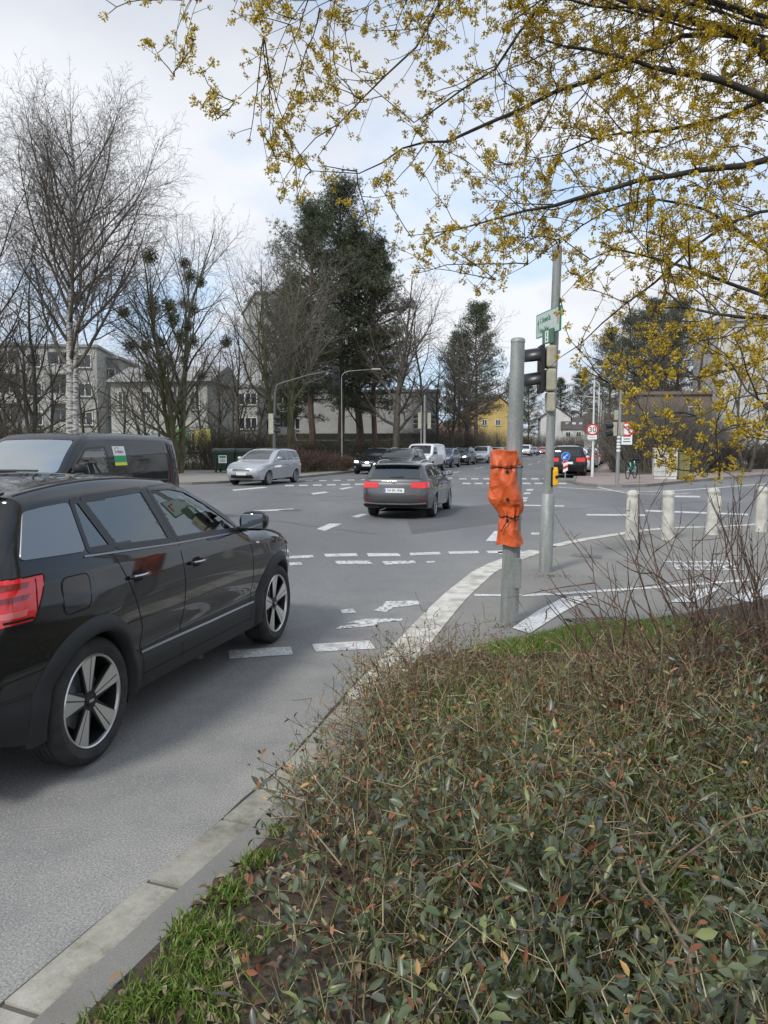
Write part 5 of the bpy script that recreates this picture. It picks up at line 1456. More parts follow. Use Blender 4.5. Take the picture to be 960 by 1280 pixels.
# --- concrete bollards
conc = noisy('weathered_concrete', (.40, .385, .33), (.62, .61, .55), 5, .85, detail=10, bs=.35, bd=.01)
t, b = nodes(conc)
for k, (px, py, lean, lb) in enumerate(((789, 674, .01, 'leftmost whitewashed concrete bollard, nearest the tall stepped mast'), (835, 674.5, -.008, 'second whitewashed concrete bollard from the left with a smooth round head'), (890, 668, .004, 'third concrete bollard from the left with a flaked side'), (951, 664.5, -.01, 'rightmost concrete bollard at the edge of the view'))):
    p = G(px, py, .03)
    bo = empty('concrete_bollard', p, k * .9, lb, 'bollard', 'white concrete bollards along the corner')
    rb_ = random.Random(k)
    mb = MB()
    mb.lathe([(0, .875), (.05, .872), (.092, .85), (.108, .815), (.112, .79), (.098, .772), (.095, .74)], n=28); mb.build('head', conc, bo, smooth=True)
    mb = MB(); mb.lathe([(.095, .745), (.098, .6), (.104, .4), (.110, .2), (.116, .0), (.118, -.03)], n=28); s_ = mb.build('shaft', conc, bo, smooth=True)
    for vtx in s_.data.vertices:
        a_ = math.atan2(vtx.co.y, vtx.co.x); vtx.co.x *= 1 + .02 * math.sin(a_ * 3 + vtx.co.z * 9 + k); vtx.co.y *= 1 + .02 * math.cos(a_ * 2 + vtx.co.z * 7)
    if k in (0, 2):
        mb = MB(); mb.box((-.09, -.065, .62), (.075, .05, .20), bev=.012, rz=.6); mb.box((-.088, -.068, .46), (.05, .04, .08), bev=.01, rz=.6); mb.build('patch', conc, bo)
    bo.rotation_euler = (lean * 2, lean, k * .9)

# --- far furniture
def lamp(px, py, pytop, arm, lb, h=None, z0=.11, armlen=1.6, r=.075, m='white_metal'):
    p = G(px, py, z0); H = AT(px, pytop, p.y).z - z0
    o = empty('street_lamp', p, 0, lb, 'street lamp', 'street lamps')
    pole(o, [(0, 0, 0), (0, 0, 1.0), (0, 0, 1.05), (0, 0, H - .4)], [r, r, r * .75, r * .55], 'pole', m, 12)
    mb = MB(); pts = [(0, 0, H - .4)]
    for k in range(1, 9):
        a_ = k / 8 * math.pi / 2 * .86; pts.append((arm * armlen * .35 * (1 - math.cos(a_)), 0, H - .4 + .42 * math.sin(a_)))
    pts.append((arm * armlen, 0, H + .12)); mb.tube(pts, [r * .5] * 9 + [r * .38], 8); mb.build('arm', M[m], o, smooth=True)
    mb = MB(); mb.box((arm * (armlen + .25), 0, H + .12), (.62, .24, .12), bev=.05); mb.build('lamp_head', M['cream'], o)
    return o
lamp(740.3, 596, 462, .15, 'straight white lamp post on the right pavement carrying the 30 sign', armlen=.5)
lamp(746.8, 583.5, 476, -1, 'white lamp post with a curved arm behind the 30 sign', r=.085)
lamp(749.8, 577, 497, -1, 'third white lamp post along the right pavement, with a curved arm', r=.085)
lamp(752.6, 572.5, 512, -1, 'farthest white lamp post along the right pavement', r=.085)
lamp(427.5, 588, 464, 1, 'pale lamp post with a long arm beside the red-brown brush', armlen=2.0, z0=.1, r=.06, m='galv')
lamp(583, 572, 503, 1, 'thin pale lamp post behind the queue of cars', armlen=1.2, z0=.1)
def disc_sign(name, p, r, lb, kind):
    o = empty(name, p, 0, lb, 'road sign')
    o.rotation_euler = (0, 0, R(-10))
    mb = MB(); mb.disc((0, 0, 0), r, (0, -1, 0), 40, th=.012); mb.build('back', M['galv'], o)
    mb = MB(); mb.disc((0, -.009, 0), r * .99, (0, -1, 0), 40, th=.004); mb.build('rim', M['sign_red'] if kind != 'blue' else M['sign_white'], o)
    mb = MB(); mb.disc((0, -.013, 0), r * (.74 if kind != 'blue' else .95), (0, -1, 0), 40, th=.003); mb.build('face', M['sign_white'] if kind != 'blue' else M['sign_blue'], o)
    return o
p = G(740.3, 596, .11)
q = AT(740.5, 537, p.y - .12); o = disc_sign('speed_limit_sign', q, .30, 'round red rimmed speed limit sign reading 30', '30')
text_mesh('number', '30', .40, M['ink'], (0, -.016, -.01), (R(90), 0, 0), o, .002)
mb = MB(); c_ = AT(740.5, 546.5, p.y - .12) - q; mb.box((0, 0, c_.z), (.46, .012, .22)); mb.build('sub_plate', M['sign_white'], o)
text_mesh('sub_plate_text', '22-6 h', .12, M['ink'], (0, -.008, c_.z - .005), (R(90), 0, 0), o, .001)
# far mast with signals and the no-turning sign
p = G(771.5, 605.5, .11); H = AT(773.5, 482, p.y).z
o = empty('signal_mast', p, 0, 'slim grey mast on the far right corner with a stickered middle', 'traffic signal pole')
pole(o, [(0, 0, 0), (.01, 0, 1.2), (.06, 0, H)], [.085, .075, .05], 'pole', 'galv', 14)
mb = MB()
for k, (z_, c) in enumerate(((1.35, 0), (1.5, 1), (1.62, 0), (1.75, 0), (1.9, 1))): mb.tube([(.012, 0, z_), (.015, 0, z_ + .08)], .081, 12, 0)
mb.build('stickers', M['sign_white'], o)
q = p.copy()
o = empty('traffic_light', q, 0, 'cream signal head with black hoods on the slim mast at the far right corner', 'traffic light')
zz1, zz2 = AT(768, 528, p.y).z - .11, AT(768, 545, p.y).z - .11
mb = MB()
for x in (-.16, .13): mb.box((x, 0, (zz1 + zz2) / 2), (.17, .2, zz1 - zz2), bev=.03)
mb.box((-.11, 0, AT(768, 519, p.y).z - .11), (.16, .16, .40), bev=.03); mb.build('housing', M['cream'], o)
for k in range(2):
    mb = MB(); mb.tube([(-.24, 0, zz1 - .13 - k * .32), (-.50, 0, zz1 - .16 - k * .32)], .11, 14); mb.build('hood', M['signal_black'], o)
p2 = AT(783.8, 536.5, p.y - .1); o = disc_sign('no_turning_sign', p2, .30, 'round red rimmed prohibition sign with a struck arrow by the slim mast', 'no')
mb = MB(); mb.tube([(.08, -.018, -.16), (.08, -.018, .05), (-.02, -.018, .12), (-.10, -.018, .05)], .022, 6); mb.build('arrow', M['ink'], o)
mb = MB(); mb.tube([(-.17, -.024, .17), (.17, -.024, -.17)], .022, 6); mb.build('bar', M['sign_red'], o)
mb = MB(); c_ = AT(784, 549, p.y - .1) - p2; mb.box((0, 0, c_.z), (.42, .012, .44)); mb.build('sub_plate', M['sign_white'], o)
mb = MB()
for k in range(3): mb.box((0, -.008, c_.z + .12 - k * .11), (.30 - .06 * (k % 2), .003, .035))
mb.build('sub_plate_text', M['ink'], o)
mb = MB(); mb.tube([(-.36, .06, -.1), (0, .02, -.1)], .02, 6); mb.build('bracket', M['galv'], o)
# keep left beacon
p = G(706.5, 600, .06)
mb = MB(); mb.prism([(p.x + 1.5 * math.cos(a) * .8 + 0.25 * math.sin(a), p.y + 1.4 * math.sin(a)) for a in np.linspace(0, 2 * math.pi, 20, endpoint=False)], -.01, .10); tag(mb.build('traffic_island_kerb', M['kerb_dark']), kind='structure')
o = disc_sign('keep_left_sign', Vector((p.x, p.y, AT(706.5, 570.5, p.y).z)), .21, 'blue round sign with a white arrow on a striped post behind the black parked car', 'blue')
mb = MB(); mb.tube([(.09, -.018, .09), (-.045, -.018, -.045)], .022, 6); mb.add([(-.11, -.020, -.11), (.015, -.020, -.10), (-.10, -.020, .015)], [(0, 1, 2)]); mb.build('arrow', M['sign_white'], o)
hz_ = o.location.z
mb = MB(); mb.tube([(0, .03, -hz_ + .1), (0, .03, .1)], .03, 8); mb.build('post', M['galv'], o)
mb = MB(); mbr = MB()
for k in range(5):
    z_ = -hz_ + .42 + k * .14
    (mbr if k % 2 else mb).add([(-.11, -.005, z_), (.11, -.005, z_ + .10), (.11, -.005, z_ + .24), (-.11, -.005, z_ + .14)], [(0, 1, 2, 3)])
mb.build('white_stripes', M['sign_white'], o); mbr.build('red_stripes', M['sign_red'], o)
# left arm mast with signal heads
M['galv_dark'] = mat('weathered_steel', (.10, .105, .10), .6, .3)
p = G(343.5, 600, .1); H1 = AT(343, 486, p.y).z
o = empty('overhead_signal_mast', p, 0, 'grey mast with a long arm reaching over the road beside the green bins', 'traffic signal pole')
mb = MB(); e1 = AT(420, 462, p.y - 1.0) - p; e0 = AT(344, 490, p.y) - p; e2 = AT(352, 479, p.y) - p; e3 = AT(385, 469, p.y - .5) - p
mb.tube([(0, 0, 0), (0, 0, e0.z * .5), e0, e0.lerp(e2, .5) + Vector((-.05, 0, .12)), e2, e3, e1], [.10, .08, .055, .05, .045, .038, .03], 12); mb.build('pole', M['galv_dark'], o, smooth=True)
o2 = empty('traffic_light', p, 0, 'signal head low on the mast beside the silver people carrier', 'traffic light')
zc = AT(347, 530, p.y).z - .1
mb = MB(); mb.box((-.13, 0, zc), (.24, .24, .95), bev=.03); mb.build('housing', M['cream'], o2)
for k in range(3): mb = MB(); mb.tube([(.02, 0, zc + .3 - k * .3), (.28, 0, zc + .28 - k * .3)], .11, 12); mb.build('hood', M['signal_black'], o2)
o2 = empty('traffic_light', p, 0, 'dark signal head hanging at the end of the long overhead arm', 'traffic light')
mb = MB(); mb.M = Matrix.Translation(e1 + Vector((0, 0, -.35))); mb.box((0, 0, 0), (.30, .25, .95), bev=.03); mb.tube([(0, 0, .4), (0, 0, .5)], .03, 6); mb.build('housing', M['signal_black'], o2)
mb = MB(); mb.M = Matrix.Translation(e1 + Vector((0, 0, -.35)))
for k in range(3): mb.tube([(0, -.1, .3 - k * .3), (0, -.3, .29 - k * .3)], .10, 12)
mb.build('hood', M['signal_black'], o2)
# twin signals in the middle of the far street
for (px, lb) in ((530.5, 'paired signal heads with cream backs on the left of the two masts behind the white van'),):
    p = G(px, 588, .0); H1 = AT(px, 494, p.y).z
    o = empty('signal_mast', p, 0, 'grey mast rising behind the white van at the street middle', 'traffic signal pole')
    pole(o, [(0, 0, 0), (0, 0, H1)], [.10, .07], 'pole', 'galv', 12)
    mb = MB(); e = AT(526.5, 525, p.y) - p; mb.tube([(e.x, 0, 0), (e.x, 0, e.z + 1.0)], .05, 8); mb.build('side_post', M['galv'], o)
    for (qx, s_, lb2) in ((524.5, -1, 'left one of the two signal heads behind the white van'), (536.5, 1, 'right one of the two signal heads behind the white van')):
        c_ = AT(qx, 526, p.y) - p
        o2 = empty('traffic_light', p, 0, lb2, 'traffic light')
        mb = MB(); mb.box((c_.x, 0, c_.z), (.24, .25, 1.1), bev=.03); mb.build('housing', M['cream'], o2)
        mb = MB()
        for k in range(3): mb.tube([(c_.x + s_ * .12, 0, c_.z + .34 - k * .34), (c_.x + s_ * .42, 0, c_.z + .32 - k * .34)], .13, 12)
        mb.build('hood', M['signal_black'], o2)
# green waste containers
gb = mat('dark_green_plastic', (.012, .035, .022), .45)
for k, (px, lb) in enumerate(((283, 'dark green wheeled waste container with a pale label, the left one'), (303, 'dark green wheeled waste container half hidden by the silver people carrier'))):
    p = G(px, 590.5, .12)
    o = empty('waste_container', p, R(-8), lb, 'bin', 'green waste containers')
    mb = MB(); w_ = 1.36
    vs = [(-w_ / 2 * .86, -.45, .22), (w_ / 2 * .86, -.45, .22), (w_ / 2 * .86, .45, .22), (-w_ / 2 * .86, .45, .22), (-w_ / 2, -.55, 1.18), (w_ / 2, -.55, 1.18), (w_ / 2, .55, 1.18), (-w_ / 2, .55, 1.18)]
    mb.add(vs, [(0, 3, 2, 1), (4, 5, 6, 7), (0, 1, 5, 4), (1, 2, 6, 5), (2, 3, 7, 6), (3, 0, 4, 7)]); 
    for x in (-.45, -.15, .15, .45): mb.box((x, -.515, .70), (.05, .05, .85))
    mb.box((0, 0, 1.17), (w_ + .1, 1.2, .07), bev=.02); mb.build('body', gb, o)
    mb = MB(); mb.prism([(-w_ / 2 - .03, 1.21), (-w_ / 2 - .03, 1.27)] + [(w_ / 2 + .03, 1.27), (w_ / 2 + .03, 1.21)], -.6, .6)
    mb.v = [(a_, -c_, b_) for a_, b_, c_ in mb.v]
    nn = 10; V_ = []
    for x in (-w_ / 2 - .03, w_ / 2 + .03):
        for j in range(nn + 1): a_ = math.pi * j / nn; V_.append((x, -.6 * math.cos(a_), 1.22 + .22 * math.sin(a_)))
    mb.add(V_, [(j, j + 1, nn + 2 + j, nn + 1 + j) for j in range(nn)] + [tuple(range(nn + 1)), tuple(range(nn + 1, 2 * nn + 2))[::-1]]); mb.build('lid', gb, o)
    for x in (-.5, .5):
        for y in (-.4, .4): mb = MB(); mb.lathe([(0, -.03), (.10, -.03), (.10, .03), (0, .03)], (x, y, .11), 'X', 14); mb.build('wheel', M['rubber'], o)
    if k == 0:
        mb = MB(); mb.box((-.02, -.555, .80), (.50, .01, .46)); mb.build('label_sheet', M['sign_white'], o)
        mb = MB(); mb.box((-.02, -.562, .93), (.40, .004, .12)); mb.build('label_print', M['sign_green'], o)
        mb = MB(); 
        for j in range(3): mb.box((-.02, -.562, .80 - j * .07), (.36, .004, .025))
        mb.build('label_text', M['ink'], o)
# utility cabinets, right
p = G(830.5, 599, .12)
cab = noisy('cabinet_grey', (.42, .42, .38), (.60, .60, .56), 3, .6, detail=9, bs=0)
o = empty('utility_cabinet', p, R(-8), 'pale grey street cabinet with stickers and graffiti in front of the brown bushes', 'utility box')
wd = 1.05; ht = AT(830, 560.5, p.y).z - .12
mb = MB(); mb.box((0, 0, ht / 2 + .06), (wd, .45, ht - .16), bev=.01); mb.box((0, 0, .06), (wd - .04, .42, .12)); mb.build('body', cab, o)
mb = MB(); mb.box((0, 0, ht - .01), (wd + .06, .50, .07), bev=.02); mb.build('roof', cab, o)
mb = MB(); mb.box((-.0, -.228, ht / 2), (.012, .006, ht - .3)); mb.box((0, -.228, .36), (wd - .04, .006, .012)); mb.box((.06, -.235, ht * .55), (.03, .02, .14)); mb.build('door_gap', M['ink'], o)
rg = random.Random(11)
mb = MB(); 
for k in range(13): mb.box((rg.uniform(-.42, .42), -.229 - .0006 * k, rg.uniform(.6, ht - .3)), (rg.uniform(.05, .15), .004, rg.uniform(.04, .14)))
mb.build('stickers', M['sign_white'], o)
for mt, n_, c0 in ((M['ink'], 5, (-.2, 1.1)), (mat('purple_spray', (.30, .04, .28), .6), 4, (.22, .75)), (M['ink'], 4, (.25, 1.35))):
    mb = MB()
    for k in range(n_):
        pts = []; x, z = c0[0] + rg.uniform(-.18, .1), c0[1] + rg.uniform(-.1, .1)
        for j in range(7): pts.append((x, -.240, z)); x += rg.uniform(-.06, .09); z += rg.uniform(-.12, .12)
        mb.tube(pts, .010, 5)
    mb.build('graffiti', mt, o)
p = G(854, 599, .12)
o = empty('utility_cabinet', p, R(-8), 'narrow yellow-green street cabinet right beside the graffiti cabinet', 'utility box')
yc_ = noisy('ochre_plastic', (.22, .20, .07), (.16, .15, .055), 3, .6, bs=0)
mb = MB(); mb.box((0, .1, .62), (.55, .32, 1.2), bev=.02); mb.box((0, .1, .06), (.50, .28, .12)); mb.build('body', yc_, o); mb = MB(); mb.box((0, .1, 1.24), (.60, .36, .06), bev=.02); mb.build('roof', yc_, o); mb = MB(); mb.box((0, -.063, .62), (.01, .006, 1.0)); mb.box((.1, -.068, .7), (.03, .02, .1)); mb.build('door_gap', M['ink'], o)
# rental bicycle
p = G(789, 598.5, .11)
bk = empty('bicycle', p, R(55), 'mint green rental bicycle parked by the bushes on the far pavement', 'bicycle')
mint = mat('mint_enamel', (.16, .62, .48), .3, 0, .6)
for x in (-.55, .55):
    mb = MB(); mb.tube([(x + .33 * math.cos(a), 0, .35 + .33 * math.sin(a)) for a in np.linspace(0, 2 * math.pi, 33)], .022, 8, 0, False); w_ = mb.build('wheel', M['rubber'], bk, smooth=True)
    mb = MB()
    for k in range(12): a = k * math.pi / 6; mb.tube([(x, 0, .35), (x + .32 * math.cos(a), 0, .35 + .32 * math.sin(a))], .003, 4)
    mb.tube([(x, -.04, .35), (x, .04, .35)], .03, 8); mb.build('spokes', M['rim'], w_)
    mb = MB(); mb.tube([(x + .37 * math.cos(a), 0, .35 + .37 * math.sin(a)) for a in np.linspace(.2, math.pi - .1, 14)], .025, 6); mb.build('mudguard', M['black'], bk)
mb = MB(); mb.tube([(.50, 0, .62), (.42, 0, .86)], .028, 8); mb.tube([(.47, 0, .72), (.25, 0, .42), (0, 0, .32), (-.12, 0, .34)], .034, 8); mb.tube([(-.10, 0, .32), (-.22, 0, .80)], .028, 8); mb.tube([(-.10, 0, .32), (-.55, 0, .35)], .02, 8); mb.tube([(-.55, 0, .35), (-.18, 0, .66)], .016, 8); mb.tube([(.50, .05, .60), (.55, .05, .35)], .016, 8); mb.tube([(.50, -.05, .60), (.55, -.05, .35)], .016, 8)
mb.build('frame', mint, bk, smooth=True)
mb = MB(); mb.tube([(.42, 0, .86), (.38, 0, 1.02)], .016, 8); mb.tube([(.22, .30, 1.04), (.36, .22, 1.05), (.38, 0, 1.02), (.36, -.22, 1.05), (.22, -.30, 1.04)], .014, 8); mb.build('handlebar', M['black'], bk, smooth=True)
mb = MB(); mb.tube([(-.22, 0, .80), (-.25, 0, .90)], .014, 8); mb.box((-.26, 0, .93), (.26, .17, .06), bev=.025); mb.build('saddle', M['black'], bk)
mb = MB(); mb.box((.66, 0, .86), (.30, .38, .24), bev=.02); mb.tube([(.5, 0, .7), (.64, 0, .76)], .015, 6); mb.build('basket', M['black'], bk)
mb = MB(); mb.lathe([(0, -.03), (.09, -.03), (.09, .03), (0, .03)], (-.10, 0, .32), 'Y', 16); mb.tube([(-.10, .03, .32), (-.02, .10, .18)], .012, 6); mb.tube([(-.10, -.03, .32), (-.18, -.10, .46)], .012, 6); mb.build('crank', M['black'], bk)
# blue cabin behind
p = G(789, 586, .11)
o = empty('portable_cabin', p, R(5), 'narrow blue cabin with a pale roof behind the rental bicycle', 'cabin')
mb = MB(); mb.box((0, 0, 1.0), (1.0, 1.0, 2.0), bev=.03); mb.build('wall', noisy('blue_plastic', (.02, .17, .42), (.03, .22, .50), 3, .5, bs=0), o)
mb = MB(); mb.prism([(-.55, -.55), (.55, -.55), (.55, .55), (-.55, .55)], 2.0, 2.08); mb.lathe([(.52, 2.08), (.3, 2.26), (0, 2.30)], n=12); mb.build('roof', M['sign_white'], o)
mb = MB(); mb.box((0, -.51, .98), (.66, .02, 1.75)); mb.box((.25, -.53, 1.0), (.04, .03, .14)); mb.build('door', M['sign_blue'], o)

# ================================================================== BUILDINGS
def wallm(name, c, c2): return noisy(name, c, c2, .7, .9, detail=10, bs=.15)
M['plaster'] = wallm('pale_plaster', (.36, .36, .345), (.45, .45, .43)); M['plaster_w'] = wallm('white_plaster', (.48, .48, .465), (.58, .58, .56)); M['plaster_g'] = wallm('grey_concrete', (.25, .25, .24), (.33, .33, .315))
M['yellow_plaster'] = wallm('yellow_plaster', (.50, .36, .12), (.58, .43, .17)); M['brown_wall'] = wallm('brown_wall', (.16, .125, .095), (.21, .165, .13))
M['roof_tile'] = noisy('roof_tiles', (.055, .048, .045), (.10, .08, .07), 3, .8, stretch=(1, 1, 6)); M['roof_brown'] = noisy('brown_tiles', (.14, .075, .05), (.20, .11, .075), 3, .8)
M['win'] = mat('window_glass', (.03, .036, .042), .04, 0, 0, .9); M['win_frame'] = mat('window_frame', (.70, .70, .68), .5)
def building(name, label, px0, px1, pytop, Y, depth, yaw, wall, floors, cols, roof='flat', roofm='roof_tile', winw=1.3, winh=1.3, balc=(), gable=3.0, cat='building', skip=(), base=.1):
    """Front face spans px0..px1 at distance Y, top at pytop."""
    a = AT(px0, 560, Y); bq = AT(px1, 560, Y); Wd = (bq.x - a.x) / math.cos(yaw) if abs(yaw) < 1.2 else (bq.x - a.x)
    H = AT(px0, pytop, Y).z - base
    o = empty(name, ((a.x + bq.x) / 2, Y, base), yaw, label, cat)
    mb = MB(); mb.box((0, depth / 2, H / 2), (Wd, depth, H)); mb.build('wall', M[wall], o)
    fh = H / floors
    for f in range(floors):
        for c in range(cols):
            if (f, c) in skip: continue
            x = -Wd / 2 + Wd * (c + .5) / cols; z = fh * f + fh * .52
            if (c in balc):
                mb = MB(); mb.box((x, -.65, fh * f + .1), (Wd / cols * .86, 1.3, .16)); mb.build('balcony_slab', M['plaster_g'], o)
                mb = MB(); mb.box((x, -1.28, fh * f + .62), (Wd / cols * .86, .06, .9)); mb.build('balcony_front', M['plaster_w'], o)
                mb = MB(); mb.box((x, -.02, fh * f + 1.25), (winw * 1.5, .06, 2.2)); w_ = mb.build('balcony_door', M['win'], o)
                mb = MB(); mb.box((x, -.06, fh * f + 1.25), (.07, .05, 2.2)); mb.build('frame', M['win_frame'], w_)
            else:
                mb = MB(); mb.box((x, -.012, z), (winw, .05, winh)); w_ = mb.build('window', M['win'], o)
                mb = MB()
                for (dx_, dz_, w2, h2) in ((0, winh / 2, winw + .1, .09), (0, -winh / 2, winw + .1, .09), (-winw / 2, 0, .09, winh), (winw / 2, 0, .09, winh), (0, 0, .07, winh)): mb.box((x + dx_, -.03, z + dz_), (w2, .08, h2))
                mb.build('frame', M['win_frame'], w_)
                mb = MB(); mb.box((x, -.08, z - winh / 2 - .08), (winw + .2, .18, .05)); mb.build('sill', M['plaster_g'], w_)
    mb = MB()
    if roof == 'flat': mb.box((0, depth / 2, H + .12), (Wd + .4, depth + .4, .26))
    elif roof == 'gable_side':   # ridge parallel to the front
        vs = [(-Wd / 2 - .4, -.5, H - .1), (Wd / 2 + .4, -.5, H - .1), (Wd / 2 + .4, depth + .5, H - .1), (-Wd / 2 - .4, depth + .5, H - .1), (-Wd / 2 - .4, depth / 2, H + gable), (Wd / 2 + .4, depth / 2, H + gable)]
        mb.add(vs, [(0, 1, 5, 4), (2, 3, 4, 5), (0, 4, 3), (1, 2, 5), (0, 3, 2, 1)])
    else:                        # gable faces us
        vs = [(-Wd / 2 - .4, -.4, H - .25), (0, -.4, H + gable), (Wd / 2 + .4, -.4, H - .25), (-Wd / 2 - .4, depth, H - .25), (0, depth, H + gable), (Wd / 2 + .4, depth, H - .25)]
        vs2 = [(x, y, z + .22) for x, y, z in vs]
        mb.add(vs + vs2, [(6, 7, 10, 9), (7, 8, 11, 10), (0, 3, 4, 1), (1, 4, 5, 2), (0, 1, 7, 6), (1, 2, 8, 7), (3, 9, 10, 4), (4, 10, 11, 5), (0, 6, 9, 3), (2, 5, 11, 8)])
        g_ = MB(); g_.add([(-Wd / 2, .01, H), (Wd / 2, .01, H), (0, .01, H + gable - .1), (-Wd / 2, depth - .1, H), (Wd / 2, depth - .1, H), (0, depth - .1, H + gable - .1)], [(0, 1, 2), (3, 5, 4)]); g_.build('gable', M[wall], o)
    r_ = mb.build('roof', M[roofm], o)
    return o, Wd, H
building('apartment_block', 'four storey pale apartment block with balconies behind the leftmost trees', -120, 118, 432, 78, 12, R(8), 'plaster', 4, 8, balc=(1, 4, 6), roofm='plaster_g')
building('house', 'white two storey house with narrow windows and a grey roof behind the mistletoe tree', 138, 262, 476, 72, 10, R(-6), 'plaster', 2, 4, 'gable_side', 'plaster_g', .8, 1.7, gable=1.8)
building('apartment_block', 'grey block with small windows between the birch and the white house', 104, 150, 448, 84, 10, R(5), 'plaster_g', 3, 2, roofm='plaster_g')
building('apartment_block', 'low pale block left of the tall tower block', 262, 322, 484, 88, 12, R(0), 'plaster', 3, 4, roofm='plaster_g')
o, Wd, H = building('tower_block', 'tall grey-white tower block behind the pines with a column of balconies', 324, 384, 368, 95, 16, R(16), 'plaster', 7, 3, roofm='plaster_g', balc=(1,), winw=1.1)
mb = MB(); mb.box((Wd / 2 - 1.5, 8, H + .9), (3, 5, 1.6)); mb.build('plant_room', M['plaster_g'], o)
mb = MB(); mb.box((Wd / 2 + 2.4, 5, H * .47), (4.8, 10, H * .94)); mb.build('stair_wing', M['plaster'], o)
o, Wd, H = building('low_hall', 'long windowless grey building with a dark edge behind the pine trunks', 374, 548, 490, 84, 12, R(-4), 'plaster_g', 1, 3, winw=1.6, winh=1.0, skip=((0, 0), (0, 1), (0, 2)), roofm='plaster_g')
mb = MB(); mb.box((0, -1.6, 2.7), (Wd * .98, 3.2, .45)); mb.build('canopy_edge', M['ink'], o)
mb = MB(); mb.box((0, -1.5, 1.25), (Wd * .97, 2.8, 2.5)); mb.build('annex_wall', M['plaster_g'], o)
for k in range(9): mb = MB(); mb.box((-Wd / 2 + Wd * (k + .5) / 9, -2.92, 1.4), (1.6 + (k % 3) * .7, .06, 1.5)); mb.build('window', M['win'], o)
building('house', 'yellow house with its gable towards the street left of the two masts', 596, 648, 516, 168, 14, R(12), 'yellow_plaster', 2, 3, 'gable_front', 'roof_brown', 1.1, 1.2, gable=3.6)
building('house', 'white gabled house between the tall mast and the 30 sign', 676, 712, 522, 228, 16, R(-8), 'plaster_w', 2, 2, 'gable_front', 'roof_tile', 1.1, 1.2, gable=3.2)
o, Wd, H = building('house', 'house with a dark tiled roof and bright rooflights behind the lamp posts', 704, 742, 536, 222, 16, R(-10), 'plaster_w', 2, 3, 'gable_side', 'roof_tile', gable=3.6)
for k in range(4): mb = MB(); mb.M = Matrix.Translation((-Wd / 2 + 1.4 + k * 1.9, 3.2, H + 1.55)) @ Matrix.Rotation(R(24), 4, 'X'); mb.box((0, 0, .05), (1.0, 1.5, .16)); mb.build('skylight', mat('skylight_glass', (.75, .8, .85), .05, .9) if k == 0 else M['skyl'], o); M['skyl'] = bpy.data.materials['skylight_glass']
building('house', 'long dark roofed house far down the street above the parked cars', 738, 800, 536, 150, 12, R(-10), 'plaster', 2, 4, 'gable_side', 'roof_tile', gable=3.0)
building('apartment_block', 'large white building at the right edge behind the yellow blossom', 905, 1120, 398, 62, 14, R(-14), 'plaster_w', 5, 5, winw=1.2, roofm='plaster_g', skip=tuple((f, 0) for f in range(5)))
o, Wd, H = building('garage_building', 'plain dark brown flat roofed building behind the big bare bush', 800, 906, 493, 66, 9, R(-6), 'brown_wall', 2, 4, winw=1.0, winh=.8, roofm='brown_wall', skip=tuple((f, c) for f in range(2) for c in range(4) if (f + c) % 3))
for (px, Y, s, lb) in ((560, 150, 8, 'pale distant house behind the queueing cars'),):
    building('house', lb, 556, 592, 545, 130, 10, R(8), 'plaster', 2, 4, 'gable_side', 'roof_brown', gable=2.4)
mb = MB(); mb.box((0, 0, .9), (3.2, .1, .9), bev=.01)
for x in (-1.4, 1.4): mb.box((x, 0, .5), (.08, .08, 1.0))
p = G(190, 590, .12); p = Vector((p.x * 1.05, p.y * 1.2, .12))
sgo = empty('notice_board', p, 0, 'small yellow-green notice boards on posts behind the black van', 'notice board')
for k, (x, c) in enumerate(((-1.6, M['sign_pale']), (0, mat('poster_green', (.10, .35, .10), .5)), (1.6, mat('poster_yellow', (.55, .50, .12), .5)))):
    mb = MB(); mb.box((x, 0, 2.2), (1.2, .05, 1.2)); mb.build('poster', c, sgo)
    mb = MB(); mb.box((x, .05, 1.4), (.08, .08, 2.8)); mb.build('post', M['galv'], sgo)
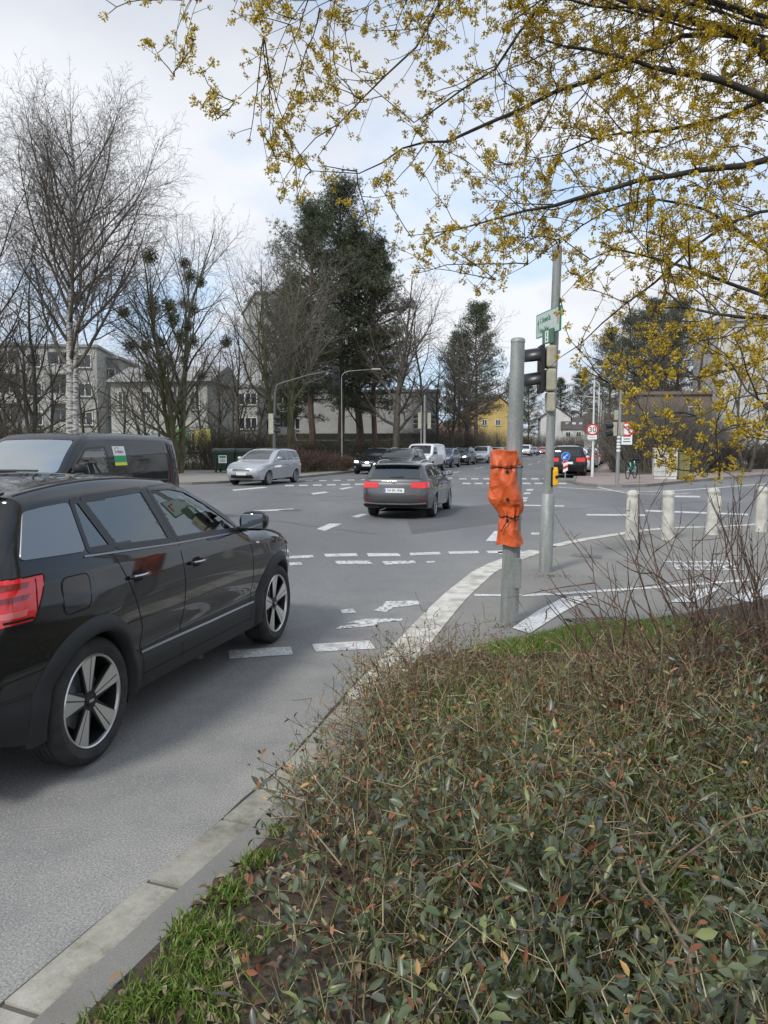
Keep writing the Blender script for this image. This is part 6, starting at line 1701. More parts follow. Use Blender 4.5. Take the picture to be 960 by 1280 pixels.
# ================================================================== TREES
def barkm(name, c1, c2, scale=6): return noisy(name, c1, c2, scale, .9, detail=9, bs=.6, bd=.03, stretch=(1, 1, .25))
M['bark'] = barkm('bark', (.050, .042, .032), (.115, .10, .078)); M['bark_green'] = barkm('mossy_bark', (.055, .055, .025), (.13, .12, .06)); M['bark_red'] = barkm('pine_bark', (.085, .055, .042), (.15, .105, .08))
M['twig'] = mat('twig', (.105, .088, .072), .85); M['twig_l'] = mat('pale_twig', (.17, .155, .13), .85)
m = mat('birch_bark', (.6, .6, .57), .7); M['birch'] = m
t, b = nodes(m); v = objco(t, (1, 1, 1))
c = ramp(t, noise(t, 2.2, 8, .75, vec=objco(t, (1.3, 1.3, 5))), [(.46, (.44, .43, .40)), (.56, (.07, .062, .053))])
t.links.new(c, b.inputs['Base Color'])
def grow(seed, H, r0, S, start=(0, 0, 0), d0=(0, 0, 1)):
    """Recursive limbs; returns per level lists of (P0, P1, r0, r1)."""
    rg = random.Random(seed); nl = len(S['ratio']); out = [[] for _ in range(nl + 1)]; tips = []
    gauss, uni = rg.gauss, rg.uniform
    def rec(px, py, pz, dx, dy, dz, L, r, lev):
        n = max(2, int(L / S['seg'][lev])); st = L / n; up = S['up'][lev]; wob = S['wob'][lev]; te = S['tip'][lev]
        pts = []
        rr = r
        for i in range(n):
            dx += gauss(0, wob); dy += gauss(0, wob); dz += gauss(0, wob) + up
            q = math.sqrt(dx * dx + dy * dy + dz * dz); dx /= q; dy /= q; dz /= q
            nx_, ny_, nz_ = px + dx * st, py + dy * st, pz + dz * st
            r2 = r * (1 - (1 - te) * (i + 1) / n)
            out[lev].append((px, py, pz, nx_, ny_, nz_, rr, r2))
            pts.append((nx_, ny_, nz_, dx, dy, dz, r2, (i + 1) / n)); px, py, pz, rr = nx_, ny_, nz_, r2
        if lev < nl:
            nc = max(1, int(L * S['dens'][lev] * uni(.8, 1.2))); az = uni(0, 6.28); st0 = S['start'][lev]
            for k in range(nc):
                u = st0 + (1 - st0) * (k + uni(.2, .8)) / nc
                i = min(n - 1, int(u * n)); a = pts[i]; f = u * n - i; a0 = pts[i - 1] if i else a
                bx, by, bz = a0[0] + (a[0] - a0[0]) * f, a0[1] + (a[1] - a0[1]) * f, a0[2] + (a[2] - a0[2]) * f
                az += 2.4 + uni(-.5, .5); an_ = math.radians(S['ang'][lev] * uni(.75, 1.25))
                D = Vector((a[3], a[4], a[5])); side = D.orthogonal().normalized(); side = side * math.cos(az) + D.cross(side) * math.sin(az)
                nd = D * math.cos(an_) + side * math.sin(an_)
                ll = S['ratio'][lev] * (L if lev else H) * (1 - S['fall'][lev] * (u - st0) / max(.01, 1 - st0)) * uni(.65, 1.15)
                if S.get('dome') and lev == 0: ll *= .55 + .75 * math.sin(math.pi * min(1, (u - st0) / (1 - st0) * .9 + .12))
                if ll < .12: continue
                rec(bx, by, bz, nd.x, nd.y, nd.z, ll, max(S['rmin'], min(a[6] * S['rr'][lev], ll * .03 + .004)), lev + 1)
        else: tips.append((px, py, pz, dx, dy, dz))
    rec(*start, *d0, H, r0, 0)
    return out, tips
def limbs_geo(out, levels, ks):
    L = []
    for lv in levels:
        if not out[lv]: continue
        A = np.array(out[lv]); L.append(seg_geo(A[:, 0:3], A[:, 3:6], A[:, 6], A[:, 7], ks[lv]))
    return merge_geo(L)
BROAD = dict(seg=[.6, .5, .35, .28, .22], wob=[.05, .09, .11, .12, .13], up=[.02, .045, .035, .02, .01], tip=[.06, .15, .2, .35, .5], dens=[1.9, 2.8, 4.0, 5.2], start=[.22, .18, .12, .1], ang=[48, 42, 42, 42], ratio=[.44, .40, .42, .48], fall=[.55, .4, .4, .4], rr=[.55, .55, .6, .6], rmin=.0065, dome=True)
def bare_tree(seed, H, r0, S, bark='bark', twig='twig', stems=1, spread=.25, name='bare_tree'):
    o = empty(name)
    outs = [[] for _ in range(6)]; rg = random.Random(seed)
    for k in range(stems):
        a = rg.uniform(0, 6.28) if stems > 2 else (k * math.pi + .3); sp_ = spread if stems > 1 else .03
        d = Vector((math.cos(a) * sp_, math.sin(a) * sp_ * .6, 1)).normalized()
        ou, _ = grow(seed * 7 + k, H * (1 - .12 * k), r0 * (1 - .12 * k), S, (math.cos(a) * r0 * (stems > 1), 0, -.1), tuple(d))
        for i, l_ in enumerate(ou): outs[i] += l_
    V, F = limbs_geo(outs, [0], [12, 8, 5, 3, 3, 3]); np_mesh('trunk', V, F, M[bark], o, True)
    V, F = limbs_geo(outs, [1], [12, 7, 5, 3, 3, 3]); np_mesh('limbs', V, F, M[bark if bark != 'birch' else 'bark'], o, True)
    V, F = limbs_geo(outs, range(2, len(S['ratio']) + 1), [12, 7, 5, 3, 3, 3]); np_mesh('crown', V, F, M[twig], o)
    return o, outs
def setup(o, px, pyb, label, name=None, group=None, Y=None, z=.12, rz=0, sc=1.0, cat='tree'):
    p = AT(px, 558, Y) if Y else G(px, pyb, z); p.z = z
    o.location = p; o.rotation_euler = (0, 0, rz); o.scale = (sc,) * 3
    if name: o.name = name
    return tag(o, label, cat, group)
TG = 'bare trees behind the junction'
# birch
BIR = dict(BROAD, up=[.0, .075, .03, -.02, -.06], ang=[40, 36, 38, 36], dens=[2.0, 2.8, 4.2, 5.4], ratio=[.42, .44, .46, .60], start=[.26, .2, .15, .1], wob=[.03, .07, .09, .1, .12], rmin=.0060, seg=[.7, .5, .35, .25, .2], fall=[.62, .4, .4, .4])
o, _ = bare_tree(3, 19.0, .24, BIR, 'birch', 'twig', name='birch_tree')
mb = MB(); mb.tube([(.05, 0, -.1), (.30, 0, 2), (.42, .1, 5), (.55, .1, 8)], [.20, .17, .13, .07], 10); mb.build('second_stem', M['birch'], o, smooth=True)
setup(o, 86, 0, 'tall white barked birch reaching highest at the left, bare', Y=37, rz=.4)
o, _ = bare_tree(14, 17.5, .2, dict(BIR, dens=[1.7, 2.4, 3.4, 4.6]), 'bark', 'twig', name='birch_tree')
setup(o, -28, 0, 'bare birch cut by the left edge of the photo', Y=39, rz=2.0)
# mistletoe tree
o, outs = bare_tree(21, 15.5, .22, dict(BROAD, ang=[38, 38, 40, 42], start=[.13, .18, .12, .1], dens=[1.8, 2.6, 3.8, 5.0], rmin=.0068), 'bark_green', 'twig_l', stems=3, spread=.42, name='bare_tree')
rg = random.Random(8)
cand0 = [a for a in outs[1] + outs[2] if 5.6 < a[5] < 12.5 and a[6] > .010 and math.hypot(a[3], a[4]) > .8]; rg.shuffle(cand0); cand = []
for a in cand0:
    if all(math.dist(a[3:6], c_[3:6]) > 1.15 for c_ in cand): cand.append(a)
mist = leafmat('mistletoe_leaf', [(0, (.07, .078, .032)), (.6, (.12, .125, .055)), (1, (.17, .17, .08))], .6)
for k in range(min(24, len(cand))):
    a = cand[k]; c = np.array(a[3:6]); rad = rg.uniform(.22, .46)
    n = int(900 * rad / .5); g = np.random.default_rng(k); D = g.normal(size=(n, 3)); D /= np.linalg.norm(D, axis=1, keepdims=True); rr_ = rad * g.uniform(0, 1, (n, 1)) ** .8
    P = c + D * rr_; V, F = kites(P, D + g.normal(0, .6, (n, 3)), g.normal(size=(n, 3)), g.uniform(.10, .18, n), g.uniform(.03, .05, n))
    mi = np_mesh('mistletoe', V, F, mist); mi.location = (0, 0, 0); mi.parent = o
setup(o, 222, 0, 'bare many-stemmed tree hung with dark balls of mistletoe left of the green bins', Y=45, rz=.8)
# tree with mossy leaning stem by the overhead mast
o, _ = bare_tree(33, 15.5, .24, dict(BROAD, start=[.25, .18, .12, .1], ang=[36, 38, 40, 42], rmin=.0070), 'bark_green', 'twig_l', stems=2, spread=.20)
setup(o, 350, 0, 'bare tree with two mossy stems beside the overhead signal mast', Y=50, rz=0.2)
o, _ = bare_tree(41, 14.5, .30, dict(BROAD, start=[.17, .15, .1, .1], ang=[46, 42, 42, 42], rmin=.0075), 'bark', 'twig', stems=1)
setup(o, 494, 0, 'dark bare tree with a forking trunk right of the pine group', Y=56, rz=1.1)
o, _ = bare_tree(52, 13.0, .26, dict(BROAD, start=[.2, .15, .1, .1], ang=[58, 44, 42, 42], rmin=.008), 'bark', 'twig')
setup(o, 583, 0, 'dark bare tree with wide spreading limbs under the farther pine', Y=82, rz=.5, sc=1.2)
pa, _ = bare_tree(61, 12.5, .17, dict(BROAD, start=[.12, .15, .1, .1], rmin=.0068, dens=[1.6, 2.5, 3.5, 4.6]), 'bark', 'twig', stems=2, spread=.3)
setup(pa, 22, 0, 'dark two-stemmed bare tree in front of the left apartment block', Y=42, group=TG)
pb_, _ = bare_tree(62, 12.5, .16, dict(BROAD, start=[.2, .15, .1, .1], rmin=.007, dens=[1.4, 2.4, 3.5, 4.6]), 'bark', 'twig_l')
setup(pb_, 290, 0, 'pale bare tree between the bins and the tower block', Y=66, group=TG)
for src, px, Y, rz, sc, lb in ((pa, -20, 44, 1.9, .95, 'bare tree at the left edge behind the dark hedge'), (pa, 52, 48, 3.9, .9, 'bare tree just left of the birch trunk'), (pb_, 128, 60, 1.2, .8, 'thin bare tree right of the birch trunk'), (pa, 312, 60, 2.7, 1.0, 'bare tree left of the tower block'),
        (pb_, 455, 66, .7, 1.2, 'bare tree between the pine trunks'), (pb_, 535, 78, 2.2, 1.35, 'tall pale bare tree behind the forking one'), (pa, 556, 70, .3, .95, 'bare tree over the blue-grey queueing car'), (pb_, 634, 172, 1.0, 1.6, 'bare tree behind the nearest mast'), (pa, 748, 125, 1.5, 1.1, 'bare tree beyond the 30 sign'),
        (pb_, 765, 88, 5.0, 1.5, 'tall bare tree above the slim mast'), (pa, 806, 72, .9, 1.35, 'tall bare tree over the big bare bush'), (pb_, 870, 70, 3.0, 1.3, 'bare tree behind the brown building'), (pa, 935, 47, 2.0, .75, 'bare tree in front of the large white building'), (pb_, 965, 50, 4.0, .9, 'bare tree at the right edge of the photo'), (pa, 690, 240, 3.3, 1.6, 'bare tree far behind the tall mast'), (pa, 178, 58, 5.1, .8, 'bare tree in front of the white house'), (pb_, 108, 54, 2.9, .8, 'slender bare tree just right of the birch before the grey block'), (pb_, 152, 64, 4.4, .85, 'slender bare tree at the left corner of the white house'), (pa, 262, 62, .4, .85, 'bare tree at the right corner of the white house'), (pb_, 10, 50, .9, .9, 'pale bare tree at the left before the apartment block'), (pb_, 200, 54, 3.3, .7, 'small bare tree behind the mistletoe tree')):
    c = copy_tree(src); c.location = (0, 0, 0); setup(c, px, 0, lb, Y=Y, rz=rz, sc=sc, group=TG)
# pines
needle = leafmat('pine_needles', [(0, (.042, .055, .030)), (.5, (.075, .092, .050)), (1, (.14, .155, .085))], .6)
def pine(seed, H, r0, crown_from, spread, ntuft, dens=1.0):
    o = empty('pine_tree'); rg = random.Random(seed); g = np.random.default_rng(seed)
    segs = []; P = Vector((0, 0, -.1)); pts = [P.copy()]; n = 22
    for i in range(n): P = P + Vector((rg.gauss(0, .04), rg.gauss(0, .04), H / n)); pts.append(P.copy())
    mb = MB(); mb.tube(pts, [r0 * (1 - .85 * (i / n) ** 1.2) for i in range(n + 1)], 12); mb.build('trunk', M['bark_red'], o, smooth=True)
    L0 = []; tp = []
    nb = int(60 * dens)
    for k in range(nb):
        u = crown_from + (1 - crown_from) * (k + rg.random()) / nb
        z = H * u; i = min(n - 1, int(u * n)); base = pts[i].lerp(pts[i + 1], u * n - i)
        uu = (u - crown_from) / (1 - crown_from)
        prof = max(.34, math.sin(math.pi * min(1, .25 + uu * .68)) ** .8)
        L = spread * prof * rg.uniform(.55, 1.12)
        az = k * 2.4 + rg.uniform(-.4, .4); el = R(-8 + 48 * uu + rg.uniform(-12, 12))
        d = Vector((math.cos(az) * math.cos(el), math.sin(az) * math.cos(el), math.sin(el)))
        p = base.copy(); m_ = 6; rr_ = .03 + .012 * L
        for j in range(m_):
            d = (d + Vector((rg.gauss(0, .12), rg.gauss(0, .12), rg.gauss(0, .08) + .05))).normalized(); q = p + d * (L / m_)
            L0.append((*p, *q, rr_ * (1 - j / m_ * .7), rr_ * (1 - (j + 1) / m_ * .7)))
            if j >= 1:
                for s_ in range(3):
                    e = (d + Vector((rg.gauss(0, .8), rg.gauss(0, .8), rg.gauss(.15, .4)))).normalized(); l2 = L * rg.uniform(.12, .30) * (1.1 - j * .08)
                    f = q + e * l2; L0.append((*q, *f, .014, .008)); tp.append((q.lerp(f, .55), e, l2)); tp.append((f, e, l2))
            p = q
        tp.append((p, d, L * .2))
    A = np.array(L0); V, F = seg_geo(A[:, 0:3], A[:, 3:6], A[:, 6], A[:, 7], 4); np_mesh('limbs', V, F, M['bark_red'], o)
    C = np.array([tuple(t_[0]) for t_ in tp]); Dd = np.array([tuple(t_[1]) for t_ in tp])
    per = max(1, int(ntuft / len(C)))
    C2 = np.repeat(C, per, 0) + g.normal(0, 1, (len(C) * per, 3)) * np.array([.26, .26, .15]) * spread / 3.2; D2 = np.repeat(Dd, per, 0) * .5 + g.normal(0, .35, (len(C) * per, 3)) + np.array([0, 0, .35])
    nn = 11
    Pn = np.repeat(C2, nn, 0); Dn = np.repeat(D2, nn, 0) + g.normal(0, .75, (len(Pn), 3))
    V, F = kites(Pn, Dn, g.normal(size=(len(Pn), 3)), g.uniform(.12, .26, len(Pn)), g.uniform(.018, .034, len(Pn)), .1)
    np_mesh('crown', V, F, needle, o)
    return o
p1 = pine(5, 21.0, .30, .30, 4.7, 13000, 1.35)
setup(p1, 424, 0, 'tallest dark pine of the group with a reddish trunk', Y=62, rz=1)
p2 = pine(6, 18.5, .27, .28, 4.2, 11500, 1.25)
setup(p2, 390, 0, 'dark pine at the left of the pine group before the tower block', Y=58, rz=.3)
p3 = pine(7, 17.0, .24, .26, 3.5, 9500, 1.15)
setup(p3, 468, 0, 'dark pine at the right of the pine group', Y=62, rz=2.2)
PGR = 'dark pines and evergreens along the streets'
for src, px, Y, rz, sc, lb in ((p1, 594, 106, 2.5, .95, 'broad pine standing alone over the far queue of cars'), (p3, 574, 108, .5, .98, 'pine just left of the broad lone pine'), (p2, 448, 72, 1.0, 1.1, 'rear pine behind the tallest one'), (p3, 366, 64, 1.7, .86, 'rear pine beside the tower block'),
        (p2, 660, 236, 3.0, 1.15, 'far pine between the two masts'), (p3, 642, 170, 3.0, 1.0, 'farthest pine behind the nearest mast'), (p3, 700, 245, 1.0, 1.3, 'far pine over the white gabled house'), (p1, 760, 122, .2, .90, 'far pine behind the white lamp posts'), (p2, 790, 95, 2.0, .92, 'dark evergreen over the slim mast'), (p1, 842, 84, 1.4, .78, 'dark evergreen behind the blossom and the brown building'), (p3, 815, 78, 5.0, .92, 'dark evergreen just left of the brown building'), (p2, 725, 248, 2.0, 1.3, 'far evergreen closing the street view')):
    c = copy_tree(src); setup(c, px, 0, lb, Y=Y, rz=rz, sc=sc, group=PGR)
# ================================================================== BUSHES BEHIND THE ROADS
tw_mats = {'olive': leafmat('olive_bush_leaf', [(0, (.030, .034, .014)), (.6, (.060, .060, .026)), (1, (.10, .090, .045))], .7), 'rust': leafmat('rusty_dead_leaf', [(0, (.07, .035, .02)), (.5, (.13, .06, .035)), (1, (.20, .11, .06))], .8),
           'brown': leafmat('brown_twig_leaf', [(0, (.045, .036, .022)), (.6, (.085, .068, .042)), (1, (.13, .11, .07))], .8), 'yellow': leafmat('forsythia_flower', [(0, (.40, .30, .02)), (1, (.60, .48, .04))], .6)}
def bush(label, px, Y, w, d, h, kind, seed, nst=260, nlf=5000, name='bush', z=.12, group='bushes behind the junction', arch=.5, lf=(.05, .11), dome=.35):
    o = empty(name, (0, 0, 0)); g = np.random.default_rng(seed)
    S0, S1, Rr = [], [], []
    for k in range(nst):
        x, y = g.uniform(-.5, .5) * w * .85, g.uniform(-.5, .5) * d * .8
        hh_ = h * (1 - dome * (2 * abs(x) / w) ** 2) * g.uniform(.6, 1.05); dr = np.array([x / w * arch + g.normal(0, .16), g.normal(0, .2), 1.0]); p = np.array([x, y, 0.0]); n = 5; r = .012
        for j in range(n):
            dr = dr + np.array([g.normal(0, .12), g.normal(0, .12), -.05 * j * arch]); dn = dr / np.linalg.norm(dr); q = p + dn * hh_ / n
            S0.append(p); S1.append(q); Rr.append((r * (1 - j / n * .6), r * (1 - (j + 1) / n * .6)))
            if j >= 1:
                for s_ in range(2):
                    e = dn + g.normal(0, .55, 3); e /= np.linalg.norm(e); S0.append(q); S1.append(q + e * h * g.uniform(.08, .2)); Rr.append((.006, .004))
            p = q
    S0, S1, Rr = np.array(S0), np.array(S1), np.array(Rr)
    V, F = seg_geo(S0, S1, Rr[:, 0], Rr[:, 1], 3); np_mesh('stems', V, F, M['twig' if kind != 'brown' else 'twig_l'], o)
    i = g.integers(0, len(S0), nlf); u = g.uniform(0, 1, (nlf, 1)); P = S0[i] * (1 - u) + S1[i] * u + g.normal(0, .07, (nlf, 3)); P = P[P[:, 2] > .03]; n = len(P)
    V, F = kites(P, g.normal(size=(n, 3)) + np.array([0, 0, .3]), g.normal(size=(n, 3)), g.uniform(*lf, n), g.uniform(lf[0] * .4, lf[1] * .45, n)); np_mesh('foliage', V, F, tw_mats[kind], o)
    pp = AT(px, 558, Y); o.location = (pp.x, Y, z)
    return tag(o, label, 'bush', group)
for k, (px, Y, w, d, h, kd, lb) in enumerate(((-30, 41, 4.5, 3, 2.9, 'olive', 'dark green-brown hedge bush at the left edge behind the van'), (20, 40, 4.5, 3, 3.1, 'olive', 'tall dark hedge bush behind the bonnet of the black van'), (66, 41, 4, 3, 2.7, 'olive', 'dark bush at the foot of the birch'),
        (120, 48, 5, 3, 2.0, 'brown', 'low brown bush right of the birch foot'), (175, 50, 5, 3, 2.0, 'brown', 'low brown bush behind the rear of the black van'), (248, 52, 4.5, 3, 2.9, 'olive', 'olive bush behind the green bins'), (290, 52, 4.5, 3, 3.0, 'olive', 'olive bush behind the silver people carrier'), (330, 54, 4, 3, 2.6, 'brown', 'brown bush at the foot of the overhead mast'),
        (372, 55, 4, 3, 1.8, 'olive', 'olive bush behind the rusty brush'), (408, 56, 4, 3, 2.0, 'olive', 'olive bush at the foot of the pines'), (448, 60, 5, 3, 2.1, 'olive', 'olive bush behind the black hatchback'), (490, 64, 5, 3, 2.4, 'brown', 'brown bush behind the white van'), (530, 70, 6, 3, 3.4, 'brown', 'brown bush behind the paired signals'), (565, 80, 7, 3, 4.0, 'olive', 'olive bush behind the queueing cars'),
        (596, 122, 10, 4, 4.5, 'brown', 'brown thicket below the lone pine'), (632, 178, 14, 4, 5.5, 'olive', 'thicket behind the nearest mast'), (672, 218, 14, 4, 5.0, 'olive', 'dark bush far down between the masts'), (716, 216, 9, 4, 5.0, 'olive', 'rounded dark bush before the house with rooflights'))):
    bush(lb, px, Y, w, d, h, kd, 100 + k, nst=int(60 * w), nlf=int(1900 * w), arch=.3)
bush('rusty brown low brush on the verge beside the lamp post', 392, 49.5, 5.2, 3, 1.35, 'rust', 301, 420, 9000, name='brush', arch=.9, dome=.5)
bush('rusty low brush right behind the silver people carrier', 362, 47, 2.6, 2, 1.5, 'rust', 302, 260, 5000, name='brush', arch=.9)
bush('yellow flowering forsythia behind the rusty brush', 376, 58, 2.2, 1.5, 2.6, 'yellow', 303, 90, 1500, name='forsythia', lf=(.04, .08))
bush('yellow flowering forsythia by the forking bare tree', 470, 60, 2.4, 1.5, 2.2, 'yellow', 304, 90, 1100, name='forsythia', lf=(.04, .08))
bush('bright yellow forsythia far away between the two masts', 656, 214, 5, 2, 5.2, 'yellow', 305, 120, 5000, name='forsythia', lf=(.08, .16))
# right: big bare fountain-shaped bush and hedge
bush('big bare fountain shaped bush behind the graffiti cabinet', 822, 46, 5.6, 3, 4.6, 'brown', 311, 900, 5500, arch=1.1, dome=.25)
bush('bare olive brown bush left of the graffiti cabinet', 795, 50, 3.4, 3, 3.4, 'brown', 312, 420, 3600, arch=.9)
bush('dense olive bush right of the narrow cabinet', 872, 50, 5, 3, 3.2, 'olive', 313, 460, 9000, arch=.7)
bush('low olive hedge bush in front of the large white building', 925, 54, 6, 3, 2.0, 'olive', 314, 420, 9000)
bush('low olive hedge bush at the right edge', 985, 56, 6, 3, 1.9, 'olive', 315, 420, 8000)
bush('tall olive bush filling the gap behind the narrow cabinet', 850, 54, 5, 3, 4.4, 'olive', 316, 460, 9000, arch=.7)
# ================================================================== FLOWERING TREE OVERHEAD
TR = Vector((3.35, 4.3, 0))
fl = empty('flowering_tree', TR, 0, 'cornelian cherry tree with yellow blossom hanging in from the upper right', 'tree')
M['bark_d'] = noisy('dark_wet_bark', (.022, .019, .014), (.060, .055, .036), 14, .85, detail=8, bs=.6, bd=.01, stretch=(1, 1, 1))
M['twig_d'] = mat('dark_twig', (.040, .028, .020), .8)
def limb(px, dep, rad):
    return [AT(x, y, d_) for (x, y), d_ in zip(px, dep)], rad
F0 = TR + Vector((-.15, -.1, 2.3)); F1 = TR + Vector((-.3, 0, 3.0)); F2 = TR + Vector((-.1, -.2, 1.9)); F3 = TR + Vector((-.35, .1, 3.7))
def L_(pts, d0, d1, r0, r1, root):
    n = len(pts); P = [AT(x, y, d0 + (d1 - d0) * i / (n - 1)) for i, (x, y) in enumerate(pts)]
    c = spline([root] + P, .12); k = len(c); return c, [(r0 + (r1 - r0) * (i / (k - 1)) ** .8) * min(1, .25 + 2.6 * (1 - i / (k - 1))) for i in range(k)]
LIMBS = [
 L_([(1010, 100), (960, 68), (907, 37), (881, 31), (802, 9), (740, -14), (680, -40)], 4.1, 4.3, .042, .014, F3),
 L_([(1000, 140), (955, 125), (907, 103), (846, 90), (785, 74), (732, 63), (671, 48)], 3.9, 3.9, .030, .010, F1),
 L_([(985, 108), (960, 122), (890, 151), (820, 162), (750, 173), (700, 190), (640, 205)], 4.0, 4.2, .020, .006, F1),
 L_([(1010, 185), (960, 199), (872, 214), (802, 225), (724, 247), (627, 271), (575, 284), (540, 295), (515, 297)], 4.0, 3.7, .026, .006, F1),
 L_([(900, 45), (830, 55), (770, 85), (740, 100), (697, 116), (649, 140), (606, 155), (560, 173), (503, 186), (446, 214), (389, 213), (345, 199)], 4.3, 3.8, .022, .005, F3),
 L_([(760, -30), (684, 0), (649, 39), (619, 83), (580, 112), (540, 140), (515, 150), (478, 120), (440, 90), (400, 70)], 4.2, 3.9, .018, .004, F3),
 L_([(700, -60), (600, -30), (551, 0), (535, 35), (520, 61), (481, 96), (424, 153), (376, 192), (355, 225), (345, 245)], 4.0, 3.7, .015, .004, F3),
 L_([(620, -60), (480, -40), (400, -15), (385, 0), (363, 31), (337, 87), (293, 127), (262, 142)], 3.8, 3.5, .011, .003, F3),
 L_([(400, -60), (310, -40), (250, -25), (228, 0), (222, 40), (218, 95)], 3.7, 3.5, .009, .003, F3),
 L_([(520, -50), (460, -20), (420, -5), (400, 10), (370, 25), (330, 45), (300, 20)], 3.7, 3.5, .009, .003, F3),
 L_([(1010, 392), (960, 372), (910, 353), (863, 334), (810, 322), (766, 312), (752, 325), (725, 345), (700, 372)], 3.7, 3.6, .022, .004, F2),
 L_([(980, 395), (940, 398), (900, 392), (854, 384), (835, 362), (828, 330), (790, 290), (770, 265)], 3.5, 3.6, .017, .005, F2),
 L_([(1000, 440), (960, 447), (913, 461), (879, 470), (800, 472), (760, 478), (735, 490)], 3.6, 3.8, .013, .004, F2),
 L_([(990, 260), (900, 285), (860, 315), (816, 353), (754, 406), (697, 447), (675, 470)], 4.0, 3.7, .013, .004, F1),
 L_([(1000, 530), (960, 512), (935, 487), (913, 447), (890, 425), (872, 410)], 3.0, 3.2, .014, .005, F2),
 L_([(1020, 20), (960, 0), (900, -15), (850, 10), (830, 60), (815, 110)], 3.6, 3.9, .018, .005, F3),
 L_([(1000, 320), (940, 300), (880, 262), (820, 250), (760, 262), (700, 300), (660, 330), (620, 350)], 4.1, 3.9, .014, .004, F1),
 L_([(1000, 560), (950, 545), (905, 560), (890, 590)], 2.8, 3.0, .008, .003, F2),
 L_([(980, 490), (920, 500), (870, 520), (840, 545), (845, 585)], 3.2, 3.2, .008, .003, F2),
]
mb = MB()
mb.tube([TR, TR + Vector((.03, 0, 1.2)), F2, F0, F1, F3], [.11, .095, .085, .075, .065, .05], 14)
mb.v = [(v_[0] - TR.x, v_[1] - TR.y, v_[2] - TR.z) for v_ in mb.v]
mb.build('trunk', M['bark_d'], fl, smooth=True)
for c, rad in LIMBS:
    mb = MB(); rgn = random.Random(len(c)); c2 = [Vector(p) - TR + Vector((rgn.gauss(0, .006), rgn.gauss(0, .006), rgn.gauss(0, .006))) for p in c]
    mb.tube(c2, rad, 8); mb.build('limb', M['bark_d'], fl, smooth=True)
rg = random.Random(77); segs = []; blos = []
def inframe(p, m_=80):
    q = Vector(p) - Vector((0, 0, HC)); zz_ = q.y * CP - q.z * SP
    if zz_ < .5: return False
    x = 480 + 960 * q.x / zz_; y = 640 - 960 * (q.y * SP + q.z * CP) / zz_
    return -m_ < x < 960 + m_ and -m_ < y < 640
def pix(p):
    q = Vector(p) - Vector((0, 0, HC)); zz_ = q.y * CP - q.z * SP
    return 480 + 960 * q.x / zz_, 640 - 960 * (q.y * SP + q.z * CP) / zz_
EX = [-200, 140, 200, 230, 270, 340, 420, 500, 560, 620, 660, 700, 740, 765, 800, 850, 890, 930, 1100]
EY = [-20, 25, 80, 110, 150, 250, 262, 335, 372, 365, 330, 492, 480, 470, 560, 608, 600, 605, 600]
def below(p):
    x_, y_ = pix(p)
    return y_ > np.interp(x_, EX, EY) or (x_ > 640 and y_ < 130 and rg.random() < .02) or (632 < x_ < 728 and y_ > 318 and rg.random() < .55)
def twig(p, d, L, r, lev):
    n = max(3, int(L / .055)); st = L / n; q = p.copy(); nd = 0
    for i in range(n):
        d = (d + Vector((rg.gauss(0, .13), rg.gauss(0, .13), rg.gauss(0, .13) + (.03 if lev else .0)))).normalized(); q2 = q + d * st
        if below(q2): d.z = abs(d.z) * .6 + .35; d.normalize(); q2 = q + d * st
        if below(q2): break
        segs.append((*q, *q2, r * (1 - .5 * i / n), r * (1 - .5 * (i + 1) / n))); q = q2
        if lev < 2 and rg.random() < (.50 if lev == 0 else .34):
            s = d.orthogonal().normalized(); s = Matrix.Rotation(rg.uniform(0, 6.28), 3, d) @ s
            twig(q, (d * .75 + s).normalized(), L * rg.uniform(.25, .55), max(.0013, r * .6), lev + 1)
        if rg.random() < ((.32 if lev == 0 else .44) * (1 if pix(q)[1] < 400 else (1.0 if pix(q)[0] > 820 else .6))):
            blos.append((q + Vector((rg.gauss(0, .008), rg.gauss(0, .008), rg.gauss(0, .008))), d.copy()))
    blos.append((q, d.copy()))
for li, (c, rad) in enumerate(LIMBS):
    L = 0; nxt = .06
    for i in range(1, len(c)):
        L += (c[i] - c[i - 1]).length
        while L > nxt:
            nxt += rg.uniform(.05, .10)
            if not inframe(c[i], 60): continue
            x_, y_ = pix(c[i])
            # sparser towards the left tips, fuller on the right
            if rg.random() > (.62 if x_ < 620 else .95): continue
            d = (c[i] - c[i - 1]).normalized(); s = d.orthogonal().normalized(); s = Matrix.Rotation(rg.uniform(0, 6.28), 3, d) @ s
            if y_ > 430 and s.z < 0 and rg.random() < .55: s.z = -s.z
            Lt = rg.uniform(.16, .62) * (.8 if x_ < 620 else 1.0) * (.8 if y_ > 380 else 1)
            if y_ > 400 and x_ < 820 and rg.random() < .35: continue
            twig(c[i], (d * rg.uniform(.5, 1.1) + s).normalized(), Lt, rg.uniform(.0022, .0038), 0)
            if rg.random() < .35: blos.append((c[i] + s * (rad[min(i, len(rad) - 1)] + .012), s))
A = np.array(segs); A[:, 0:3] -= np.array(TR); A[:, 3:6] -= np.array(TR)
V, F = seg_geo(A[:, 0:3], A[:, 3:6], A[:, 6], A[:, 7], 4); tag(np_mesh('twigs', V, F, M['twig_d'], fl), kind='stuff')
print('twig segs', len(A), 'blossoms', len(blos))
g = np.random.default_rng(9)
Bp = np.array([tuple(b_[0]) for b_ in blos]) - np.array(TR); Bd = np.array([tuple(b_[1]) for b_ in blos])
nb = len(Bp); per = 20
sz = g.uniform(.6, 1.3, nb)
D = g.normal(size=(nb, per, 3)); D /= np.linalg.norm(D, axis=2, keepdims=True); D = D + Bd[:, None, :] * .5
P = Bp[:, None, :] + D * (g.uniform(.003, .015, (nb, per, 1)) * sz[:, None, None])
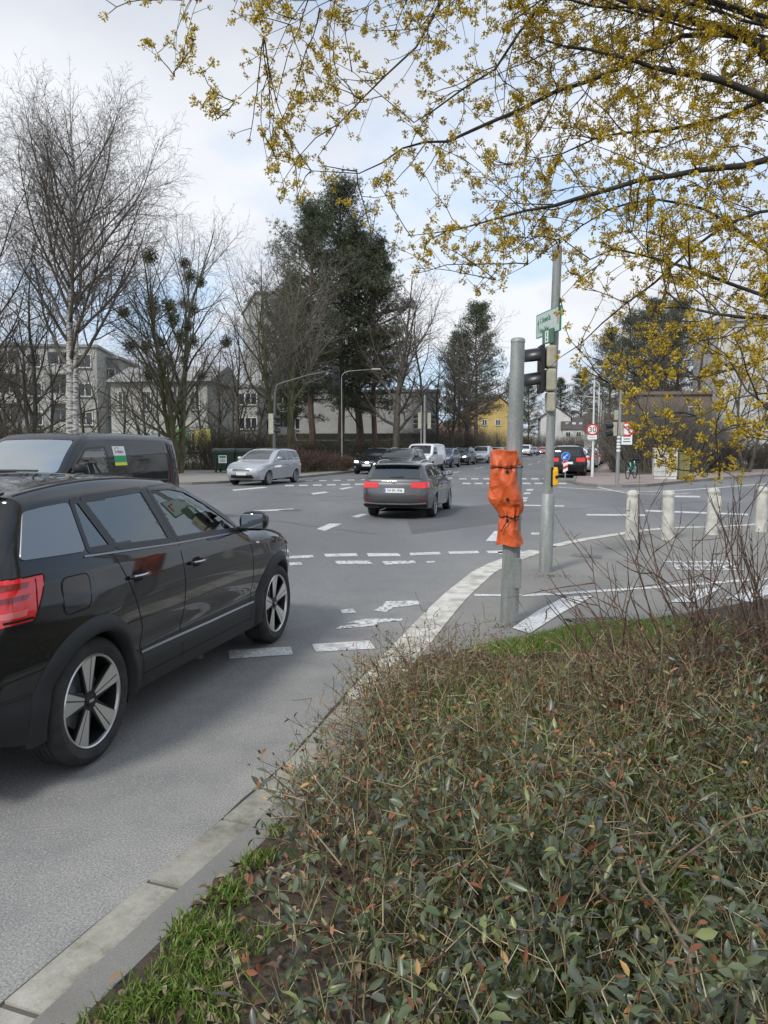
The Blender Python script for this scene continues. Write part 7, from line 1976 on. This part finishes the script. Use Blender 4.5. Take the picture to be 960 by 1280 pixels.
Vv, Ff = kites(P.reshape(-1, 3), (D + g.normal(0, .5, D.shape)).reshape(-1, 3), g.normal(size=(nb * per, 3)), np.repeat(sz, per) * g.uniform(.009, .014, nb * per), np.repeat(sz, per) * g.uniform(.006, .010, nb * per), .3)
blm = leafmat('yellow_blossom', [(0, (.36, .24, .02)), (.45, (.58, .42, .035)), (1, (.78, .62, .09))], .55, .4)
tag(np_mesh('blossom', Vv, Ff, blm, fl), kind='stuff')
# bud scales: small brown bracts at each umbel
per = 3; D = g.normal(size=(nb, per, 3)) - Bd[:, None, :] * .8
Vv, Ff = kites(np.repeat(Bp, per, 0), D.reshape(-1, 3), g.normal(size=(nb * per, 3)), g.uniform(.007, .011, nb * per), g.uniform(.005, .008, nb * per), .3)
tag(np_mesh('bracts', Vv, Ff, leafmat('bract', [(0, (.10, .06, .03)), (1, (.28, .20, .09))], .7), fl), kind='stuff')

# ================================================================== FOREGROUND SHRUBS
def in_bed(x, y):
    return inpoly(x, y, bedpoly)
g = np.random.default_rng(21)
leafv = leafmat('shrub_leaf', [(0, (.070, .098, .042)), (.3, (.120, .150, .072)), (.5, (.105, .122, .098)), (.7, (.14, .175, .085)), (.84, (.10, .10, .10)), (.93, (.18, .22, .08)), (1, (.30, .32, .12))], .36, .22, .55)
leafr = leafmat('reddish_leaf', [(0, (.16, .055, .028)), (.4, (.26, .10, .05)), (.8, (.36, .17, .09)), (1, (.42, .27, .10))], .6)
stemt = leafmat('shrub_stem', [(0, (.10, .05, .032)), (.3, (.17, .10, .06)), (.55, (.21, .19, .08)), (.8, (.30, .26, .14)), (1, (.46, .41, .29))], .75)
def hfun(x, y):
    """Height of the shrub canopy."""
    return .49 + .13 * np.sin(x * 3.1 + 1) * np.cos(y * 2.6) + .09 * np.sin(x * 5.1 + y * 3.7) - .20 * np.clip((y - 3.9) / 1.4, 0, 1) + .10 * np.clip((x - 1.2) / 1.2, 0, 1)
KB = np.array([(p.x, p.y) for p in offset(K0, .30) if p.y < 8])
def edge_d(x, y):
    d = np.full(x.shape, 9.0)
    for a_ in KB[::1]: d = np.minimum(d, np.hypot(x - a_[0], y - a_[1]))
    return d
shr = empty('low_shrubbery', (0, 0, 0), 0, 'dense tangle of low evergreen shrubs with grey-green leaves filling the lower right', 'shrubbery'); shr['kind'] = 'stuff'
N = 7600
x = g.uniform(-.9, 4.2, N); y = g.uniform(.75, 6.2, N)
nearcut = np.hypot(x, y) > .62
ed = edge_d(x, y)
far_edge = 5.15 + .22 * (x - .3) + .12 * np.sin(x * 4)
keep = in_bed(x, y) & nearcut & (y < far_edge) & (ed > np.interp(y, [1.0, 1.6, 2.6, 3.3, 4.4, 5], [.88, .68, .33, .11, .05, .02])) & (g.random(len(x)) < .62 + .6 * np.sin(x * 5.3 + 1.3 * np.sin(y * 4)) * np.cos(y * 5.1))
x, y, ed = x[keep], y[keep], ed[keep]; N = len(x)
# thin out a little further away
H_ = hfun(x, y) * np.clip(.76 + (ed - np.interp(y, [1.0, 1.6, 2.6, 3.3, 4.4, 5], [.88, .68, .33, .11, .05, .02])) * 1.2, .76, 1) * g.uniform(.55, 1.08, N)
print('shrub stems', N)
S0, S1, RR, LP, LD, LK = [], [], [], [], [], []
P = np.stack([x, y, np.full(N, .03)], 1); D = np.stack([g.normal(0, .38, N), g.normal(0, .38, N), np.ones(N)], 1)
# lean outwards over the kerb near the edge
D[:, 0] -= np.clip(.45 - ed, 0, .45) * .95 * np.clip((y - 2.3) / .8, 0, 1)
nseg = 7
lev_h = H_ / nseg
for j in range(nseg):
    D = D + g.normal(0, .22, D.shape); D[:, 2] = np.maximum(D[:, 2], .25); Dn = D / np.linalg.norm(D, axis=1, keepdims=True)
    Q = P + Dn * lev_h[:, None] * 1.12
    S0.append(P); S1.append(Q); RR.append(np.stack([np.full(N, .0032 - .0003 * j), np.full(N, .0032 - .0003 * (j + 1))], 1) * g.uniform(.6, 1.5, (N, 1)))
    if j >= 2:
        nb_ = 2 if j >= 3 else 1
        for s_ in range(nb_):
            e = Dn * .6 + g.normal(0, .62, Dn.shape); e /= np.linalg.norm(e, axis=1, keepdims=True); l2 = g.uniform(.04, .15, (N, 1))
            T = Q + e * l2
            S0.append(Q); S1.append(T); RR.append(np.stack([np.full(N, .0017), np.full(N, .0011)], 1))
            for u in (.45, .75, 1.0):
                for sd_ in (-1, 1):
                    sv = np.cross(e, g.normal(size=e.shape)); sv /= np.linalg.norm(sv, axis=1, keepdims=True)
                    LP.append(Q + e * l2 * u); LD.append(e * .55 + sv * sd_ + np.array([0, 0, .25])); LK.append(np.full(N, j))
    P = Q
S0, S1, RR = np.concatenate(S0), np.concatenate(S1), np.concatenate(RR)
V, F = seg_geo(S0, S1, RR[:, 0], RR[:, 1], 4); tag(np_mesh('stems', V, F, stemt, shr, True), kind='stuff')
LP, LD = np.concatenate(LP), np.concatenate(LD)
# leafier near the camera and to the right, twiggier at the upper left
lx, ly = LP[:, 0], LP[:, 1]
prob = np.clip(.62 - .20 * (ly - 2.0) + .16 * (lx - .2), .16, .72)
pn = .5 + .5 * np.sin(lx * 4.1 + 2 * np.sin(ly * 3.3)) * np.cos(ly * 4.7 + lx)
prob *= .55 + .75 * pn
kk = g.random(len(LP)) < prob; LP, LD = LP[kk], LD[kk]
red = g.random(len(LP)) < np.clip(.10 + .15 * (LP[:, 1] - 2.2) - .06 * (LP[:, 0] - .3), .06, .48)
print('leaves', len(LP))
for nm, sel, mt, l0, l1 in (('foliage', ~red, leafv, .022, .058), ('withered_leaves', red, leafr, .020, .046)):
    n = int(sel.sum()); ln = g.uniform(l0, l1, n) * (1 - .18 * np.clip(LP[sel][:, 1] - 2, 0, 2))
    V, F = leaf6(LP[sel], LD[sel], g.normal(0, .85, (n, 3)) + np.array([0, 0, 1.0]), ln, ln * g.uniform(.34, .5, n), .16)
    tag(np_mesh(nm, V, F, mt, shr), kind='stuff')
# woody older branches crossing through
mb = MB(); rg = random.Random(31)
for k in range(150):
    x = rg.uniform(-.1, 3.4); y = rg.uniform(1.3, 4.6)
    if x < .5 and y < 3.4: continue
    if not in_bed(np.array([x]), np.array([y]))[0]: continue
    p = Vector((x, y, .02)); d = Vector((rg.gauss(0, .6), rg.gauss(0, .5), 1)).normalized(); pts = [p.copy()]; n = rg.randint(5, 9)
    for j in range(n): d = (d + Vector((rg.gauss(0, .25), rg.gauss(0, .25), rg.gauss(-.04, .15)))).normalized(); p = p + d * rg.uniform(.07, .11); p.z = max(.04, min(p.z, .62)); pts.append(p.copy())
    mb.tube(pts, [rg.uniform(.004, .010) * (1 - .6 * i / n) for i in range(n + 1)], 6)
tag(mb.build('old_branches', noisy('old_shrub_bark', (.09, .06, .04), (.20, .15, .09), 30, .85), shr, smooth=True), kind='stuff')
# bare twiggy shrub at the right
def bare_shrub(label, cx, cy, n, h, spread, seed, leanx=0, z=.04):
    o = empty('bare_shrub', (cx, cy, z), 0, label, 'shrub', 'bare shrubs at the edge of the bed'); rg = random.Random(seed); S = []
    def br(p, d, L, r, lev):
        m_ = max(4, int(L / .05)); q = p
        for i in range(m_):
            d = (d + Vector((rg.gauss(0, .065), rg.gauss(0, .065), rg.gauss(0, .05) + (-.015 if lev == 0 else .02)))).normalized(); q2 = q + d * L / m_
            S.append((*q, *q2, r * (1 - .65 * i / m_), r * (1 - .65 * (i + 1) / m_))); q = q2
            if rg.random() < .30: # buds
                e = (d + Vector((rg.gauss(0, .8), rg.gauss(0, .8), rg.gauss(0, .8)))).normalized(); S.append((*q, *(q + e * .009), .0028, .0010))
            if lev < 2 and i > m_ * .2 and rg.random() < (.17 if lev == 0 else .12):
                e = (d + Vector((rg.gauss(0, .6), rg.gauss(0, .6), rg.gauss(.15, .5)))).normalized(); br(q, e, L * rg.uniform(.22, .5), r * .6, lev + 1)
    for k in range(n):
        a = rg.uniform(0, 6.28); s_ = rg.uniform(.1, spread)
        br(Vector((rg.gauss(0, .10), rg.gauss(0, .10), 0)), Vector((math.cos(a) * s_ + leanx, math.sin(a) * s_ * .6, 1)).normalized(), h * rg.uniform(.55, 1.1), rg.uniform(.004, .0075), 0)
    A = np.array(S); V, F = seg_geo(A[:, 0:3], A[:, 3:6], A[:, 6], A[:, 7], 5); np_mesh('branches', V, F, M['shrub_bark'], o, True)
    return o
M['shrub_bark'] = leafmat('purple_brown_bark', [(0, (.07, .042, .032)), (.6, (.14, .085, .062)), (1, (.20, .14, .10))], .7)
q = G(825, 850, .3); bare_shrub('bare thorny shrub with reddish brown shoots in front of the bollards', q.x, q.y, 31, 1.15, .85, 5, -.12)
q = G(905, 850, .3); bare_shrub('bare shrub with long thin shoots right of the thorny one', q.x, q.y, 28, 1.25, .65, 6, .0)
q = G(975, 840, .3); bare_shrub('bare shrub cut by the right edge of the photo', q.x, q.y, 26, 1.3, .6, 7, -.05)
q = G(740, 800, .1); bare_shrub('small bare shrub standing by the drain grate', q.x, q.y, 5, .45, .5, 8)
# ivy-like evergreen around their feet
gi = np.random.default_rng(40); n = 5200
px_ = gi.uniform(.9, 3.6, n); py_ = gi.uniform(3.6, 6.6, n); k_ = in_bed(px_, py_) & (py_ < 5.0 + .42 * (px_ - .6)); px_, py_ = px_[k_], py_[k_]; n = len(px_)
pz_ = .05 + gi.random(n) ** 1.5 * (.10 + .30 * np.clip((px_ - 1.2), 0, 1))
V, F = leaf6(np.stack([px_, py_, pz_], 1), np.concatenate([gi.normal(0, 1, (n, 2)), gi.normal(.1, .3, (n, 1))], 1), gi.normal(0, .5, (n, 3)) + np.array([0, 0, 1]), gi.uniform(.03, .06, n), gi.uniform(.018, .034, n))
o = tag(np_mesh('creeping_evergreen', V, F, leafmat('ivy_leaf', [(0, (.030, .050, .022)), (.6, (.055, .080, .038)), (.9, (.10, .13, .06)), (1, (.22, .13, .07))], .38)), 'creeping evergreen leaves round the feet of the bare shrubs', 'ground cover', None, 'stuff')
# ================================================================== GRASS, LITTER
def grass(name, label, pts, n, h0, h1, seed, wob=.45):
    g = np.random.default_rng(seed); P = []
    for (cx, cy, rad, w_) in pts:
        m_ = int(n * w_); P.append(np.stack([g.normal(cx, rad, m_), g.normal(cy, rad, m_), np.full(m_, .045)], 1))
    P = np.concatenate(P); P = P[in_bed(P[:, 0], P[:, 1])]; n = len(P)
    D = np.concatenate([g.normal(0, wob, (n, 2)), np.ones((n, 1))], 1); L = g.uniform(h0, h1, n)
    D /= np.linalg.norm(D, axis=1, keepdims=True); Wd = g.uniform(.0016, .0034, n); S = np.cross(D, g.normal(size=(n, 3))); S /= np.linalg.norm(S, axis=1, keepdims=True)
    mid = P + D * L[:, None] * .55; dr = D.copy(); dr[:, 2] -= .55; tipp = mid + dr * L[:, None] * .5
    V = np.stack([P - S * Wd[:, None], P + S * Wd[:, None], mid + S * Wd[:, None] * .8, mid - S * Wd[:, None] * .8, tipp], 1).reshape(-1, 3)
    b = (np.arange(n) * 5)[:, None]
    F = np.concatenate([b + np.array([[0, 1, 2]]), b + np.array([[0, 2, 3]]), b + np.array([[3, 2, 4]])])
    return tag(np_mesh(name, V, F, leafmat(name + '_blade', [(0, (.08, .14, .025)), (.5, (.15, .24, .04)), (.8, (.22, .30, .07)), (1, (.36, .32, .16))], .5, .25)), label, 'grass', None, 'stuff')
pts = []
for (px, py, rad, w_) in ((180, 1262, .06, .16), (212, 1240, .05, .10), (238, 1200, .05, .10), (222, 1160, .035, .05), (250, 1168, .05, .16), (285, 1120, .04, .13), (318, 1078, .04, .08), (140, 1285, .06, .1), (262, 1225, .04, .06), (300, 1180, .06, .08), (340, 1040, .03, .04), (270, 1262, .05, .06)):
    q = G(px, py, .045); pts.append((q.x, q.y, rad, w_))
grass('grass', 'bright green grass tufts along the near kerb', pts, 2900, .02, .075, 50)
pts = []
for (px, py, rad, w_) in ((715, 799, .13, .2), (745, 796, .14, .24), (775, 793, .14, .22), (690, 806, .12, .1), (800, 795, .2, .12), (640, 812, .14, .06), (860, 790, .25, .10)):
    q = G(px, py, .045); pts.append((q.x, q.y, rad, w_))
grass('grass', 'green grass patch beside the drain grate', pts, 30000, .04, .10, 51)
pts = [(gx, gy, .35, .05) for gx in (.75, 1.2, 1.7, 2.4) for gy in (1.8, 2.5, 3.2, 4.0, 4.6)]
print('ug')
grass('undergrowth_grass', 'green grass showing between the shrub stems', pts, 40000, .06, .26, 52)
g = np.random.default_rng(60); n = 6500
x = g.uniform(-.95, 3.2, n); y = g.uniform(1.0, 6, n); k_ = in_bed(x, y); x, y = x[k_], y[k_]; n = len(x)
V, F = leaf6(np.stack([x, y, .048 + g.random(n) * .02], 1), np.concatenate([g.normal(0, 1, (n, 2)), g.normal(0, .12, (n, 1))], 1), g.normal(0, .25, (n, 3)) + np.array([0, 0, 1]), g.uniform(.025, .06, n), g.uniform(.014, .034, n), .3)
tag(np_mesh('leaf_litter', V, F, leafmat('dead_leaf', [(0, (.06, .035, .022)), (.5, (.13, .08, .05)), (.85, (.25, .17, .11)), (1, (.38, .31, .22))], .8)), 'dead brown leaves lying on the soil by the kerb', 'leaf litter', None, 'stuff')
# crumbs and bits of grit at the mast feet and along the gutter
g = np.random.default_rng(61); n = 700; Q = []
for (px, py, r_) in ((600, 800, .35), (655, 790, .3), (690, 720, .15), (640, 783, .1)):
    q = G(px, py, .033); Q.append(np.stack([g.normal(q.x, r_, n // 4), g.normal(q.y, r_ * .6, n // 4), np.full(n // 4, .033)], 1))
Q = np.concatenate(Q); n = len(Q)
V, F = kites(Q, np.concatenate([g.normal(0, 1, (n, 2)), g.normal(.2, .2, (n, 1))], 1), g.normal(0, .3, (n, 3)) + np.array([0, 0, 1]), g.uniform(.006, .022, n), g.uniform(.004, .014, n), .4)
tag(np_mesh('litter_debris', V, F, leafmat('grit', [(0, (.06, .045, .03)), (1, (.20, .15, .10))], .9)), 'small brown bits of bark and leaf on the pavement round the near mast', 'debris', None, 'stuff')
